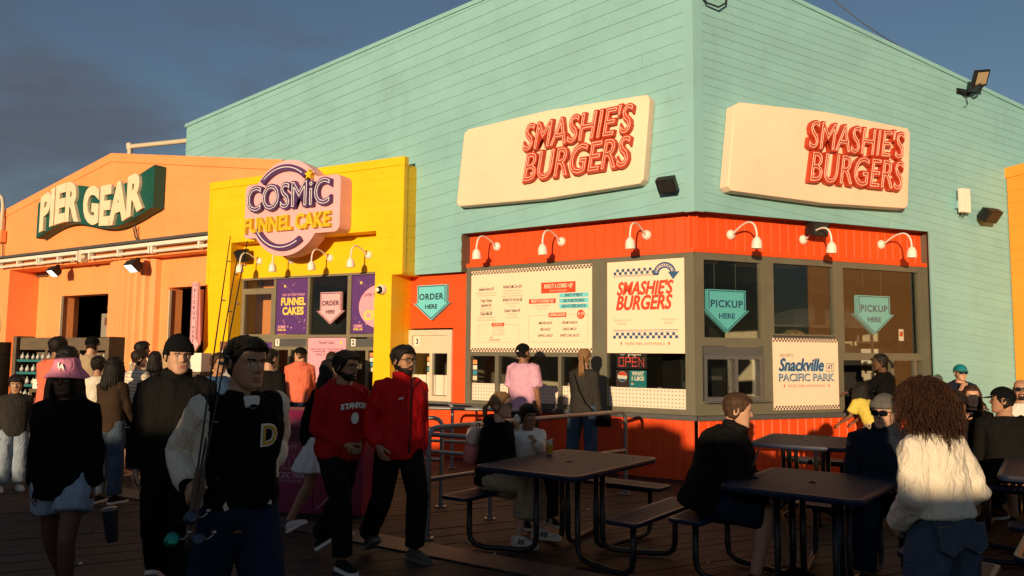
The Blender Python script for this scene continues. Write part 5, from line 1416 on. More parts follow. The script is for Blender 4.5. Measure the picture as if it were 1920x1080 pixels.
# ================================================================== PEOPLE
REM = []                                           # queue of (verts, faces, voxel, callback)
def flush_remesh():
    obs = []
    for vs, fs, vx, cb in REM:
        me = bpy.data.meshes.new('tmp'); me.from_pydata(vs, [], fs); me.update()
        o = bpy.data.objects.new('tmp', me); COL.objects.link(o)
        md = o.modifiers.new('r', 'REMESH'); md.mode = 'VOXEL'; md.voxel_size = vx
        ms = o.modifiers.new('s', 'SMOOTH'); ms.factor = .5; ms.iterations = 2
        obs.append(o)
    dg = bpy.context.evaluated_depsgraph_get(); dg.update()
    for o, (vs, fs, vx, cb) in zip(obs, REM):
        ev = o.evaluated_get(dg); me = ev.to_mesh()
        co = np.empty(len(me.vertices) * 3, dtype=np.float32); me.vertices.foreach_get('co', co)
        no = np.empty(len(me.vertices) * 3, dtype=np.float32); me.vertices.foreach_get('normal', no)
        polys = [tuple(p.vertices) for p in me.polygons]
        ev.to_mesh_clear()
        cb(co.reshape(-1, 3), no.reshape(-1, 3), polys)
    for o in obs:
        me = o.data; bpy.data.objects.remove(o); bpy.data.meshes.remove(me)
    REM.clear()

def ring_at(c, ax, ay, n=14, sq=0.0):
    out = []
    for k in range(n):
        a = 2 * PI * k / n; cx, sx = math.cos(a), math.sin(a)
        if sq:
            f = 1 + sq * (abs(cx * sx) * 2) ** 2 * .25
            cx *= f; sx *= f
        out.append(c + ax * cx + ay * sx)
    return out
def dome(mb, rings, end=True):
    """close a loft softly: add a smaller ring beyond the last"""
    return rings
def limb(mb, pts, rad, n=10, flat=None, cap=.6, front=Vector((0, -1, 0))):
    """tapered limb through pts with radii rad; rounded ends"""
    pts = [Vector(p) for p in pts]; rings = []
    d0 = (pts[1] - pts[0]).normalized(); d1 = (pts[-1] - pts[-2]).normalized()
    P = list(pts); Rr = list(rad)
    if cap:
        P = [pts[0] - d0 * rad[0] * cap, pts[0] - d0 * rad[0] * cap * .6] + P + [pts[-1] + d1 * rad[-1] * cap * .6, pts[-1] + d1 * rad[-1] * cap]
        Rr = [rad[0] * .25, rad[0] * .75] + Rr + [rad[-1] * .75, rad[-1] * .25]
    ref = None
    for i, p in enumerate(P):
        d = (P[min(i + 1, len(P) - 1)] - P[max(i - 1, 0)]).normalized()
        if ref is None: ref = front
        a = ref - d * ref.dot(d)
        if a.length < .2: a = d.orthogonal()
        a.normalize(); ref = a; b = d.cross(a)
        fl = flat if flat else 1.0
        rings.append(ring_at(p, b * Rr[i], a * Rr[i] * fl, n))
    mb.loft(rings)

HT = [(0, .022, -.080, -.035), (.03, .036, -.090, -.01), (.08, .047, -.094, .01), (.15, .055, -.093, .03), (.25, .061, -.091, .055), (.35, .066, -.090, .075), (.45, .070, -.089, .088), (.55, .073, -.088, .096), (.63, .0755, -.092, .100), (.72, .0745, -.091, .100), (.81, .069, -.084, .092), (.89, .057, -.068, .076), (.95, .040, -.046, .052), (.985, .022, -.022, .027), (1.0, .006, -.002, .008)]
def head_dims(t):
    for a, b in zip(HT[:-1], HT[1:]):
        if a[0] <= t <= b[0]:
            k = (t - a[0]) / (b[0] - a[0]); return [a[i] + (b[i] - a[i]) * k for i in range(4)]
    return HT[-1]
def G(x, s): return math.exp(-(x / s) ** 2)
HH = .235
NA, NL = 44, 40
def head_grid(fem=False, feat=True, fat=0.0):
    """local coordinates: chin level z=0, face towards -y"""
    V = []; info = []
    for l in range(NL + 1):
        t = (l / NL); t = .5 - .5 * math.cos(PI * t) if l in (0, NL) else t
        t = min(1, max(0, t + .018 * math.sin(2 * PI * t)))
        _, w, f, b = head_dims(t)
        w *= 1 + fat * .10 * (1 if t < .5 else .3)
        for k in range(NA):
            s = k / NA - .5
            an = 2 * PI * (s * .5 + 2.0 * s ** 3) - PI / 2
            c, sn = math.cos(an), math.sin(an)
            sq = 1 + .10 * (2 * abs(c * sn)) ** 2
            x = w * c * sq; y = (f + b) / 2 + (b - f) / 2 * sn * sq
            if feat and sn < .2:
                fr = max(0.0, -sn)
                y -= .027 * G(x, .0095 + .008 * max(0, .52 - t)) * (G(t - .415, .055) if t < .415 else G(t - .415, .13)) * 1.0
                y -= .007 * G(abs(x) - .012, .008) * G(t - .395, .03)
                y += .012 * G(abs(x) - .031, .016) * G(t - .535, .052)
                y -= .005 * G(abs(x) - .031, .012) * G(t - .53, .028)
                y -= (.0045 if not fem else .002) * G(t - .615, .03) * G(x, .05)
                y -= .0075 * G(x, .024) * G(t - .262, .028) + .007 * G(x, .021) * G(t - .200, .026)
                y += .0035 * G(x, .024) * G(t - .232, .010)
                y -= .006 * G(x, .022) * G(t - .07, .05)
                y -= .003 * G(abs(x) - .046, .018) * G(t - .42, .08) * fr
                y += .003 * G(x, .03) * G(t - .145, .03)
            V.append(Vector((x, y, t * HH))); info.append((t, an))
    return V, info
def grid_faces(na, nl):
    F = []
    for l in range(nl):
        for k in range(na):
            a, b = l * na + k, l * na + (k + 1) % na
            F.append((a, b, b + na, a + na))
    F.append(tuple(range(na - 1, -1, -1))); F.append(tuple(range(nl * na, nl * na + na)))
    return F
HF = grid_faces(NA, NL)

SKIN = {'medium': (.33, .165, .095), 'light': (.52, .29, .19), 'tan': (.40, .21, .125), 'brown': (.23, .11, .06), 'dark': (.11, .05, .028)}
HAIRC = {'black': (.010, .008, .007), 'dark': (.022, .013, .009), 'brown': (.065, .032, .016), 'blond': (.24, .13, .055), 'grey': (.20, .17, .14), 'auburn': (.048, .019, .009)}
def hair_mat(c): return mat('hair_' + c, HAIRC[c], .55, .5, 9.0, .9, 55, spec=.22, stretch=(6, 6, 1.0))
def skin_mat(s): return mat('skin_' + s, SKIN[s], .5, .08, 14.0, .25, 160, spec=.35)
def cloth(name, col, rough=.85, var=.12, bump=.5, bs=170, **k): k.setdefault('wrinkle', .55); return mat(name, col, rough, var, 7.0, bump, bs, spec=.06, **k)

FING = ((-.030, .080, .070, .0080), (-.010, .088, .079, .0085), (.011, .086, .073, .0082), (.030, .078, .057, .0072))
CURL = {'relax': ((22, 30, 20), 30, 20), 'grip': ((62, 82, 48), 46, 45), 'flat': ((5, 10, 6), 35, 8), 'fist': ((80, 92, 60), 52, 55), 'cup': ((38, 46, 28), 58, 30)}
def hand_mesh(mb, M, pose='relax', side=1, k=1.0):
    """M: origin wrist, y along hand, -z palm side, x towards the little finger when side=1"""
    cl, ta, tc = CURL[pose]
    S = Matrix.Scale(k, 4)
    def P(x, y, z): return M @ Vector((x * side * k, y * k, z * k))
    rings = []
    for y, wx, tz in ((-.02, .021, .017), (0, .024, .017), (.025, .034, .0165), (.055, .041, .0155), (.078, .042, .013), (.092, .038, .009)):
        c = P(0, y, -.002); ax = (P(wx, y, -.002) - c); ay = (P(0, y, tz - .002) - c)
        rings.append(ring_at(c, ax, ay, 12, .5))
    mb.loft(rings)
    for i, (x, y0, ln, r) in enumerate(FING):
        pts = [Vector((x * .93, y0 - .018, -.001)), Vector((x, y0, 0))]; ang = 0.0; segs = (ln * .44, ln * .31, ln * .25)
        sp = x * 1.6
        p = pts[-1]
        for j in range(3):
            ang += R(cl[j] + (i - 1.5) * 3)
            d = Vector((sp * (1 if pose in ('flat', 'relax') else .4), math.cos(ang), -math.sin(ang))).normalized()
            m_ = p + d * segs[j] * .5; p = p + d * segs[j]; pts += [m_, p]
        rs = [r * 1.05, r * 1.08, r * 1.0, r * 1.03, r * .92, r * .95, r * .86, r * .78][:len(pts)]
        limb(mb, [P(*q) for q in pts], [q * k for q in rs], 8, cap=.9)
    a = R(ta)
    t0 = Vector((-.026, .022, -.006)); d1 = Vector((-math.sin(a), math.cos(a), -.28)).normalized()
    t1 = t0 + d1 * .038; b = R(ta - tc * .6); d2 = Vector((-math.sin(b), math.cos(b), -.25 - tc / 90)).normalized(); t2 = t1 + d2 * .034
    b = R(ta - tc * 1.2); d3 = Vector((-math.sin(b), math.cos(b), -.3 - tc / 60)).normalized(); t3 = t2 + d3 * .026
    limb(mb, [P(*q) for q in (t0, t0.lerp(t1, .5), t1, t1.lerp(t2, .5), t2, t3)], [q * k for q in (.013, .0125, .0115, .0105, .0108, .0085)], 8, cap=.8)

def vn(v): return Vector(v).normalized()
POSE = {
    'hang': ((.16, .05, -1), (.10, -.20, -1)),
    'hangin': ((.10, .02, -1), (.02, -.16, -1)),
    'pocket': ((.34, .26, -1), (-.05, -.62, -.8)),
    'hip': ((.55, .35, -1), (-.62, -.35, -.55)),
    'fold': ((.18, -.22, -1), (-.85, -.62, .02)),
    'rest': ((.12, -.55, -1), (-.25, -1, -.02)),
    'phone': ((.20, -.25, -1), (-.12, -.85, .55)),
    'mouth': ((.15, -.55, -.9), (-.30, -.45, .95)),
    'lean': ((.15, -.85, -.6), (.0, -1, .05)),
    'back': ((.10, .35, -1), (.05, -.05, -1)),
    'fwd': ((.10, -.32, -1), (.02, -.50, -1)),
    'carry': ((.15, .0, -1), (.0, -.75, -.65)),
    'up': ((.25, -.6, -.4), (-.25, -.35, 1)),
}
def person(label, loc, yaw, h=1.72, fem=False, skin='light', arms=('hang', 'hang'), legs='stand', lean=3, side_lean=0, head=(0, 0), fat=0.0,
           top=None, bottom=None, shoes=None, hair=None, hat=None, glasses=None, beard=None, fine=1, seat=None, twist=0, hands=('relax', 'relax'), extra=None, category='person', z=0.0, group=None, brow=None, scale_head=1.0):
    LOCAL[0] = True
    k = h / 1.755
    M0 = Matrix.Translation((loc[0], loc[1], z)) @ Matrix.Rotation(R(yaw), 4, 'Z')
    S = thing('person', label, category, M0, group)
    X = Vector((1, 0, 0))
    # ---------- skeleton (local, metres)
    tl, sl = .435 * k, .425 * k
    LEG = {'stand': (((.05, -.02, -1), (.02, .03, -1)), ((-.05, -.02, -1), (-.02, .03, -1))),
           'stroll': (((.03, -.34, -1), (.01, .10, -1)), ((-.03, .20, -1), (-.01, .62, -1))),
           'stride': (((.03, .22, -1), (.0, .72, -1)), ((-.03, -.42, -1), (-.01, -.10, -1))),
           'shift': (((.16, -.05, -1), (.03, .04, -1)), ((-.03, -.01, -1), (-.05, .03, -1))),
           'sit': (((.14, -1, -.05), (.04, .05, -1)), ((-.14, -1, -.05), (-.04, .05, -1))),
           'sitcross': (((-.02, -1, .04), (-.32, -.25, -1)), ((-.12, -1, -.03), (-.02, .12, -1))),
           'sitfwd': (((.12, -1, -.08), (.04, -.30, -1)), ((-.12, -1, -.08), (-.04, .20, -1)))}[legs]
    th = [vn(q[0]) for q in LEG]; sh = [vn(q[1]) for q in LEG]
    if seat is not None: zp = seat + .10 * k
    else: zp = .085 * k + .02 + max(-(th[i].z * tl + sh[i].z * sl) for i in (0, 1)) + .02 * k
    P = Vector((0, 0, zp))
    la, sa = R(lean), R(side_lean)
    t = Vector((math.sin(sa), -math.sin(la), math.cos(la))).normalized()
    fwd = Vector((0, -math.cos(la), -math.sin(la)))
    tw = Matrix.Rotation(R(twist), 3, t)
    XS = tw @ X; FS = tw @ fwd
    hipw = (.092 if not fem else .095) * k; shw = (.172 if not fem else .150) * k * (1 + fat * .15)
    hips = [P + X * s * hipw - Vector((0, 0, .02 * k)) for s in (1, -1)]
    knees = [hips[i] + th[i] * tl for i in (0, 1)]; ank = [knees[i] + sh[i] * sl for i in (0, 1)]
    if fem:
        SEC = [(-.11, .12, .085), (-.05, .165, .112), (.02, .168, .115), (.10, .145, .102), (.19, .122, .090), (.28, .133, .100), (.36, .145, .118), (.43, .150, .098), (.48, .135, .080), (.515, .078, .062), (.545, .052, .055), (.57, .047, .050)]
    else:
        SEC = [(-.11, .12, .088), (-.05, .158, .112), (.02, .165, .115), (.10, .155, .108), (.19, .148, .105), (.28, .160, .114), (.36, .176, .122), (.43, .182, .112), (.48, .162, .090), (.515, .092, .070), (.545, .062, .062), (.57, .056, .058)]
    def sec(s):
        for a, b in zip(SEC[:-1], SEC[1:]):
            if a[0] <= s <= b[0]:
                q = (s - a[0]) / (b[0] - a[0]); rx, ry = a[1] + (b[1] - a[1]) * q, a[2] + (b[2] - a[2]) * q; break
        else: rx, ry = (SEC[0][1:] if s < SEC[0][0] else SEC[-1][1:])
        m = 1 + fat * (.20 if s < .45 else .08); my = 1 + fat * (.55 if .0 < s < .35 else .25)
        return rx * m * k, ry * my * k
    def tor(s, ex=0, ey=0):
        rx, ry = sec(s); q = min(1, max(0, s / .45))
        ax = (X.lerp(XS, q)).normalized(); ay = (fwd.lerp(FS, q)).normalized()
        c = P + t * s * k + ay * (fat * .35 * ry if .0 < s < .35 else 0) * .6
        if fem and .30 < s < .42: c = c + ay * .012 * k
        return c, ax * (rx + ex), ay * (ry + ey)
    shl = [P + t * .462 * k + XS * s * (shw - .012 * k) for s in (1, -1)]
    elb, wri, ad, fd = [], [], [], []
    for i, s in enumerate((1, -1)):
        a = arms[i]
        if a[0] == 'ik':
            tg = M0.inverted() @ Vector(a[1]); l1, l2 = .295 * k, .25 * k; tg = tg - (tg - shl[i]).normalized() * .06 * k
            goal = tg + (tg - shl[i]).normalized() * .06 * k; tg = goal
            hint0 = Vector(a[2]) if len(a) > 2 else Vector((s * .6, .5, -.6))
            for it in range(6):
                d = tg - shl[i]; D = min(d.length, (l1 + l2) * .995); d.normalize(); a_ = (l1 * l1 - l2 * l2 + D * D) / (2 * D); hh_ = math.sqrt(max(0, l1 * l1 - a_ * a_))
                hint = hint0 - d * hint0.dot(d); hint.normalize()
                e_ = shl[i] + d * a_ + hint * hh_; w_ = shl[i] + d * D
                tg = goal - (w_ - e_).normalized() * .075 * k
            elb.append(e_); wri.append(w_); ad.append((e_ - shl[i]).normalized()); fd.append((w_ - e_).normalized()); continue
        q = POSE[a] if isinstance(a, str) else a
        B = Matrix((XS * s, -FS, t)).transposed()            # body axes: outward, backward, up
        u = (B @ vn(q[0])).normalized(); f = (B @ vn(q[1])).normalized()
        ad.append(u); fd.append(f); elb.append(shl[i] + u * .295 * k); wri.append(shl[i] + u * .295 * k + f * .25 * k)
    hk = k * scale_head; hk = .5 * hk + .5 * scale_head if h < 1.5 else hk
    HM = Matrix.Translation(P + t * (.535 * k) + FS * -.0 + Vector((0, -.018 * math.cos(la) * 0, 0))) 
    base = P + t * .535 * k + Vector((0, 0, .028 * k)) + FS * .022 * k
    Rh = Matrix.Rotation(R(head[0] + twist), 4, 'Z') @ Matrix.Rotation(R(head[1]), 4, 'X')
    HM = Matrix.Translation(base) @ Rh @ Matrix.Scale(hk, 4) @ T(0, .0, 0)
    # ---------- body
    vox = {2: .0075, 1: .011, 0: .015}[fine]
    mb = MB(); mb.loft([ring_at(*tor(s), n=18, sq=.3) for s in [a[0] for a in SEC]] )
    nb = P + t * .52 * k
    limb(mb, [nb - t * .03 * k, nb + t * .02 * k, base + Rh.to_3x3() @ Vector((0, .025, .05)) * hk, base + Rh.to_3x3() @ Vector((0, .02, .10)) * hk], [(.062 if not fem else .05) * k, (.057 if not fem else .047) * k, (.055 if not fem else .046) * k, .05 * k], 14)
    ar = (1.0 if not fem else .84) * (1 + fat * .25) * k
    for i in (0, 1):
        limb(mb, [shl[i] - ad[i] * .02 * k - XS * (1, -1)[i] * .03 * k, shl[i], shl[i].lerp(elb[i], .4), elb[i], elb[i].lerp(wri[i], .3), wri[i].lerp(elb[i], .06), wri[i] + fd[i] * .012 * k], [.058 * ar, .060 * ar, .050 * ar, .041 * ar, .042 * ar, .028 * ar, .026 * ar], 12)
        lw = (1 + fat * .22) * k * (1.0 if not fem else 1.0)
        limb(mb, [hips[i] + Vector((0, 0, .03 * k)), hips[i].lerp(knees[i], .25), hips[i].lerp(knees[i], .65), knees[i], knees[i].lerp(ank[i], .28), knees[i].lerp(ank[i], .68), ank[i]], [.088 * lw, .084 * lw, .067 * lw, .055 * lw, .056 * lw, .041 * lw, .036 * lw], 14)
    bodyP = (mb.v, mb.f)
    # ---------- head, hands appended after the remesh (they overlap neck and wrist)
    hv, hinf = head_grid(fem, True, fat)
    hb = MB(HM); hb.add(hv, HF)
    slots = []
    for f in HF[:-2]:
        c = sum((hv[j] for j in f), Vector()) / 4; tt = c.z / HH; ax = abs(c.x); sl_ = 0
        if c.y < -.03:
            if (ax - .031) ** 2 / .0125 ** 2 + (tt - .533) ** 2 / .026 ** 2 < 1: sl_ = 4 if (ax - .031) ** 2 + ((tt - .533) * HH) ** 2 < .0062 ** 2 else 3
            elif .012 < ax < .050 and abs(tt - (.618 - 6 * (ax - .034) ** 2 * 6)) < .016: sl_ = 2
            elif ax < .024 and abs(tt - .232) < .036 * (1 - (ax / .027) ** 2): sl_ = 1
        if beard and sl_ == 0:
            lim = .33 if c.y > -.035 else .27
            if tt < lim and not (ax < .020 and .19 < tt < .27) and c.y < .045 and not (ax < .018 and tt > .31): sl_ = 2
            if ax < .026 and .262 < tt < .31: sl_ = 2
            if beard == 'goatee' and not (ax < .034 and tt < .34): sl_ = 0 if sl_ == 2 and tt < .5 else sl_
        slots.append(sl_)
    slots += [0, 0]
    for s in (1, -1):
        n0 = len(hb.f)
        pr = [(.000, .028, .0), (.010, .031, .002), (.016, .029, .003), (.014, .019, .003), (.007, .012, .002)]
        Me = HM @ T(s * .071, .012, .50 * HH) @ Matrix.Rotation(R(12), 4, 'X') @ Matrix.Rotation(R(s * 18), 4, 'Z')
        hb.loft([[Me @ Vector((s * xo, math.cos(2 * PI * q / 10) * r_ * .58 + xo * .5, math.sin(2 * PI * q / 10) * r_ - (.004 if math.sin(2 * PI * q / 10) < -.5 else 0))) for q in range(10)] for xo, r_, _ in pr], M=I4)
        slots += [0] * (len(hb.f) - n0)
    n0 = len(hb.f)
    for i, s in enumerate((1, -1)):
        y = fd[i]; ref = -XS * s if abs(y.dot(XS)) < .8 else FS
        if arms[i] in ('rest', 'lean', 'fold'): ref = Vector((0, 0, -1))
        zpalm = (ref - y * ref.dot(y)).normalized(); zax = -zpalm; xax = y.cross(zax)
        Mh = Matrix(((xax.x, y.x, zax.x, wri[i].x), (xax.y, y.y, zax.y, wri[i].y), (xax.z, y.z, zax.z, wri[i].z), (0, 0, 0, 1)))
        # thumb should point forward/up
        tgt = FS + Vector((0, 0, .3))
        sd_ = -1 if xax.dot(tgt) > 0 else 1
        hq = MB(); hand_mesh(hq, Mh, hands[i], sd_, k * (.92 if fem else 1.0)); hb.add(hq.v, hq.f, I4)
    slots += [0] * (len(hb.f) - n0)
    ms = skin_mat(skin)
    sc = SKIN[skin]
    mats = [ms, mat('lips_' + skin, (sc[0] * .85, sc[1] * .55, sc[2] * .6), .4, .05, 20), hair_mat(brow or (hair or {}).get('c', 'dark')), mat('eye_white', (.55, .5, .46), .3, 0, 1), mat('iris', (.015, .008, .005), .2, 0, 1)]
    def fin_body(co, no, polys):
        vs = [tuple(v) for v in co]; n = len(vs)
        fs = list(polys) + [tuple(j + n for j in f) for f in hb.f]; vs += [tuple(v) for v in hb.v]
        me = bpy.data.meshes.new('body'); me.from_pydata(vs, [], fs)
        for m in mats: me.materials.append(m)
        me.polygons.foreach_set('material_index', [0] * len(polys) + slots)
        me.polygons.foreach_set('use_smooth', [True] * len(fs)); me.update()
        link('body', me, S)
    REM.append((bodyP[0], bodyP[1], vox, fin_body))
    # ---------- clothing helpers
    def wrap(name, mb, m, amp=.006, fr=9.0, vx=None, ms=None, paint=None, parent=None, label=None, fold=1.0):
        def fin(co, no, polys):
            vs = []
            sd_ = loc[0] * 3.1 + loc[1]
            for p, q in zip(co, no):
                v = Vector((p[0] * fr + sd_, p[1] * fr, p[2] * fr * .34)); d = noise.noise(v) * .65 + noise.noise(v * 2.3) * .35
                d2 = 1 - abs(noise.noise(Vector((p[0] * fr * .8, p[1] * fr * .8 + sd_, (p[2] + .6 * p[0]) * fr * .8)))) * 2
                e = 1.5 * amp * (.75 * d + .75 * fold * d2)
                vs.append((p[0] + q[0] * e, p[1] + q[1] * e, p[2] + q[2] * e))
            me = bpy.data.meshes.new(name); me.from_pydata(vs, [], polys)
            ml = m if isinstance(m, (list, tuple)) else [m]
            for a in ml: me.materials.append(a)
            if paint:
                idx = []
                for f in polys:
                    c = [sum(co[j][a] for j in f) / len(f) for a in range(3)]; idx.append(paint(Vector(c)))
                me.polygons.foreach_set('material_index', idx)
            me.polygons.foreach_set('use_smooth', [True] * len(polys)); me.update()
            o = link(name, me, parent or S)
            if label: o['label'] = label
        REM.append((mb.v, mb.f, vx or vox, fin))
    # ---------- top
    J = dict(P=P, t=t, k=k, tor=tor, shl=shl, elb=elb, wri=wri, hips=hips, knees=knees, ank=ank, HM=HM, S=S, M0=M0, XS=XS, FS=FS, fd=fd, ad=ad, wrap=wrap, base=base, sec=sec, fwd=fwd, X=X, hk=hk)
    if top:
        e = top.get('e', .018) * (.68 if top.get('e', .018) > .02 else .9); hem = top.get('hem', -.10); box_ = top.get('box', .5); neck = top.get('neck', .525)
        mb = MB(); ss = [hem + (neck - hem) * q / 12 for q in range(13)]
        wm = max(sec(s)[0] for s in ss if s < .45); wy = max(sec(s)[1] for s in ss if s < .45)
        rg = []
        for s in ss:
            c, ax, ay = tor(s); rx, ry = ax.length, ay.length; b_ = box_ if s < .40 else box_ * max(0, (.5 - s) / .1)
            b_ = max(0, b_)
            rx2 = rx + (wm - rx) * b_ * .9 + e; ry2 = ry + (wy - ry) * b_ * .9 + e
            if s < hem + .04 and top.get('cinch'): rx2 -= .018; ry2 -= .018
            rg.append(ring_at(c, ax.normalized() * rx2, ay.normalized() * ry2, 20, .3))
        mb.loft(rg)
        sv = top.get('sleeve', 1.0); se = e * .8 + .003; sleeve_v = len(mb.v)
        for i in (0, 1):
            s0 = shl[i] - XS * (1, -1)[i] * .035 * k
            if sv <= 0: continue
            if sv >= .9: 
                pt = [s0, shl[i] + XS * (1, -1)[i] * .004, shl[i].lerp(elb[i], .45), elb[i], elb[i].lerp(wri[i], .4), elb[i].lerp(wri[i], .80), elb[i].lerp(wri[i], .96)]
                rr = [.062 * ar + se * .9, .062 * ar + se * 1.0, .052 * ar + se * 1.25, .044 * ar + se * 1.25, .042 * ar + se * 1.3, .033 * ar + se * 1.3, .029 * ar + se * (.7 if top.get('cuff', True) else 1.4)]
            elif sv > .55:
                pt = [s0, shl[i], shl[i].lerp(elb[i], .45), elb[i], elb[i].lerp(wri[i], .35)]; rr = [.062 * ar + se, .062 * ar + se, .052 * ar + se * 1.3, .045 * ar + se * 1.4, .042 * ar + se * 1.5]
            else:
                pt = [s0, shl[i], shl[i].lerp(elb[i], .35), shl[i].lerp(elb[i], .35 + sv * .9)]; rr = [.062 * ar + se, .063 * ar + se, .056 * ar + se * 1.6, .053 * ar + se * 2.3]
            limb(mb, pt, rr, 12, cap=.25)
        if top.get('hood'):
            c = P + t * .50 * k - FS * .085 * k
            for q in range(9):
                a = PI * (q / 8); 
            pts = [P + t * .505 * k + XS * (.115 * k * math.cos(PI * q / 10)) + FS * (.055 - .155 * math.sin(PI * q / 10)) * k - t * .01 * k + t * .028 * math.sin(PI * q / 10) for q in range(11)]
            limb(mb, pts, [(.022 + .026 * math.sin(PI * q / 10)) * k for q in range(11)], 10)
        if top.get('collar'):
            ch = top['collar']; pts = [P + t * (.525 * k + ch * .35) + XS * (.068 * k * math.cos(2 * PI * q / 16 - PI / 2)) + FS * (.012 * k - .064 * k * math.sin(2 * PI * q / 16 - PI / 2)) * 1.0 for q in range(1, 16)] if top.get('open') else [P + t * (.525 * k + ch * .35) + XS * (.068 * k * math.cos(2 * PI * q / 16)) + FS * (.012 * k - .064 * k * math.sin(2 * PI * q / 16)) for q in range(17)]
            for dz in ((0, ch * .5) if ch > .03 else (0,)):
                limb(mb, [q + t * dz for q in pts], [.014 + ch * .15] * len(pts), 8, cap=.2)
        paint = top.get('paint'); pm = top['m']
        if top.get('sleeve_m'):
            pm = [top['m'], top['sleeve_m']]
            def paint(c, shl=shl, elb=elb, wri=wri):
                for i, s in enumerate((1, -1)):
                    a = (c - P).dot(XS) * s
                    ax_ = shw + .012 * k
                    if a > ax_ - .0: return 1
                    for p0, p1 in ((shl[i], elb[i]), (elb[i], wri[i])):
                        d = p1 - p0; u = max(0, min(1, (c - p0).dot(d) / d.length_squared)); r_ = (c - p0 - d * u).length
                        if r_ < .085 * k and (p0 is elb[i] or u > .28): return 1
                return 0
        elif paint: paint = paint(J)
        wrap(top.get('n', 'shirt'), mb, pm, top.get('amp', .006), top.get('fr', 9.0), paint=paint, label=top.get('label'))
    # ---------- bottom
    if bottom:
        kd = bottom['k']; e = bottom.get('e', .014); mb = MB(); up_ = bottom.get('waist', .10)
        def hipsl(hi, ex): mb.loft([ring_at(*[q if j == 0 else q.normalized() * (q.length + ex) for j, q in enumerate(tor(s))], n=18, sq=.3) for s in (-.09, -.04, .0, .04, .07, hi)])
        if kd in ('jeans', 'trousers', 'shorts', 'leggings'):
            hipsl(up_, e)
            ends = {'shorts': bottom.get('len', .72), 'jeans': 1.97, 'trousers': 1.97, 'leggings': 1.9}[kd]
            wd_ = bottom.get('w', 1.0)
            for i in (0, 1):
                pt, rr = [], []
                for u in [0, .12, .3, .5, .75, 1.0, 1.2, 1.5, 1.75, 1.97]:
                    if u > ends + 1e-6: break
                    p = hips[i].lerp(knees[i], u) if u <= 1 else knees[i].lerp(ank[i], u - 1)
                    base_r = np.interp(u, [0, .12, .3, .5, .75, 1.0, 1.2, 1.5, 1.75, 1.97], [.092, .092, .086, .078, .068, .060, .060, .055, .050, .048])
                    ease = e + (0 if kd == 'leggings' else np.interp(u, [0, .5, 1, 2], [.002, .010, .014, .020]) * wd_)
                    if kd == 'shorts': ease = e + .02 * u * wd_ + .01
                    pt.append(p + (Vector((0, 0, .04 * k)) if u == 0 else Vector())); rr.append(base_r * k * (1 + fat * .2) + ease)
                if kd == 'shorts': pt.append(hips[i].lerp(knees[i], ends)); rr.append(rr[-1])
                limb(mb, pt, rr, 14, cap=.12)
        elif kd == 'skirt':
            ln = bottom['len']; fl_ = bottom.get('flare', .12); n = 36; rg = []
            if seat is None:
                for q in range(11):
                    u = q / 10; s = .12 - u * .22 if u < .5 else None
                    z_ = up_ * k - u * ln; sc_ = min(up_, max(-.05, z_ / k)); rx, ry = sec(sc_)
                    rx += .012 + fl_ * max(0, u - .15); ry += .012 + fl_ * max(0, u - .15)
                    rg.append([P + Vector((0, 0, z_)) + Vector((rx * math.cos(2 * PI * a / n) * (1 + .05 * u * math.sin(a * PI * .9)), -ry * math.sin(2 * PI * a / n) * (1 + .05 * u * math.sin(a * PI * .9)), 0)) for a in range(n)])
                mb.loft(rg)
            else:
                hipsl(up_, .02)
                mid = [(hips[0] + hips[1]) / 2, (knees[0] + knees[1]) / 2, (ank[0] + ank[1]) / 2]
                limb(mb, [mid[0], mid[0].lerp(mid[1], .5), mid[1], mid[1].lerp(mid[2], .35), mid[1].lerp(mid[2], bottom.get('drop', .7))], [.155 * k, .165 * k, .15 * k, .15 * k, .15 * k], 16, cap=.15)
                for i in (0, 1): limb(mb, [hips[i], knees[i], knees[i].lerp(ank[i], .5)], [.1 * k, .085 * k, .085 * k], 12, cap=.2)
        wrap(bottom.get('n', kd), mb, bottom['m'], bottom.get('amp', .006), bottom.get('fr', 10), paint=(bottom['paint'](J) if bottom.get('paint') else None))
    # ---------- shoes
    if shoes:
        for i in (0, 1):
            a = ank[i]; d = sh[i]
            kick = max(0.0, d.y) if legs in ('stroll', 'stride') else 0
            ang = -kick * .9 if kick > .3 else 0
            yv = Vector(((.16, -.16)[i], -1, 0)).normalized()
            Rx = Matrix.Rotation(ang, 4, 'X')
            Mf = Matrix.Translation(a) @ Rx @ Matrix.Rotation(math.atan2(yv.x, -yv.y), 4, 'Z')
            q = k * shoes.get('s', 1.0); sz = -.085 * k - .012
            mb = MB(Mf)
            prof = [(.075, .026, .055), (.05, .034, .075), (.0, .036, .085), (-.05, .038, .075), (-.10, .044, .055), (-.15, .044, .042), (-.185, .034, .032), (-.20, .018, .022)]
            mb.loft([[Vector((w_ * math.cos(2 * PI * j / 14) * q, y * q, max(sz + .004, sz + (h_ * .5 + h_ * .5 * math.sin(2 * PI * j / 14)) * q * 1.05))) for j in range(14)] for y, w_, h_ in prof], M=Mf)
            limb(mb, [Vector((0, .015, sz + .05)), Vector((0, .01, sz + .10 * k))], [.042 * k, .044 * k], 12, cap=.1) if shoes.get('high') else None
            o = mb.build('shoe', shoes['m'], S, smooth=True)
            mb = MB(Mf); mb.loft([[Vector(((w_ + .004) * math.cos(2 * PI * j / 14) * q, (y * 1.02) * q + (.0 if True else 0), zz)) for j in range(14)] for y, w_, zz in ()], M=Mf) if False else None
            pl = [((w_ + .004) * q, y * 1.03 * q) for y, w_, h_ in prof]; poly = pl + [(-x, y) for x, y in reversed(pl)]
            mb = MB(Mf); mb.prism(poly[::-1], sz - .012, sz + .014, Mf); mb.build('sole', shoes.get('sole', M_WHITE), o)
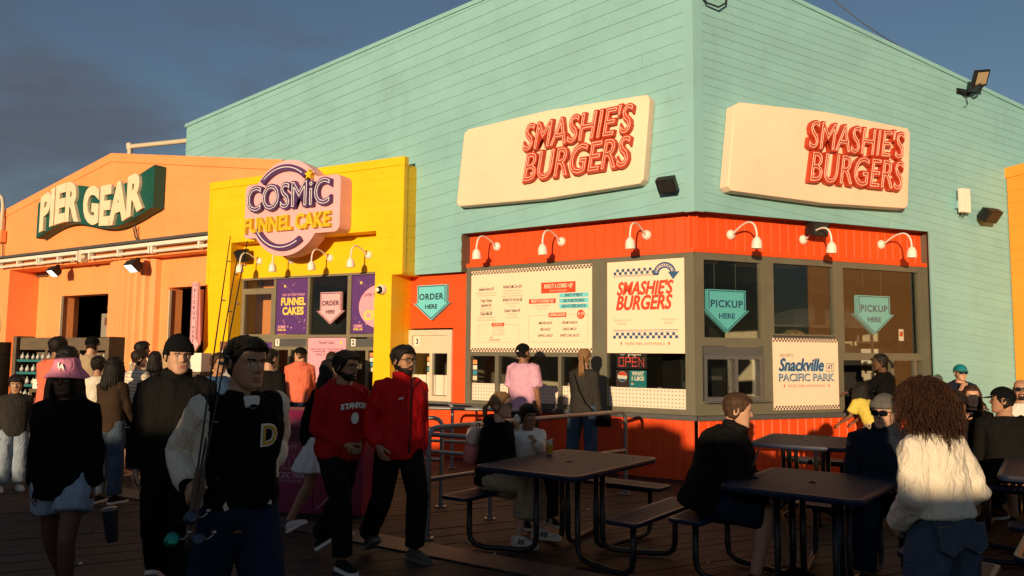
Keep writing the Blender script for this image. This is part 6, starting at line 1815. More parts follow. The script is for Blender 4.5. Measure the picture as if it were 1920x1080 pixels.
            if shoes.get('stripe'):
                mb = MB(Mf)
                for sx in (1, -1):
                    for j in range(3): mb.box((sx * .041 * q - .003, (-.035 - .025 * j) * q, sz + .015), (sx * .041 * q + .003, (-.023 - .025 * j) * q, sz + .055), Mf)
                mb.build('stripe', shoes['stripe'], o)
            if shoes.get('sock'):
                mb = MB(); limb(mb, [ank[i] + Vector((0, 0, -.03 * k)), ank[i], ank[i].lerp(knees[i], .22)], [.044 * k, .041 * k, .045 * k], 12, cap=.1); mb.build('sock', shoes['sock'], S, smooth=True)
    # ---------- hair
    if hair and hair.get('k') != 'none':
        hk_ = hair['k']; hm = hair_mat(hair['c']); th_ = hair.get('th', .014); front = hair.get('front', .80); side = hair.get('side', .45); backl = hair.get('back', .18); rough = hair.get('rough', .004)
        tv = []
        r_ = random.Random(int(loc[0] * 100) + 7)
        for p, (tt, an) in zip(*head_grid(fem, False)):
            fw = -math.sin(an); sdv = abs(math.cos(an))
            line = front if fw > .70 else (side + (front - side) * max(0, (fw - .20) / .50) ** 1.2 if fw > .20 else (backl + (side - backl) * max(0, (fw + .5) / .7) if fw > -.5 else backl))
            mk = max(0, min(1, (tt - line) / .07 + .4)); mk = mk * mk * (3 - 2 * mk)
            if hat and tt > .60: mk *= max(0, 1 - (tt - .60) / .06)
            c = Vector((0, .005, .13)); n = (p - c).normalized()
            tk = th_ * (.55 + .75 * max(0, tt - .4) / .6)
            nz_ = noise.noise(Vector((p.x * 70 + loc[0], p.y * 70, p.z * 30))) * rough * 2 + noise.noise(Vector((p.x * 28 + loc[0], p.y * 28, p.z * 28))) * rough * 2
            tv.append(p + n * (mk * (tk + nz_) - (1 - mk) * .012))
        mb = MB(HM); mb.add(tv, HF)
        def strand(p0, pts, r0, seedn=6, flat=.55):
            rs = [r0 * q for q in np.interp([i / (len(pts)) for i in range(len(pts) + 1)], [0, .3, .8, 1], [.7, 1, .8, .15])]
            limb(mb2, [p0] + pts, rs, 6, cap=.3)
        mb2 = MB(HM)
        def hp(tt, an, off=0.0):
            _, w, f, b = head_dims(tt); c, s = math.cos(an), math.sin(an)
            return Vector((w * c, (f + b) / 2 + (b - f) / 2 * s, tt * HH)) + Vector((c, s, 0)) * off
        if hk_ == 'short' and not hat:                                       # tousled tufts over the crown
            for i in range(hair.get('tufts', 150)):
                tt = r_.uniform(front - .02, .99); an = r_.uniform(0, 2 * PI)
                if -math.sin(an) < .2: tt = r_.uniform(max(side, backl) + .1, .99)
                p = hp(tt, an, th_ * .6); up = Vector((0, 0, .13)); n = (p - up).normalized()
                d = (n + Vector((r_.uniform(-.35, .35), r_.uniform(-.8, .1), r_.uniform(.0, .3)))).normalized(); d = (d + Vector((0, .0, .9 if -math.sin(an) > .3 else .1))).normalized(); ln = hair.get('tuft', .022) * r_.uniform(.6, 1.3)
                limb(mb2, [p, p + d * ln * .5, p + d * ln + Vector((0, -.003, -.004))], [q * hair.get('tr', 1) for q in (.0042, .0032, .0006)], 5, cap=.2)
        if hk_ in ('long', 'bob', 'pony', 'curly'):
            ln = hair.get('len', .30)
            if hk_ in ('long', 'bob'):
                for i in range(hair.get('n', 64)):
                    u = i / (hair.get('n', 64) - 1); an = R(-90 + 52) + R(256) * u + r_.uniform(-.04, .04)
                    p0 = hp(.86, an, th_ * .5); p1 = hp(.62, an, th_ * .9); p2 = hp(.40, an, th_ * 1.1 + r_.uniform(0, .006))
                    q = p2 + Vector((math.cos(an) * .012, math.sin(an) * .012 + .02, -.11 * ln / .3)); q2 = q + Vector((r_.uniform(-.015, .015), .012 + r_.uniform(-.01, .01), -.5 * ln)); q3 = q2 + Vector((r_.uniform(-.02, .02), r_.uniform(-.01, .01), -.42 * ln * r_.uniform(.7, 1.1)))
                    if -math.sin(an) > .3: q.y += .0; q2.x *= .95
                    strand(p0, [p1, p2, q, q2, q3], .0145)
            if hk_ == 'pony':
                c = hp(.62, R(90), .012)
                mb2.ball(c, .02)
                for i in range(16):
                    a = R(90) + r_.uniform(-.4, .4); p0 = c
                    q = c + Vector((r_.uniform(-.02, .02), .04 + r_.uniform(-.01, .015), -.05)); q2 = q + Vector((r_.uniform(-.02, .02), .005, -.45 * ln)); q3 = q2 + Vector((r_.uniform(-.015, .015), -.01, -.5 * ln * r_.uniform(.7, 1.1)))
                    strand(p0, [q, q2, q3], .013)
            if hk_ == 'curly':
                N_ = hair.get('n', 900)
                for i in range(N_):
                    an = r_.uniform(0, 2 * PI); tt = 1 - r_.random() ** 1.3 * .85
                    fw = -math.sin(an)
                    if fw > .55 and tt < .80: continue
                    if fw > .05 and tt < .45: continue
                    p = hp(min(tt, .99), an, .0)
                    n = (p - Vector((0, .01, .11))).normalized()
                    p = p + n * r_.uniform(.004, .03); n = (n + Vector((math.cos(an), math.sin(an), 0)) * .7).normalized()
                    L_ = hair.get('len', .16) * r_.uniform(.7, 1.2); out = r_.uniform(.25, .6)
                    pts = []; ph = r_.uniform(0, 6); cr__ = r_.uniform(.004, .012); tn = r_.choice((-1, 1)) * L_ * 62
                    for j in range(11):
                        s = j / 10
                        q = p + n * out * L_ * (1 - (1 - s) ** 2) * .8 + Vector((0, 0, -L_ * s ** 1.5 * .95)) + Vector((math.cos(ph + tn * s), math.sin(ph + tn * s), .3 * math.sin(ph + tn * s))) * cr__ * (.3 + .7 * min(1, s * 2))
                        pts.append(q)
                    mb2.tube(pts, [.0012] + [.0016] * 7 + [.0014, .001, .0004], 3)
        o = mb.build('hair', hm, S, smooth=True)
        if mb2.v: mb2.build('locks', hm, o, smooth=True)
    # ---------- hats
    if hat:
        hv2, hi2 = head_grid(fem, False); mats_h = hat['m']
        if hat['k'] == 'beanie':
            vs = []
            for p, (tt, an) in zip(hv2, hi2):
                ln_ = .64 if -math.sin(an) > .5 else (.52 if -math.sin(an) > -.3 else .40); mk = max(0, min(1, (tt - ln_) / .03)); c = Vector((0, .005, .13)); n = (p - c).normalized()
                slouch = Vector((0, .01, .022)) * max(0, tt - .75) * 4
                rib = .0014 * math.sin(an * 46)
                fold_ = .007 * (1 if ln_ <= tt < ln_ + .17 else 0)
                vs.append(p + n * (mk * (.016 + fold_ + rib + .004 * noise.noise(p * 30)) - (1 - mk) * .014) + slouch * mk)
            MB(HM).add(vs, HF).build('beanie', mats_h, S, smooth=True)
        if hat['k'] in ('cap', 'capback'):
            vs = []; sgn = 1 if hat['k'] == 'cap' else -1
            for p, (tt, an) in zip(hv2, hi2):
                ln_ = .66 if -math.sin(an) * sgn > 0 else .50 - .10 * sgn + .10; ln_ = .68 if -math.sin(an) > .4 else (.60 if -math.sin(an) > -.4 else .48)
                mk = max(0, min(1, (tt - ln_) / .03)); c = Vector((0, .005, .13)); n = (p - c).normalized(); seam = .0012 * (1 if abs(math.sin(an * 3)) > .97 else 0)
                vs.append(p + n * (mk * (.013 + seam) - (1 - mk) * .014) + Vector((0, 0, .012 * max(0, tt - .8) * 3)) * mk)
            o = MB(HM).add(vs, HF).build('cap', mats_h, S, smooth=True)
            mb = MB(HM); rows = []
            for q in range(9):
                a = R(-62 + 124 * q / 8); r0 = .085
                x = math.sin(a); rows.append((Vector((x * .086, sgn * (-.088 * math.cos(a) - .004), .69 * HH)), Vector((x * .088, sgn * (-.10 * math.cos(a) - .072 * math.cos(a) ** .6), .69 * HH - .012 - .006 * math.cos(a)))))
            dn = Vector((0, 0, -.006))
            mb.loft([[a, b, b + dn, a + dn] for a, b in rows]); mb.build('brim', hat.get('bm', mats_h), o, smooth=False)
            mb = MB(HM); mb.ball((0, .012, HH + .016), .006); mb.build('button', mats_h, o, smooth=True)
            if hat.get('logo'):
                mb = MB(HM); y = .112; mb.M = HM @ T(0, .0, -.03)
                mb.box((-.016, y - .006, .80 * HH), (.016, y + .006, .87 * HH)); mb.build('logo', hat['logo'], o)
        if hat['k'] == 'bucket':
            prof = [(.002, .285), (.06, .284), (.085, .275), (.094, .25), (.102, .205), (.112, .185), (.155, .142), (.162, .132), (.160, .130), (.152, .138), (.108, .178), (.096, .19), (.085, .21), (.002, .215)]
            n = 40
            mb = MB(HM @ T(0, .006, 0)); mb.loft([[Vector((r_ * .93 * math.cos(2 * PI * j / n) * .95 * (1 + (.02 * math.sin(3 * 2 * PI * j / n) if r_ > .12 else 0)), r_ * .95 * math.sin(2 * PI * j / n) * 1.08, (z_ if z_ < .2 else .2 + (z_ - .2) * .75) - (.010 * math.cos(2 * 2 * PI * j / n) if r_ > .12 else 0) + .004 * noise.noise(Vector((r_ * 20, j * .3, z_ * 20))))) for j in range(n)] for r_, z_ in prof])
            o = mb.build('bucket_hat', mats_h, S, smooth=True, angle=60)
            mb = MB(HM); Ml = HM @ T(-.0, -.107, .215) @ Matrix.Rotation(R(84), 4, 'X')
            put_text(mb, Ml, "L", -.006, .004, .05, 0.0, offset=.002, extrude=.003); put_text(mb, Ml, "A", .010, -.008, .05, .0, offset=.002, extrude=.003); mb.build('monogram', M_WHITE, o)
    # ---------- glasses
    if glasses:
        dk = glasses == 'sun'; mb = MB(HM); ln_ = MB(HM); zc = .528 * HH
        for s in (1, -1):
            n = 16; rx, rz = (.030, .021) if dk else (.025, .021)
            ring = [Vector((s * .033 + rx * math.copysign(abs(math.cos(2 * PI * j / n)) ** .7, math.cos(2 * PI * j / n)), -.104 + .35 * (s * .033 + rx * math.cos(2 * PI * j / n)) ** 2 * 12 * .5, zc + rz * math.copysign(abs(math.sin(2 * PI * j / n)) ** .7, math.sin(2 * PI * j / n)))) for j in range(n)]
            mb.tube(ring + [ring[0]], .0026 if dk else .0020, 6)
            ln_.add([q for q in ring], [tuple(range(n))]); ln_.add([q + Vector((0, .002, 0)) for q in ring], [tuple(range(n))])
            mb.tube([Vector((s * .061, -.094, zc + .008)), Vector((s * .076, -.05, zc + .008)), Vector((s * .077, .01, zc + .006)), Vector((s * .074, .035, zc - .012))], .0028, 6)
        mb.tube([Vector((-.010, -.1075, zc + .004)), Vector((0, -.110, zc + .006)), Vector((.010, -.1075, zc + .004))], .0026, 6)
        o = mb.build('glasses', M_BLACK, S, smooth=True)
        ln_.build('lens', mat('dark_lens_gloss', (.008, .008, .01), .08, 0, 1, spec=.7) if dk else glass('spectacle_lens', (.93, .93, .93), .05), o)
    if extra: extra(J)
    LOCAL[0] = False
    return J
def at3(px, py, dep):
    d = pix_ray(px, py); return Vector((0, 0, EYE)) + d * (dep / d.y)
def away(M): return None
C_BLK = cloth('black_cloth', (.0055, .0055, .006)); C_BLK2 = cloth('washed_black_cloth', (.0095, .009, .009)); C_CHAR = cloth('charcoal_knit', (.035, .032, .028))
C_NAVY = cloth('navy_denim', (.014, .022, .045)); C_DENIM = cloth('blue_denim', (.060, .085, .125), var=.3); C_LDEN = cloth('pale_denim', (.26, .32, .40), var=.25)
C_RED = cloth('red_fleece', (.42, .012, .012)); C_RED2 = cloth('red_shell', (.58, .012, .014), rough=.6); C_CORAL = cloth('coral_cotton', (.72, .17, .10)); C_PINKT = cloth('lilac_pink_cotton', (.66, .36, .50))
C_CREAM = cloth('cream_knit', (.74, .66, .54), bump=.8, bs=220); C_CREAMS = cloth('cream_leather', (.66, .58, .46), rough=.55); C_TAN = cloth('tan_canvas', (.42, .31, .19)); C_BROWN = cloth('brown_jacket', (.045, .028, .018)); C_BEIGE = cloth('beige_shirt', (.46, .38, .28))
C_WHITE = cloth('white_cotton', (.74, .70, .64)); C_YEL = cloth('yellow_top', (.66, .52, .10)); C_GREYT = cloth('grey_tee', (.33, .32, .30)); C_BLUE = cloth('blue_shirt', (.05, .10, .20)); C_GCAP = cloth('grey_wool', (.12, .11, .10)); C_NAVYJ = cloth('navy_shell', (.014, .018, .030)); C_TEALC = cloth('teal_cap', (.01, .20, .24)); C_PINKH = cloth('pink_hat_cloth', (.66, .24, .36)); C_OLIVE = cloth('olive_trousers', (.10, .085, .05)); C_DRED = cloth('dark_print_cloth', (.10, .05, .03), var=.8)
S_WHITE = dict(m=cloth('white_sneaker', (.62, .58, .52), rough=.6)); S_BLK = dict(m=cloth('black_sneaker', (.012, .012, .012), rough=.6), sole=M_WHITE); S_BLKB = dict(m=cloth('black_sneaker', (.012, .012, .012)), sole=M_BLACK); S_GREY = dict(m=cloth('grey_sneaker', (.10, .085, .07)), sole=M_GREY)
def L_(a, o): v = FL @ Vector((a, 0, o)); return (v.x, v.y)
def R_(a, o): v = FR @ Vector((a, 0, o)); return (v.x, v.y)
def Y_(a, o): v = FY @ Vector((a, 0, o)); return (v.x, v.y)
def chest(J, s, x, out, e):            # frame on the front of the chest: x to the wearer's left
    c, ax, ay = J['tor'](s); rx = ax.length + e; ry = ay.length + e
    y = ry * math.sqrt(max(0, 1 - (x / rx) ** 2)); ayn, axn = ay.normalized(), ax.normalized()
    p = c + axn * x + ayn * (y + out); n = (ayn * (y / ry / ry) + axn * (x / rx / rx)).normalized(); r = J['t'].cross(n).normalized() if False else n.cross(Vector((0, 0, 1)))
    r = Vector((0, 0, 1)).cross(n).normalized(); u = n.cross(r)
    return Matrix(((r.x, u.x, n.x, p.x), (r.y, u.y, n.y, p.y), (r.z, u.z, n.z, p.z), (0, 0, 0, 1)))
def sidestripe(m, n=3, name='side_stripe'):
    def f(J):
        k = J['k']
        for i, s in enumerate((1, -1)):
            mb = MB()
            for j in range(n):
                off = Vector((s * .004, -.018 + .018 * j, 0))
                pts = [J['hips'][i].lerp(J['knees'][i], u) + Vector((s * r_, 0, 0)) * k + off for u, r_ in ((.1, .112), (.4, .103), (.7, .096), (1.0, .090))] + [J['knees'][i].lerp(J['ank'][i], u) + Vector((s * r_, 0, 0)) * k + off for u, r_ in ((.3, .089), (.7, .082), (.95, .078))]
                mb.tube(pts, .0055, 5)
            mb.build(name, m, J['S'], smooth=True)
    return f

# ---------------- foreground left
person('woman in pink bucket hat and sunglasses wearing a black hoodie and denim shorts', spot(133, 5.0), 4, 1.575, True, 'dark', ('hang', 'hangin'), 'stroll', 2, head=(4, 3),
       top=dict(m=C_BLK, e=.042, hem=-.14, box=.8, hood=True, n='hoodie', amp=.010), bottom=dict(k='shorts', m=C_LDEN, len=.52, e=.016), shoes=S_BLKB, hair=dict(k='long', c='black', len=.26, th=.012), hat=dict(k='bucket', m=C_PINKH), glasses='sun', fine=2, hands=('grip', 'relax'))
def beanie_x(J):
    sidestripe(M_WHITE)(J)
person('smiling man in black beanie and black jacket with striped track trousers', spot(336, 5.35), 14, 1.735, False, 'light', ('hangin', 'hang'), 'stroll', 3, head=(26, 5), fat=.1,
       top=dict(m=C_BLK2, e=.045, hem=-.13, box=.85, collar=.05, n='jacket', amp=.012), bottom=dict(k='trousers', m=C_BLK, e=.02, w=1.8), shoes=S_BLK, hair=dict(k='short', c='black', tufts=20, back=.3), hat=dict(k='beanie', m=cloth('black_rib_knit', (.008, .008, .009), bump=1)), fine=2, extra=beanie_x)
HANDP = at3(356, 930, 3.44)
def varsity_x(J):
    F = chest(J, .345, .07, .010, .030); mb = MB(F); g, f = text_geo('D', .135, offset=.006, extrude=.003); mb.add(g, f); mb.build('letter_backing', M_WHITE, J['S'])
    F2 = F @ T(0, 0, .0045); mb = MB(F2); g, f = text_geo('D', .128, offset=.0005, extrude=.002); mb.add(g, f); mb.build('chest_letter', mat('gold_chenille', (.55, .34, .03), .9, .1, 40, .6, 120), J['S'])
    for x, r_ in ((.125, -.32), (-.125, .32)):
        F = chest(J, .09, x, .006, .036) @ Matrix.Rotation(r_, 4, 'Z'); MB(F).box((-.009, -.075, -.012), (.009, .075, .005)).build('pocket_welt', C_CREAMS, J['S'])
    mb = MB(); c, ax, ay = J['tor'](.525); 
    F = chest(J, .46, 0, -.004, .018); mb = MB(F); mb.box((-.035, -.09, -.03), (.035, .07, .004), bev=.008); mb.build('undershirt', C_WHITE, J['S'])
    mb = MB(F); mb.tube([(-.04, .06, -.01), (-.02, .02, .008), (0, .012, .010), (.02, .02, .008), (.04, .06, -.01)], .0025, 6); mb.build('necklace', M_STEEL, J['S'])
    for i in (0, 1):
        p = J['elb'][i].lerp(J['wri'][i], .97); mb = MB(); limb(mb, [p - J['fd'][i] * .02, p + J['fd'][i] * .03], [.043, .036], 14, cap=.1); mb.build('knit_cuff', C_BLK, J['S'], smooth=True)
JV = person('dark haired man in black varsity jacket with cream sleeves and a gold letter d', spot(452, 3.68), 46, 1.71, False, 'tan', (('ik', at3(508, 880, 3.70), (.5, .8, -.1)), ('ik', HANDP, (.05, .8, -.2))), 'stroll', 2, head=(8, 5), fat=.0,
       top=dict(m=C_BLK, sleeve_m=C_CREAMS, e=.036, hem=.0, box=.7, cinch=True, collar=.02, open=True, n='varsity_jacket', amp=.009), bottom=dict(k='jeans', m=C_NAVY, e=.016, w=1.4), shoes=S_BLKB, hair=dict(k='short', c='black', th=.015, tufts=1100, tuft=.024, tr=.5, front=.79, side=.50, back=.22), fine=2, hands=('fist', 'grip'), extra=varsity_x)
# fishing rods in his hand
def rods():
    spec = [((432, 443), (372, 870), 'thin black fishing rod with the lowest reel, leftmost of the three', 1), ((464, 452), (388, 850), 'thin black fishing rod leaning furthest right of the three', 0), ((447, 470), (380, 860), 'thin black fishing rod in the middle of the three carried together', 1)]
    for n, (tp, lo, lab, reel) in enumerate(spec):
        a = at3(*tp, 3.62 + .04 * n); b = at3(*lo, 3.42 + .03 * n); d = (b - a).normalized(); L_n = (HANDP - a).dot(d); e = a + d * (L_n + .38)
        M = Matrix.Translation(e); S = thing('fishing_rod', lab, 'fishing rod', M, 'fishing rods carried by the varsity jacket man')
        MB().tube([a, a.lerp(e, .4), a.lerp(e, .75), e], [.0022, .004, .0060, .0075], 8).build('blank', M_BLACK, S, smooth=True)
        g = a + d * (L_n - .12); MB().tube([g, g + d * .03, g + d * .30, g + d * .33], [.007, .012, .013, .009], 10).build('grip', mat('cork_grip', (.10, .065, .04), .8), S, smooth=True)
        side = d.cross(Vector((0, 1, 0))).normalized()
        for t in (.08, .2, .36, .55):
            p = a.lerp(e, t); q = p + Vector((.012, -.010, 0)) * (1 + t)
            r_ = .007 + .010 * t; MB().tube([q + side * r_ * math.cos(2 * PI * j / 10) + d.cross(side) * r_ * math.sin(2 * PI * j / 10) for j in range(11)], .0016, 5).tube([p, q - Vector((.006, -.004, 0))], .0016, 5).build('line_guide', M_STEEL, S, smooth=True)
        p = a + d * (L_n + (.16 if n != 1 else .07)); Mr = Matrix.Translation(p + Vector((-.05 + .05 * n, -.05, -.01))) @ Matrix.Rotation(R(70), 4, 'X') @ Matrix.Rotation(R(30), 4, 'Y')
        o = MB(Mr).lathe([(.001, -.03), (.022, -.03), (.026, -.02), (.019, -.015), (.019, .015), (.027, .02), (.030, .03), (.020, .045), (.001, .048)], 18, Mr).build('reel', (mat('teal_reel', (.01, .22, .17), .3, metal=.6) if n == 0 else mat('blue_grey_reel', (.05, .06, .09), .3, metal=.6)), S, smooth=True, angle=40)
        mb = MB(Mr); mb.tube([(.02, 0, 0), (.05, .01, 0), (.065, .03, .0)], .004, 6); mb.ball((.066, .036, 0), .010); mb.build('crank', M_STEEL, o, smooth=True)
rods()
def tumbler():
    p = at3(208, 985, 4.86) ; M = Matrix.Translation(p) @ Matrix.Rotation(R(-8), 4, 'Y')
    S = thing('tumbler', 'black insulated tumbler held in the bucket hat woman hand', 'cup', M)
    MB(M).lathe([(.001, -.10), (.030, -.10), (.033, -.08), (.043, .08), (.043, .09), (.001, .09)], 20, M).build('cup_body', mat('dark_tumbler', (.012, .014, .02), .3), S, smooth=True, angle=40)
    MB(M).lathe([(.001, .091), (.046, .091), (.046, .105), (.03, .112), (.001, .113)], 20, M).build('lid', mat('grey_lid', (.14, .14, .15), .3), S, smooth=True, angle=40)
tumbler()
# ---------------- red pair and the woman behind them
def stanford(J):
    mb = MB()
    for i, ch in enumerate("STANFORD"):
        x = -.115 + .033 * i; F = chest(J, .375, x, .024, .030)
        put_text(mb, F, ch, 0, -6 * 0 - .9 * x * x, .058, 0, offset=.003, extrude=.002)
    mb.build('chest_lettering', M_WHITE, J['S'])
    F = chest(J, .27, .0, .010, .034); mb = MB(F); mb.lathe([(.030, -.004), (.036, -.004), (.036, .004), (.030, .004)], 24, F @ Matrix.Diagonal((1, 1.25, 1, 1))); mb.lathe([(.001, -.004), (.026, -.004), (.026, .002), (.001, .002)], 24, F @ Matrix.Diagonal((.8, 1.2, 1, 1))); mb.build('chest_seal', M_WHITE, J['S'])
    F = chest(J, .02, 0, .004, .040); mb = MB(F); mb.loft([[Vector((x, y, z)) for x, y in ((-.10, -.07), (.10, -.07), (.06, .08), (-.06, .08))] for z in (-.02, .008)]); mb.build('pouch_pocket', C_RED, J['S'])
pouch = ((.12, .10, -1), (-.40, -.62, -.40))
person('bearded man in red hoodie with white college lettering walking beside the red jacket man', spot(640, 6.25), 52, 1.66, False, 'medium', (pouch, pouch), 'stride', 4, head=(14, 2), fat=.2,
       top=dict(m=C_RED, e=.034, hem=-.10, box=.8, cinch=True, hood=True, n='hoodie', amp=.010), bottom=dict(k='jeans', m=C_BLK2, e=.010, w=.8), shoes=S_BLK, hair=dict(k='short', c='black', th=.022, tufts=700, tuft=.022, tr=.6, front=.78, side=.45, back=.2), glasses='clear', beard='full', fine=2, hands=('relax', 'relax'), extra=stanford)
def redj(J):
    F = chest(J, .30, 0, .007, .034); mb = MB(F); mb.box((-.004, -.36, -.01), (.004, .24, .003)); mb.build('zip', M_BLACK, J['S'])
    F = chest(J, .375, -.085, .008, .034); mb = MB(F)
    cat = [(-.026, .004), (-.012, .007), (.002, .012), (.014, .016), (.022, .017), (.024, .013), (.016, .009), (.012, .0), (.018, -.008), (.010, -.004), (.004, .003), (-.006, .0), (-.014, -.008), (-.020, -.008), (-.013, .001)]
    mb.prism(cat, -.003, .003, F); mb.build('chest_emblem', M_WHITE, J['S'])
person('bearded man with round glasses in bright red zip jacket walking past the bin', spot(752, 6.4), 38, 1.70, False, 'medium', ('hangin', 'pocket'), 'stroll', 2, head=(14, 1), fat=.1,
       top=dict(m=C_RED2, e=.034, hem=-.12, box=.75, collar=.05, n='zip_jacket', amp=.008), bottom=dict(k='jeans', m=C_BLK2, e=.012, w=.9), shoes=S_GREY, hair=dict(k='short', c='black', th=.020, tufts=700, tuft=.014, tr=.6, front=.78, side=.45, back=.2), glasses='clear', beard='full', fine=2, extra=redj)
person('woman in white flared skirt and white sneakers behind the red hoodie man', spot(612, 7.15), 66, 1.58, True, 'tan', ('hang', 'back'), 'stroll', 3, head=(0, 3),
       top=dict(m=C_BLK, e=.02, hem=-.06, n='sweater'), bottom=dict(k='skirt', m=C_WHITE, len=.36, flare=.17), shoes=S_WHITE, hair=dict(k='long', c='black', len=.3), fine=1)
# ---------------- crowd at the left
person('boy in dark jacket and light jeans with white sneakers at the left edge', spot(34, 9.35), 38, 1.29, False, 'tan', ('hangin', 'hang'), 'stand', 2, head=(-10, 8),
       top=dict(m=C_CHAR, e=.026, hem=-.12, box=.8, collar=.02, n='jacket'), bottom=dict(k='jeans', m=C_LDEN, w=1.6), shoes=S_WHITE, hair=dict(k='short', c='black', th=.024, front=.70), fine=1)
person('woman with dark bobbed hair in brown jacket and jeans seen from behind', spot(212, 8.6), 168, 1.53, True, 'tan', ('fwd', 'fwd'), 'stand', 2, top=dict(m=C_BROWN, e=.026, hem=-.10, n='jacket'), bottom=dict(k='jeans', m=C_DENIM), shoes=S_BLK, hair=dict(k='bob', c='black', len=.2, th=.028, rough=.008), fine=1)
stripe_paint = lambda J: (lambda c: 1 if (c.z * 22) % 1 > .62 else 0)
person('woman in cream striped sweater and black and white skirt holding up a phone', spot(257, 10.35), 158, 1.63, True, 'light', ('hangin', 'phone'), 'shift', 1, head=(-20, 4), top=dict(m=[C_CREAM, cloth('dark_cream_stripe', (.44, .36, .26))], paint=stripe_paint, e=.022, hem=-.04, n='striped_sweater'),  # stripes are a darker cream in the knit itself
       bottom=dict(k='skirt', m=[C_BLK2, C_WHITE], len=.62, flare=.06, paint=lambda J: (lambda c: 1 if (c.z * 24) % 1 > .6 and c.z > .62 else 0)), shoes=dict(m=skin_mat('light'), sole=M_CREAMFR), hair=dict(k='short', c='dark', back=.12, th=.018), fine=1, hands=('relax', 'grip'))
person('man in coral t-shirt seen from behind at the souvenir shelf', spot(103, 10.2), 172, 1.78, False, 'brown', ('fwd', 'fwd'), 'stand', 3, top=dict(m=C_CORAL, e=.022, sleeve=.5, hem=-.12), bottom=dict(k='jeans', m=C_NAVY), shoes=S_BLK, hair=dict(k='short', c='black', th=.03), fine=1, fat=.25)
person('man in tan jacket and dark cap browsing the souvenir shelf', spot(166, 11.75), 158, 1.83, False, 'light', ('fwd', 'fwd'), 'stand', 3, top=dict(m=C_TAN, e=.032, hem=-.12, n='jacket', collar=.02), bottom=dict(k='jeans', m=C_BLK2), shoes=S_BLK, hair=dict(k='short', c='dark'), hat=dict(k='cap', m=C_BLK), fine=1, head=(28, 4))
person('woman with big black hair in dark top standing behind the pink bucket hat', spot(124, 8.5), 186, 1.63, True, 'brown', ('hangin', 'fwd'), 'stand', 2, top=dict(m=C_BLK, e=.02), bottom=dict(k='jeans', m=C_BLK2), shoes=S_BLK, hair=dict(k='bob', c='black', len=.12, th=.04, rough=.01), fine=1)
person('woman in cream top with a dark strap next to the pink bucket hat', spot(184, 9.6), 200, 1.55, True, 'tan', ('hangin', 'fwd'), 'stand', 2, top=dict(m=C_CREAM, e=.024, sleeve=.6), bottom=dict(k='jeans', m=C_DENIM), shoes=S_WHITE, hair=dict(k='short', c='black', back=.2, th=.02), fine=1)
person('man in beige shirt standing at the sales counter', spot(261, 11.7), 128, 1.76, False, 'brown', ('fwd', 'fwd'), 'stand', 2, top=dict(m=C_BEIGE, e=.022, sleeve=.6, collar=.015), bottom=dict(k='jeans', m=C_NAVY), shoes=S_BLK, hair=dict(k='short', c='black', th=.02), fine=1)
person('dark haired person in black standing by the right shop doorway', spot(291, 11.2), 205, 1.62, True, 'brown', ('fwd', 'hangin'), 'stand', 2, top=dict(m=C_BLK2, e=.024), bottom=dict(k='jeans', m=C_BLK), shoes=S_BLK, hair=dict(k='bob', c='black', len=.14), fine=1)
person('woman with sunglasses and blue shirt behind the fishing rods', spot(408, 9.0), 48, 1.62, True, 'tan', ('fwd', 'hangin'), 'stroll', 2, head=(10, 0), top=dict(m=C_BLUE, e=.022, sleeve=.5), bottom=dict(k='jeans', m=C_DENIM), shoes=S_WHITE, hair=dict(k='short', c='brown', th=.02, back=.2), glasses='sun', fine=1)
person('man in grey t-shirt beside the yellow shop pickup sign', spot(438, 10.2), 150, 1.68, False, 'light', ('fwd', 'fwd'), 'stand', 2, top=dict(m=C_GREYT, e=.024, sleeve=.5), bottom=dict(k='jeans', m=C_NAVY), shoes=S_BLK, hair=dict(k='short', c='dark'), fine=1)
person('man in black t-shirt waiting behind the varsity jacket man', spot(503, 9.3), 158, 1.66, False, 'light', ('hangin', 'hang'), 'stand', 2, top=dict(m=C_BLK2, e=.024, sleeve=.5), bottom=dict(k='jeans', m=C_NAVY), shoes=S_BLK, hair=dict(k='short', c='black'), fine=1)
person('man in coral hoodie and black cap at funnel cake window one', spot(563, 12.55), 190, 1.70, False, 'light', ('fwd', 'fwd'), 'stand', 3, head=(62, 2), top=dict(m=C_CORAL, e=.034, hood=True, n='hoodie', hem=-.1), bottom=dict(k='jeans', m=C_NAVY), shoes=S_WHITE, hair=dict(k='short', c='brown'), hat=dict(k='cap', m=C_BLK), fine=1)
person('woman with long dark hair in front of the pink menu', spot(620, 12.3), 160, 1.63, True, 'tan', ('fwd', 'fwd'), 'stand', 2, head=(6, 0), top=dict(m=C_BLK2, e=.026), bottom=dict(k='jeans', m=C_NAVY), shoes=S_BLK, hair=dict(k='long', c='dark', len=.36), fine=1)
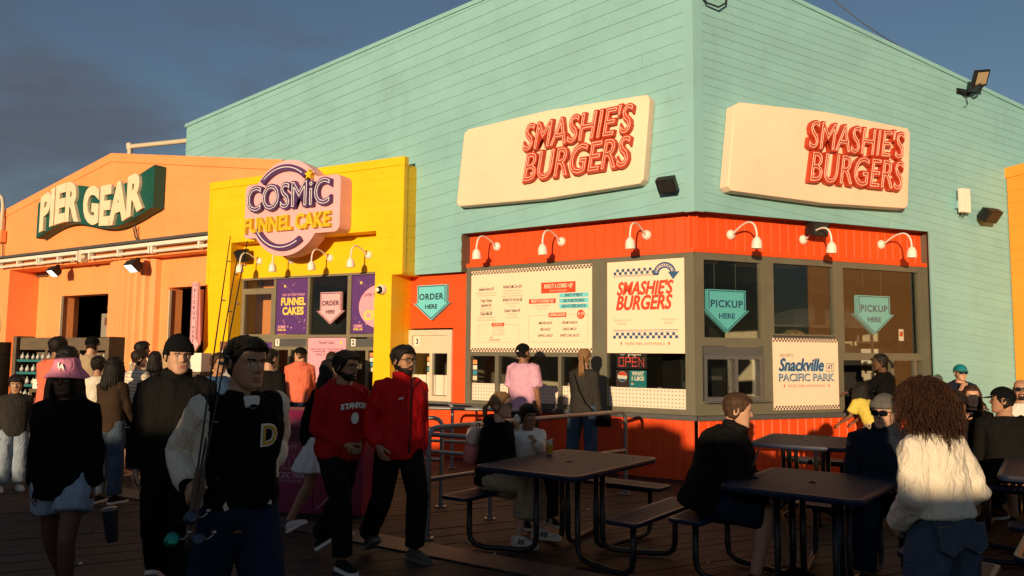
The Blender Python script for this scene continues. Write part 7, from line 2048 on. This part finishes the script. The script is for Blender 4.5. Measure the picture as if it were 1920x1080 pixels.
# ---------------- at the burger windows
person('man in lilac pink t-shirt and black cap reading the menu board', L_(-2.20, .85), 150, 1.77, False, 'brown', ('hangin', 'hang'), 'stand', 0, head=(-10, -12), fat=.25, top=dict(m=C_PINKT, e=.028, sleeve=.55, hem=-.14, box=.8), bottom=dict(k='shorts', m=C_CHAR, len=.9), shoes=S_BLK, hair=dict(k='short', c='black', tufts=60), hat=dict(k='cap', m=C_BLK, logo=M_WHITE), fine=1)
person('woman with blond ponytail in dark grey sweater at the order window', L_(-1.24, .85), 152, 1.70, True, 'light', ('fwd', 'hang'), 'shift', 2, head=(8, 0), fat=.12, top=dict(m=C_CHAR, e=.030, hem=-.12, box=.6, n='sweater'), bottom=dict(k='jeans', m=C_DENIM), shoes=S_WHITE, hair=dict(k='pony', c='blond', len=.26, th=.014), fine=1)
person('girl in yellow top and patterned skirt leaning on the pickup counter', R_(2.38, .72), 208, 1.33, True, 'brown', ('lean', 'lean'), 'stand', 34, head=(0, -18), top=dict(m=C_YEL, e=.018, hem=-.02, sleeve=.35), bottom=dict(k='skirt', m=[cloth('tan_print', (.40, .33, .22)), C_DRED], len=.34, flare=.10, paint=lambda J: (lambda c: 1 if noise.noise(c * 32) > .12 else 0)), shoes=S_WHITE, hair=dict(k='bob', c='black', len=.12, th=.02), fine=1)
person('person in black with hair bun leaning at the open pickup window', R_(2.92, .50), 232, 1.68, True, 'dark', ('lean', 'rest'), 'stand', 10, head=(14, 2), fat=.3, top=dict(m=C_BLK, e=.03), bottom=dict(k='jeans', m=C_BLK2), shoes=S_BLK, hair=dict(k='pony', c='black', len=.07, th=.016), fine=1)
person('person in teal cap and sunglasses standing against the mint wall', spot(1797, 10.6), -4, 1.53, False, 'light', ('rest', 'mouth'), 'stand', 2, top=dict(m=C_NAVYJ, e=.03, hood=True, n='hoodie'), bottom=dict(k='jeans', m=C_NAVY), shoes=S_BLK, hair=dict(k='short', c='dark'), hat=dict(k='cap', m=C_TEALC), glasses='sun', fine=1)
# ---------------- seated pair with the ice cream
cone = at3(969, 790, 7.42)
JW = person('seated woman in black hoodie and glasses with her hair tied back', (-.17, 7.08), 62, 1.66, True, 'light', ('fold', 'fold'), 'sitcross', 8, head=(16, 0), seat=.46, top=dict(m=C_BLK, e=.034, hem=-.06, hood=True, n='hoodie', amp=.010), bottom=dict(k='skirt', m=cloth('taupe_linen', (.34, .27, .18)), len=.8, drop=.75), shoes=dict(m=cloth('white_sneaker', (.62, .58, .52)), stripe=M_BLACK, sole=M_CREAMFR), hair=dict(k='pony', c='blond', len=.12, th=.013), glasses='clear', fine=2, brow='brown')
person('child in white sweatshirt eating an ice cream at the blue table', (.14, 7.50), 22, 1.34, False, 'brown', (('ik', at3(1000, 822, 7.12), (.5, .2, -.8)), ('ik', cone + Vector((-.01, -.01, -.07)), (-.5, .1, -.9))), 'sit', 6, head=(6, 6), seat=.46, top=dict(m=C_WHITE, e=.03, hood=True, n='sweatshirt'), bottom=dict(k='trousers', m=C_CHAR), shoes=dict(m=C_CHAR, stripe=M_WHITE), hair=dict(k='short', c='black', th=.022, front=.72), fine=2, hands=('relax', 'grip'))
def props():
    M = Matrix.Translation(cone + Vector((0, -.03, .0)))
    S = thing('ice_cream', 'white soft ice cream in a cone held before the child face', 'ice cream', M)
    MB(M).lathe([(.001, -.11), (.012, -.105), (.026, -.03), (.030, -.028), (.031, -.005), (.001, -.004)], 16, M).build('cone', mat('wafer', (.55, .34, .14), .7, .2, 30), S, smooth=True, angle=40)
    MB(M).lathe([(.001, -.004), (.030, -.003), (.036, .01), (.030, .022), (.033, .03), (.024, .042), (.026, .05), (.014, .062), (.001, .075)], 18, M).build('scoop', mat('soft_serve', (.80, .74, .62), .4), S, smooth=True)
    p = ground(1030, 851, .762); M = Matrix.Translation(p)
    S = thing('drink_cup', 'clear plastic cup of yellow iced drink on the blue table', 'cup', M)
    MB(M).lathe([(.001, .0), (.031, .0), (.045, .13), (.047, .131), (.047, .136), (.044, .136), (.030, .006), (.001, .006)], 24, M).build('cup_body', glass('clear_plastic', (.92, .92, .90), .3), S, smooth=True, angle=40)
    MB(M).lathe([(.001, .007), (.029, .007), (.0365, .075), (.001, .076)], 24, M).build('drink', mat('yellow_drink', (.75, .42, .02), .25, .25, 25), S, smooth=True, angle=40)
    mb = MB(M)
    for i in range(9):
        a = i * 2.4; mb.box((-.010, -.010, -.008), (.010, .010, .010), M @ T(.018 * math.cos(a), .018 * math.sin(a), .085 + .004 * i) @ Matrix.Rotation(a, 4, (1, .4, .2)), bev=.003)
    mb.build('ice', mat('ice_cube', (.72, .68, .58), .15), S)
    MB(M).tube([(.01, 0, .02), (-.012, .0, .24)], .0035, 8).build('straw', mat('dark_red_straw', (.25, .03, .04), .4), S)
    # backpack of the seated woman
    B = WM[JW['S'].name]; k = JW['k']
    c, ax, ay = JW['tor'](.27); n = -ay.normalized(); pz = c + n * (ay.length + .115)
    X_ = JW['XS']; Up = JW['t']
    M = B @ Matrix(((X_.x, Up.x, n.x, pz.x), (X_.y, Up.y, n.y, pz.y), (X_.z, Up.z, n.z, pz.z), (0, 0, 0, 1)))
    S = thing('backpack', 'small cream and pink backpack worn by the seated woman', 'backpack', M)
    def bag(y0, y1, w0, w1, d): return [[Vector((w * math.copysign(abs(math.cos(2 * PI * j / 20)) ** .5, math.cos(2 * PI * j / 20)), y, d_ * math.copysign(abs(math.sin(2 * PI * j / 20)) ** .5, math.sin(2 * PI * j / 20)))) for j in range(20)] for y, w, d_ in ((y0, w0 * .9, d * .9), (y0 + .01, w0, d), ((y0 + y1) / 2, (w0 + w1) / 2 + .004, d * 1.05), (y1 - .02, w1, d * .95), (y1, w1 * .8, d * .75))]
    MB(M).loft(bag(-.17, .0, .115, .12, .065), M).build('pink_lower_pocket', cloth('pink_canvas', (.62, .20, .19)), S, smooth=True, angle=50)
    mb = MB(M); mb.loft(bag(.001, .15, .12, .11, .06), M); mb.build('cream_upper', cloth('cream_canvas', (.62, .50, .42)), S, smooth=True, angle=50)
    mb = MB(M); mb.tube([(-.03, .15, 0), (-.02, .185, 0), (.02, .185, 0), (.03, .15, 0)], .006, 6); mb.build('handle', C_BLK, S, smooth=True)
props()
# ---------------- right side
def rx(J): 
    F = chest(J, .18, 0, .006, .040); MB(F).box((-.006, -.26, -.01), (.006, .30, .003)).build('zip', M_DGREY, J['S'])
person('grey haired man in dark jacket and shorts seated left of the centre blue table', (1.54, 6.12), 66, 1.83, False, 'light', ('rest', 'rest'), 'sitfwd', 20, head=(16, 8), fat=.8, seat=.46, top=dict(m=C_BLK2, e=.060, hem=-.08, box=.8, collar=.055, n='jacket', amp=.014), bottom=dict(k='shorts', m=C_NAVY, len=.95, e=.02), shoes=S_BLKB, hair=dict(k='short', c='brown', th=.016, tufts=700, tuft=.016, tr=.55, front=.80), fine=2, hands=('fist', 'fist'), extra=rx, brow='dark')
person('man in grey flat cap and sunglasses seated behind the white sweater woman', (2.93, 6.12), -26, 1.74, False, 'light', ('rest', 'fold'), 'sit', 8, head=(-22, 2), fat=.35, seat=.46, top=dict(m=C_NAVYJ, e=.05, hem=-.08, box=.85, collar=.06, n='jacket', amp=.014), bottom=dict(k='trousers', m=C_NAVY), shoes=S_BLKB, hair=dict(k='short', c='grey', tufts=40), hat=dict(k='beanie', m=C_GCAP), glasses='sun', fine=2)
def sweater(J):
    i = 1
    mb = MB(); S = J['S']
    for s, x in ((1, .085), (-1, -.085)):
        c, ax, ay = J['tor'](-.03); b = -ay.normalized(); p = c + ax.normalized() * x + b * (ay.length * .92 + .013)
        u = Vector((0, 0, 1)); r_ = u.cross(b).normalized(); M = Matrix(((r_.x, u.x, b.x, p.x), (r_.y, u.y, b.y, p.y), (r_.z, u.z, b.z, p.z), (0, 0, 0, 1))) @ Matrix.Rotation(R(-8), 4, 'X')
        MB(M).prism([(-.07, .06), (-.066, -.05), (0, -.085), (.066, -.05), (.07, .06)], -.03, .003, M).build('back_pocket', C_DENIM, S)
        mb = MB(M); mb.tube([(-.064, .055, .005), (-.060, -.046, .005), (0, -.078, .005), (.060, -.046, .005), (.064, .055, .005), (-.064, .055, .005)], .0013, 4); mb.build('stitching', mat('tan_thread', (.28, .19, .10), .8), S)
JS = person('woman with curly brown hair in cream white sweater and blue jeans seen from behind', spot(1756, 3.76), 202, 1.495, True, 'light', (((.30, .08, -1), (-.32, -.80, -.70)), ((.36, .20, -1), (-.48, -.72, -.58))), 'shift', 5, side_lean=2, head=(8, 4), fat=.0,
       top=dict(m=C_CREAM, e=.036, hem=.07, box=.62, n='sweater', amp=.008, fr=13, cuff=False, neck=.53, collar=.015), bottom=dict(k='jeans', m=C_DENIM, e=.015, w=1.5, waist=.13), shoes=S_WHITE, hair=dict(k='curly', c='auburn', len=.15, th=.016, rough=.012, n=5200), fine=2, hands=('relax', 'relax'), extra=sweater)
person('person with black hair tied back seated beside the woman covering her mouth', spot(1782, 8.0), 120, 1.62, True, 'brown', ('rest', 'fold'), 'sit', 8, seat=.46, top=dict(m=C_BLK2, e=.03), bottom=dict(k='jeans', m=C_NAVY), shoes=S_BLK, hair=dict(k='short', c='black', back=.15, th=.022), fine=1)
person('seated woman with dark red hair covering her mouth with her hand', spot(1818, 8.75), -24, 1.68, True, 'light', ('fold', 'mouth'), 'sit', 4, seat=.48, top=dict(m=C_BLK, e=.03), bottom=dict(k='jeans', m=C_NAVY), shoes=S_BLK, hair=dict(k='bob', c='auburn', len=.16, th=.016), fine=1)
person('man in black t-shirt and black cap seated with his back turned at the right', spot(1884, 7.5), 168, 1.78, False, 'tan', ('fwd', 'rest'), 'sit', 8, head=(60, 0), fat=.4, seat=.46, top=dict(m=C_BLK2, e=.03, sleeve=.6, hem=-.08), bottom=dict(k='shorts', m=C_BLK, len=.9), shoes=S_BLK, hair=dict(k='short', c='black'), hat=dict(k='cap', m=C_BLK), fine=1)
person('bald man with goatee and sunglasses in white t-shirt at the right edge', spot(1912, 9.5), -34, 1.80, False, 'tan', ('rest', 'rest'), 'sit', 4, fat=.35, seat=.48, top=dict(m=C_WHITE, e=.024, sleeve=.5), bottom=dict(k='jeans', m=C_NAVY), shoes=S_WHITE, hair=dict(k='none', c='black'), glasses='sun', beard='goatee', fine=1)
flush_remesh()
# carried bags and phone
def carried():
    p = L_(-1.24, .85); M = T(p[0] + .25, p[1] - .18, .80) @ Matrix.Rotation(R(150), 4, 'Z')
    S = thing('shoulder_bag', 'small black shoulder bag on a thin strap of the ponytail woman', 'bag', M)
    MB(M).box((-.10, -.035, -.08), (.10, .035, .07), bev=.02).build('pouch', C_BLK, S, smooth=True, angle=50)
    q = Vector((p[0], p[1], 0)); f = FL.to_3x3() @ Vector((0, 0, 1)); r_ = FL.to_3x3() @ Vector((1, 0, 0))
    pts = [q + r_ * a + f * b + Vector((0, 0, c)) for a, b, c in ((-.10, .02, 1.46), (-.06, .135, 1.38), (.02, .165, 1.20), (.12, .165, 1.02), (.24, .13, .90), (.26, .10, .86))]
    MB().tube(pts, .007, 6).build('strap', C_BLK, S, smooth=True)
    c = at3(287, 712, 10.1); M = Matrix.Translation(c) @ Matrix.Rotation(R(-20), 4, 'Z') @ Matrix.Rotation(R(12), 4, 'Y')
    S = thing('phone', 'black phone held up by the striped sweater woman', 'phone', M)
    MB(M).box((-.038, -.005, -.075), (.038, .005, .075), bev=.004).build('case', M_BLACK, S)
carried()
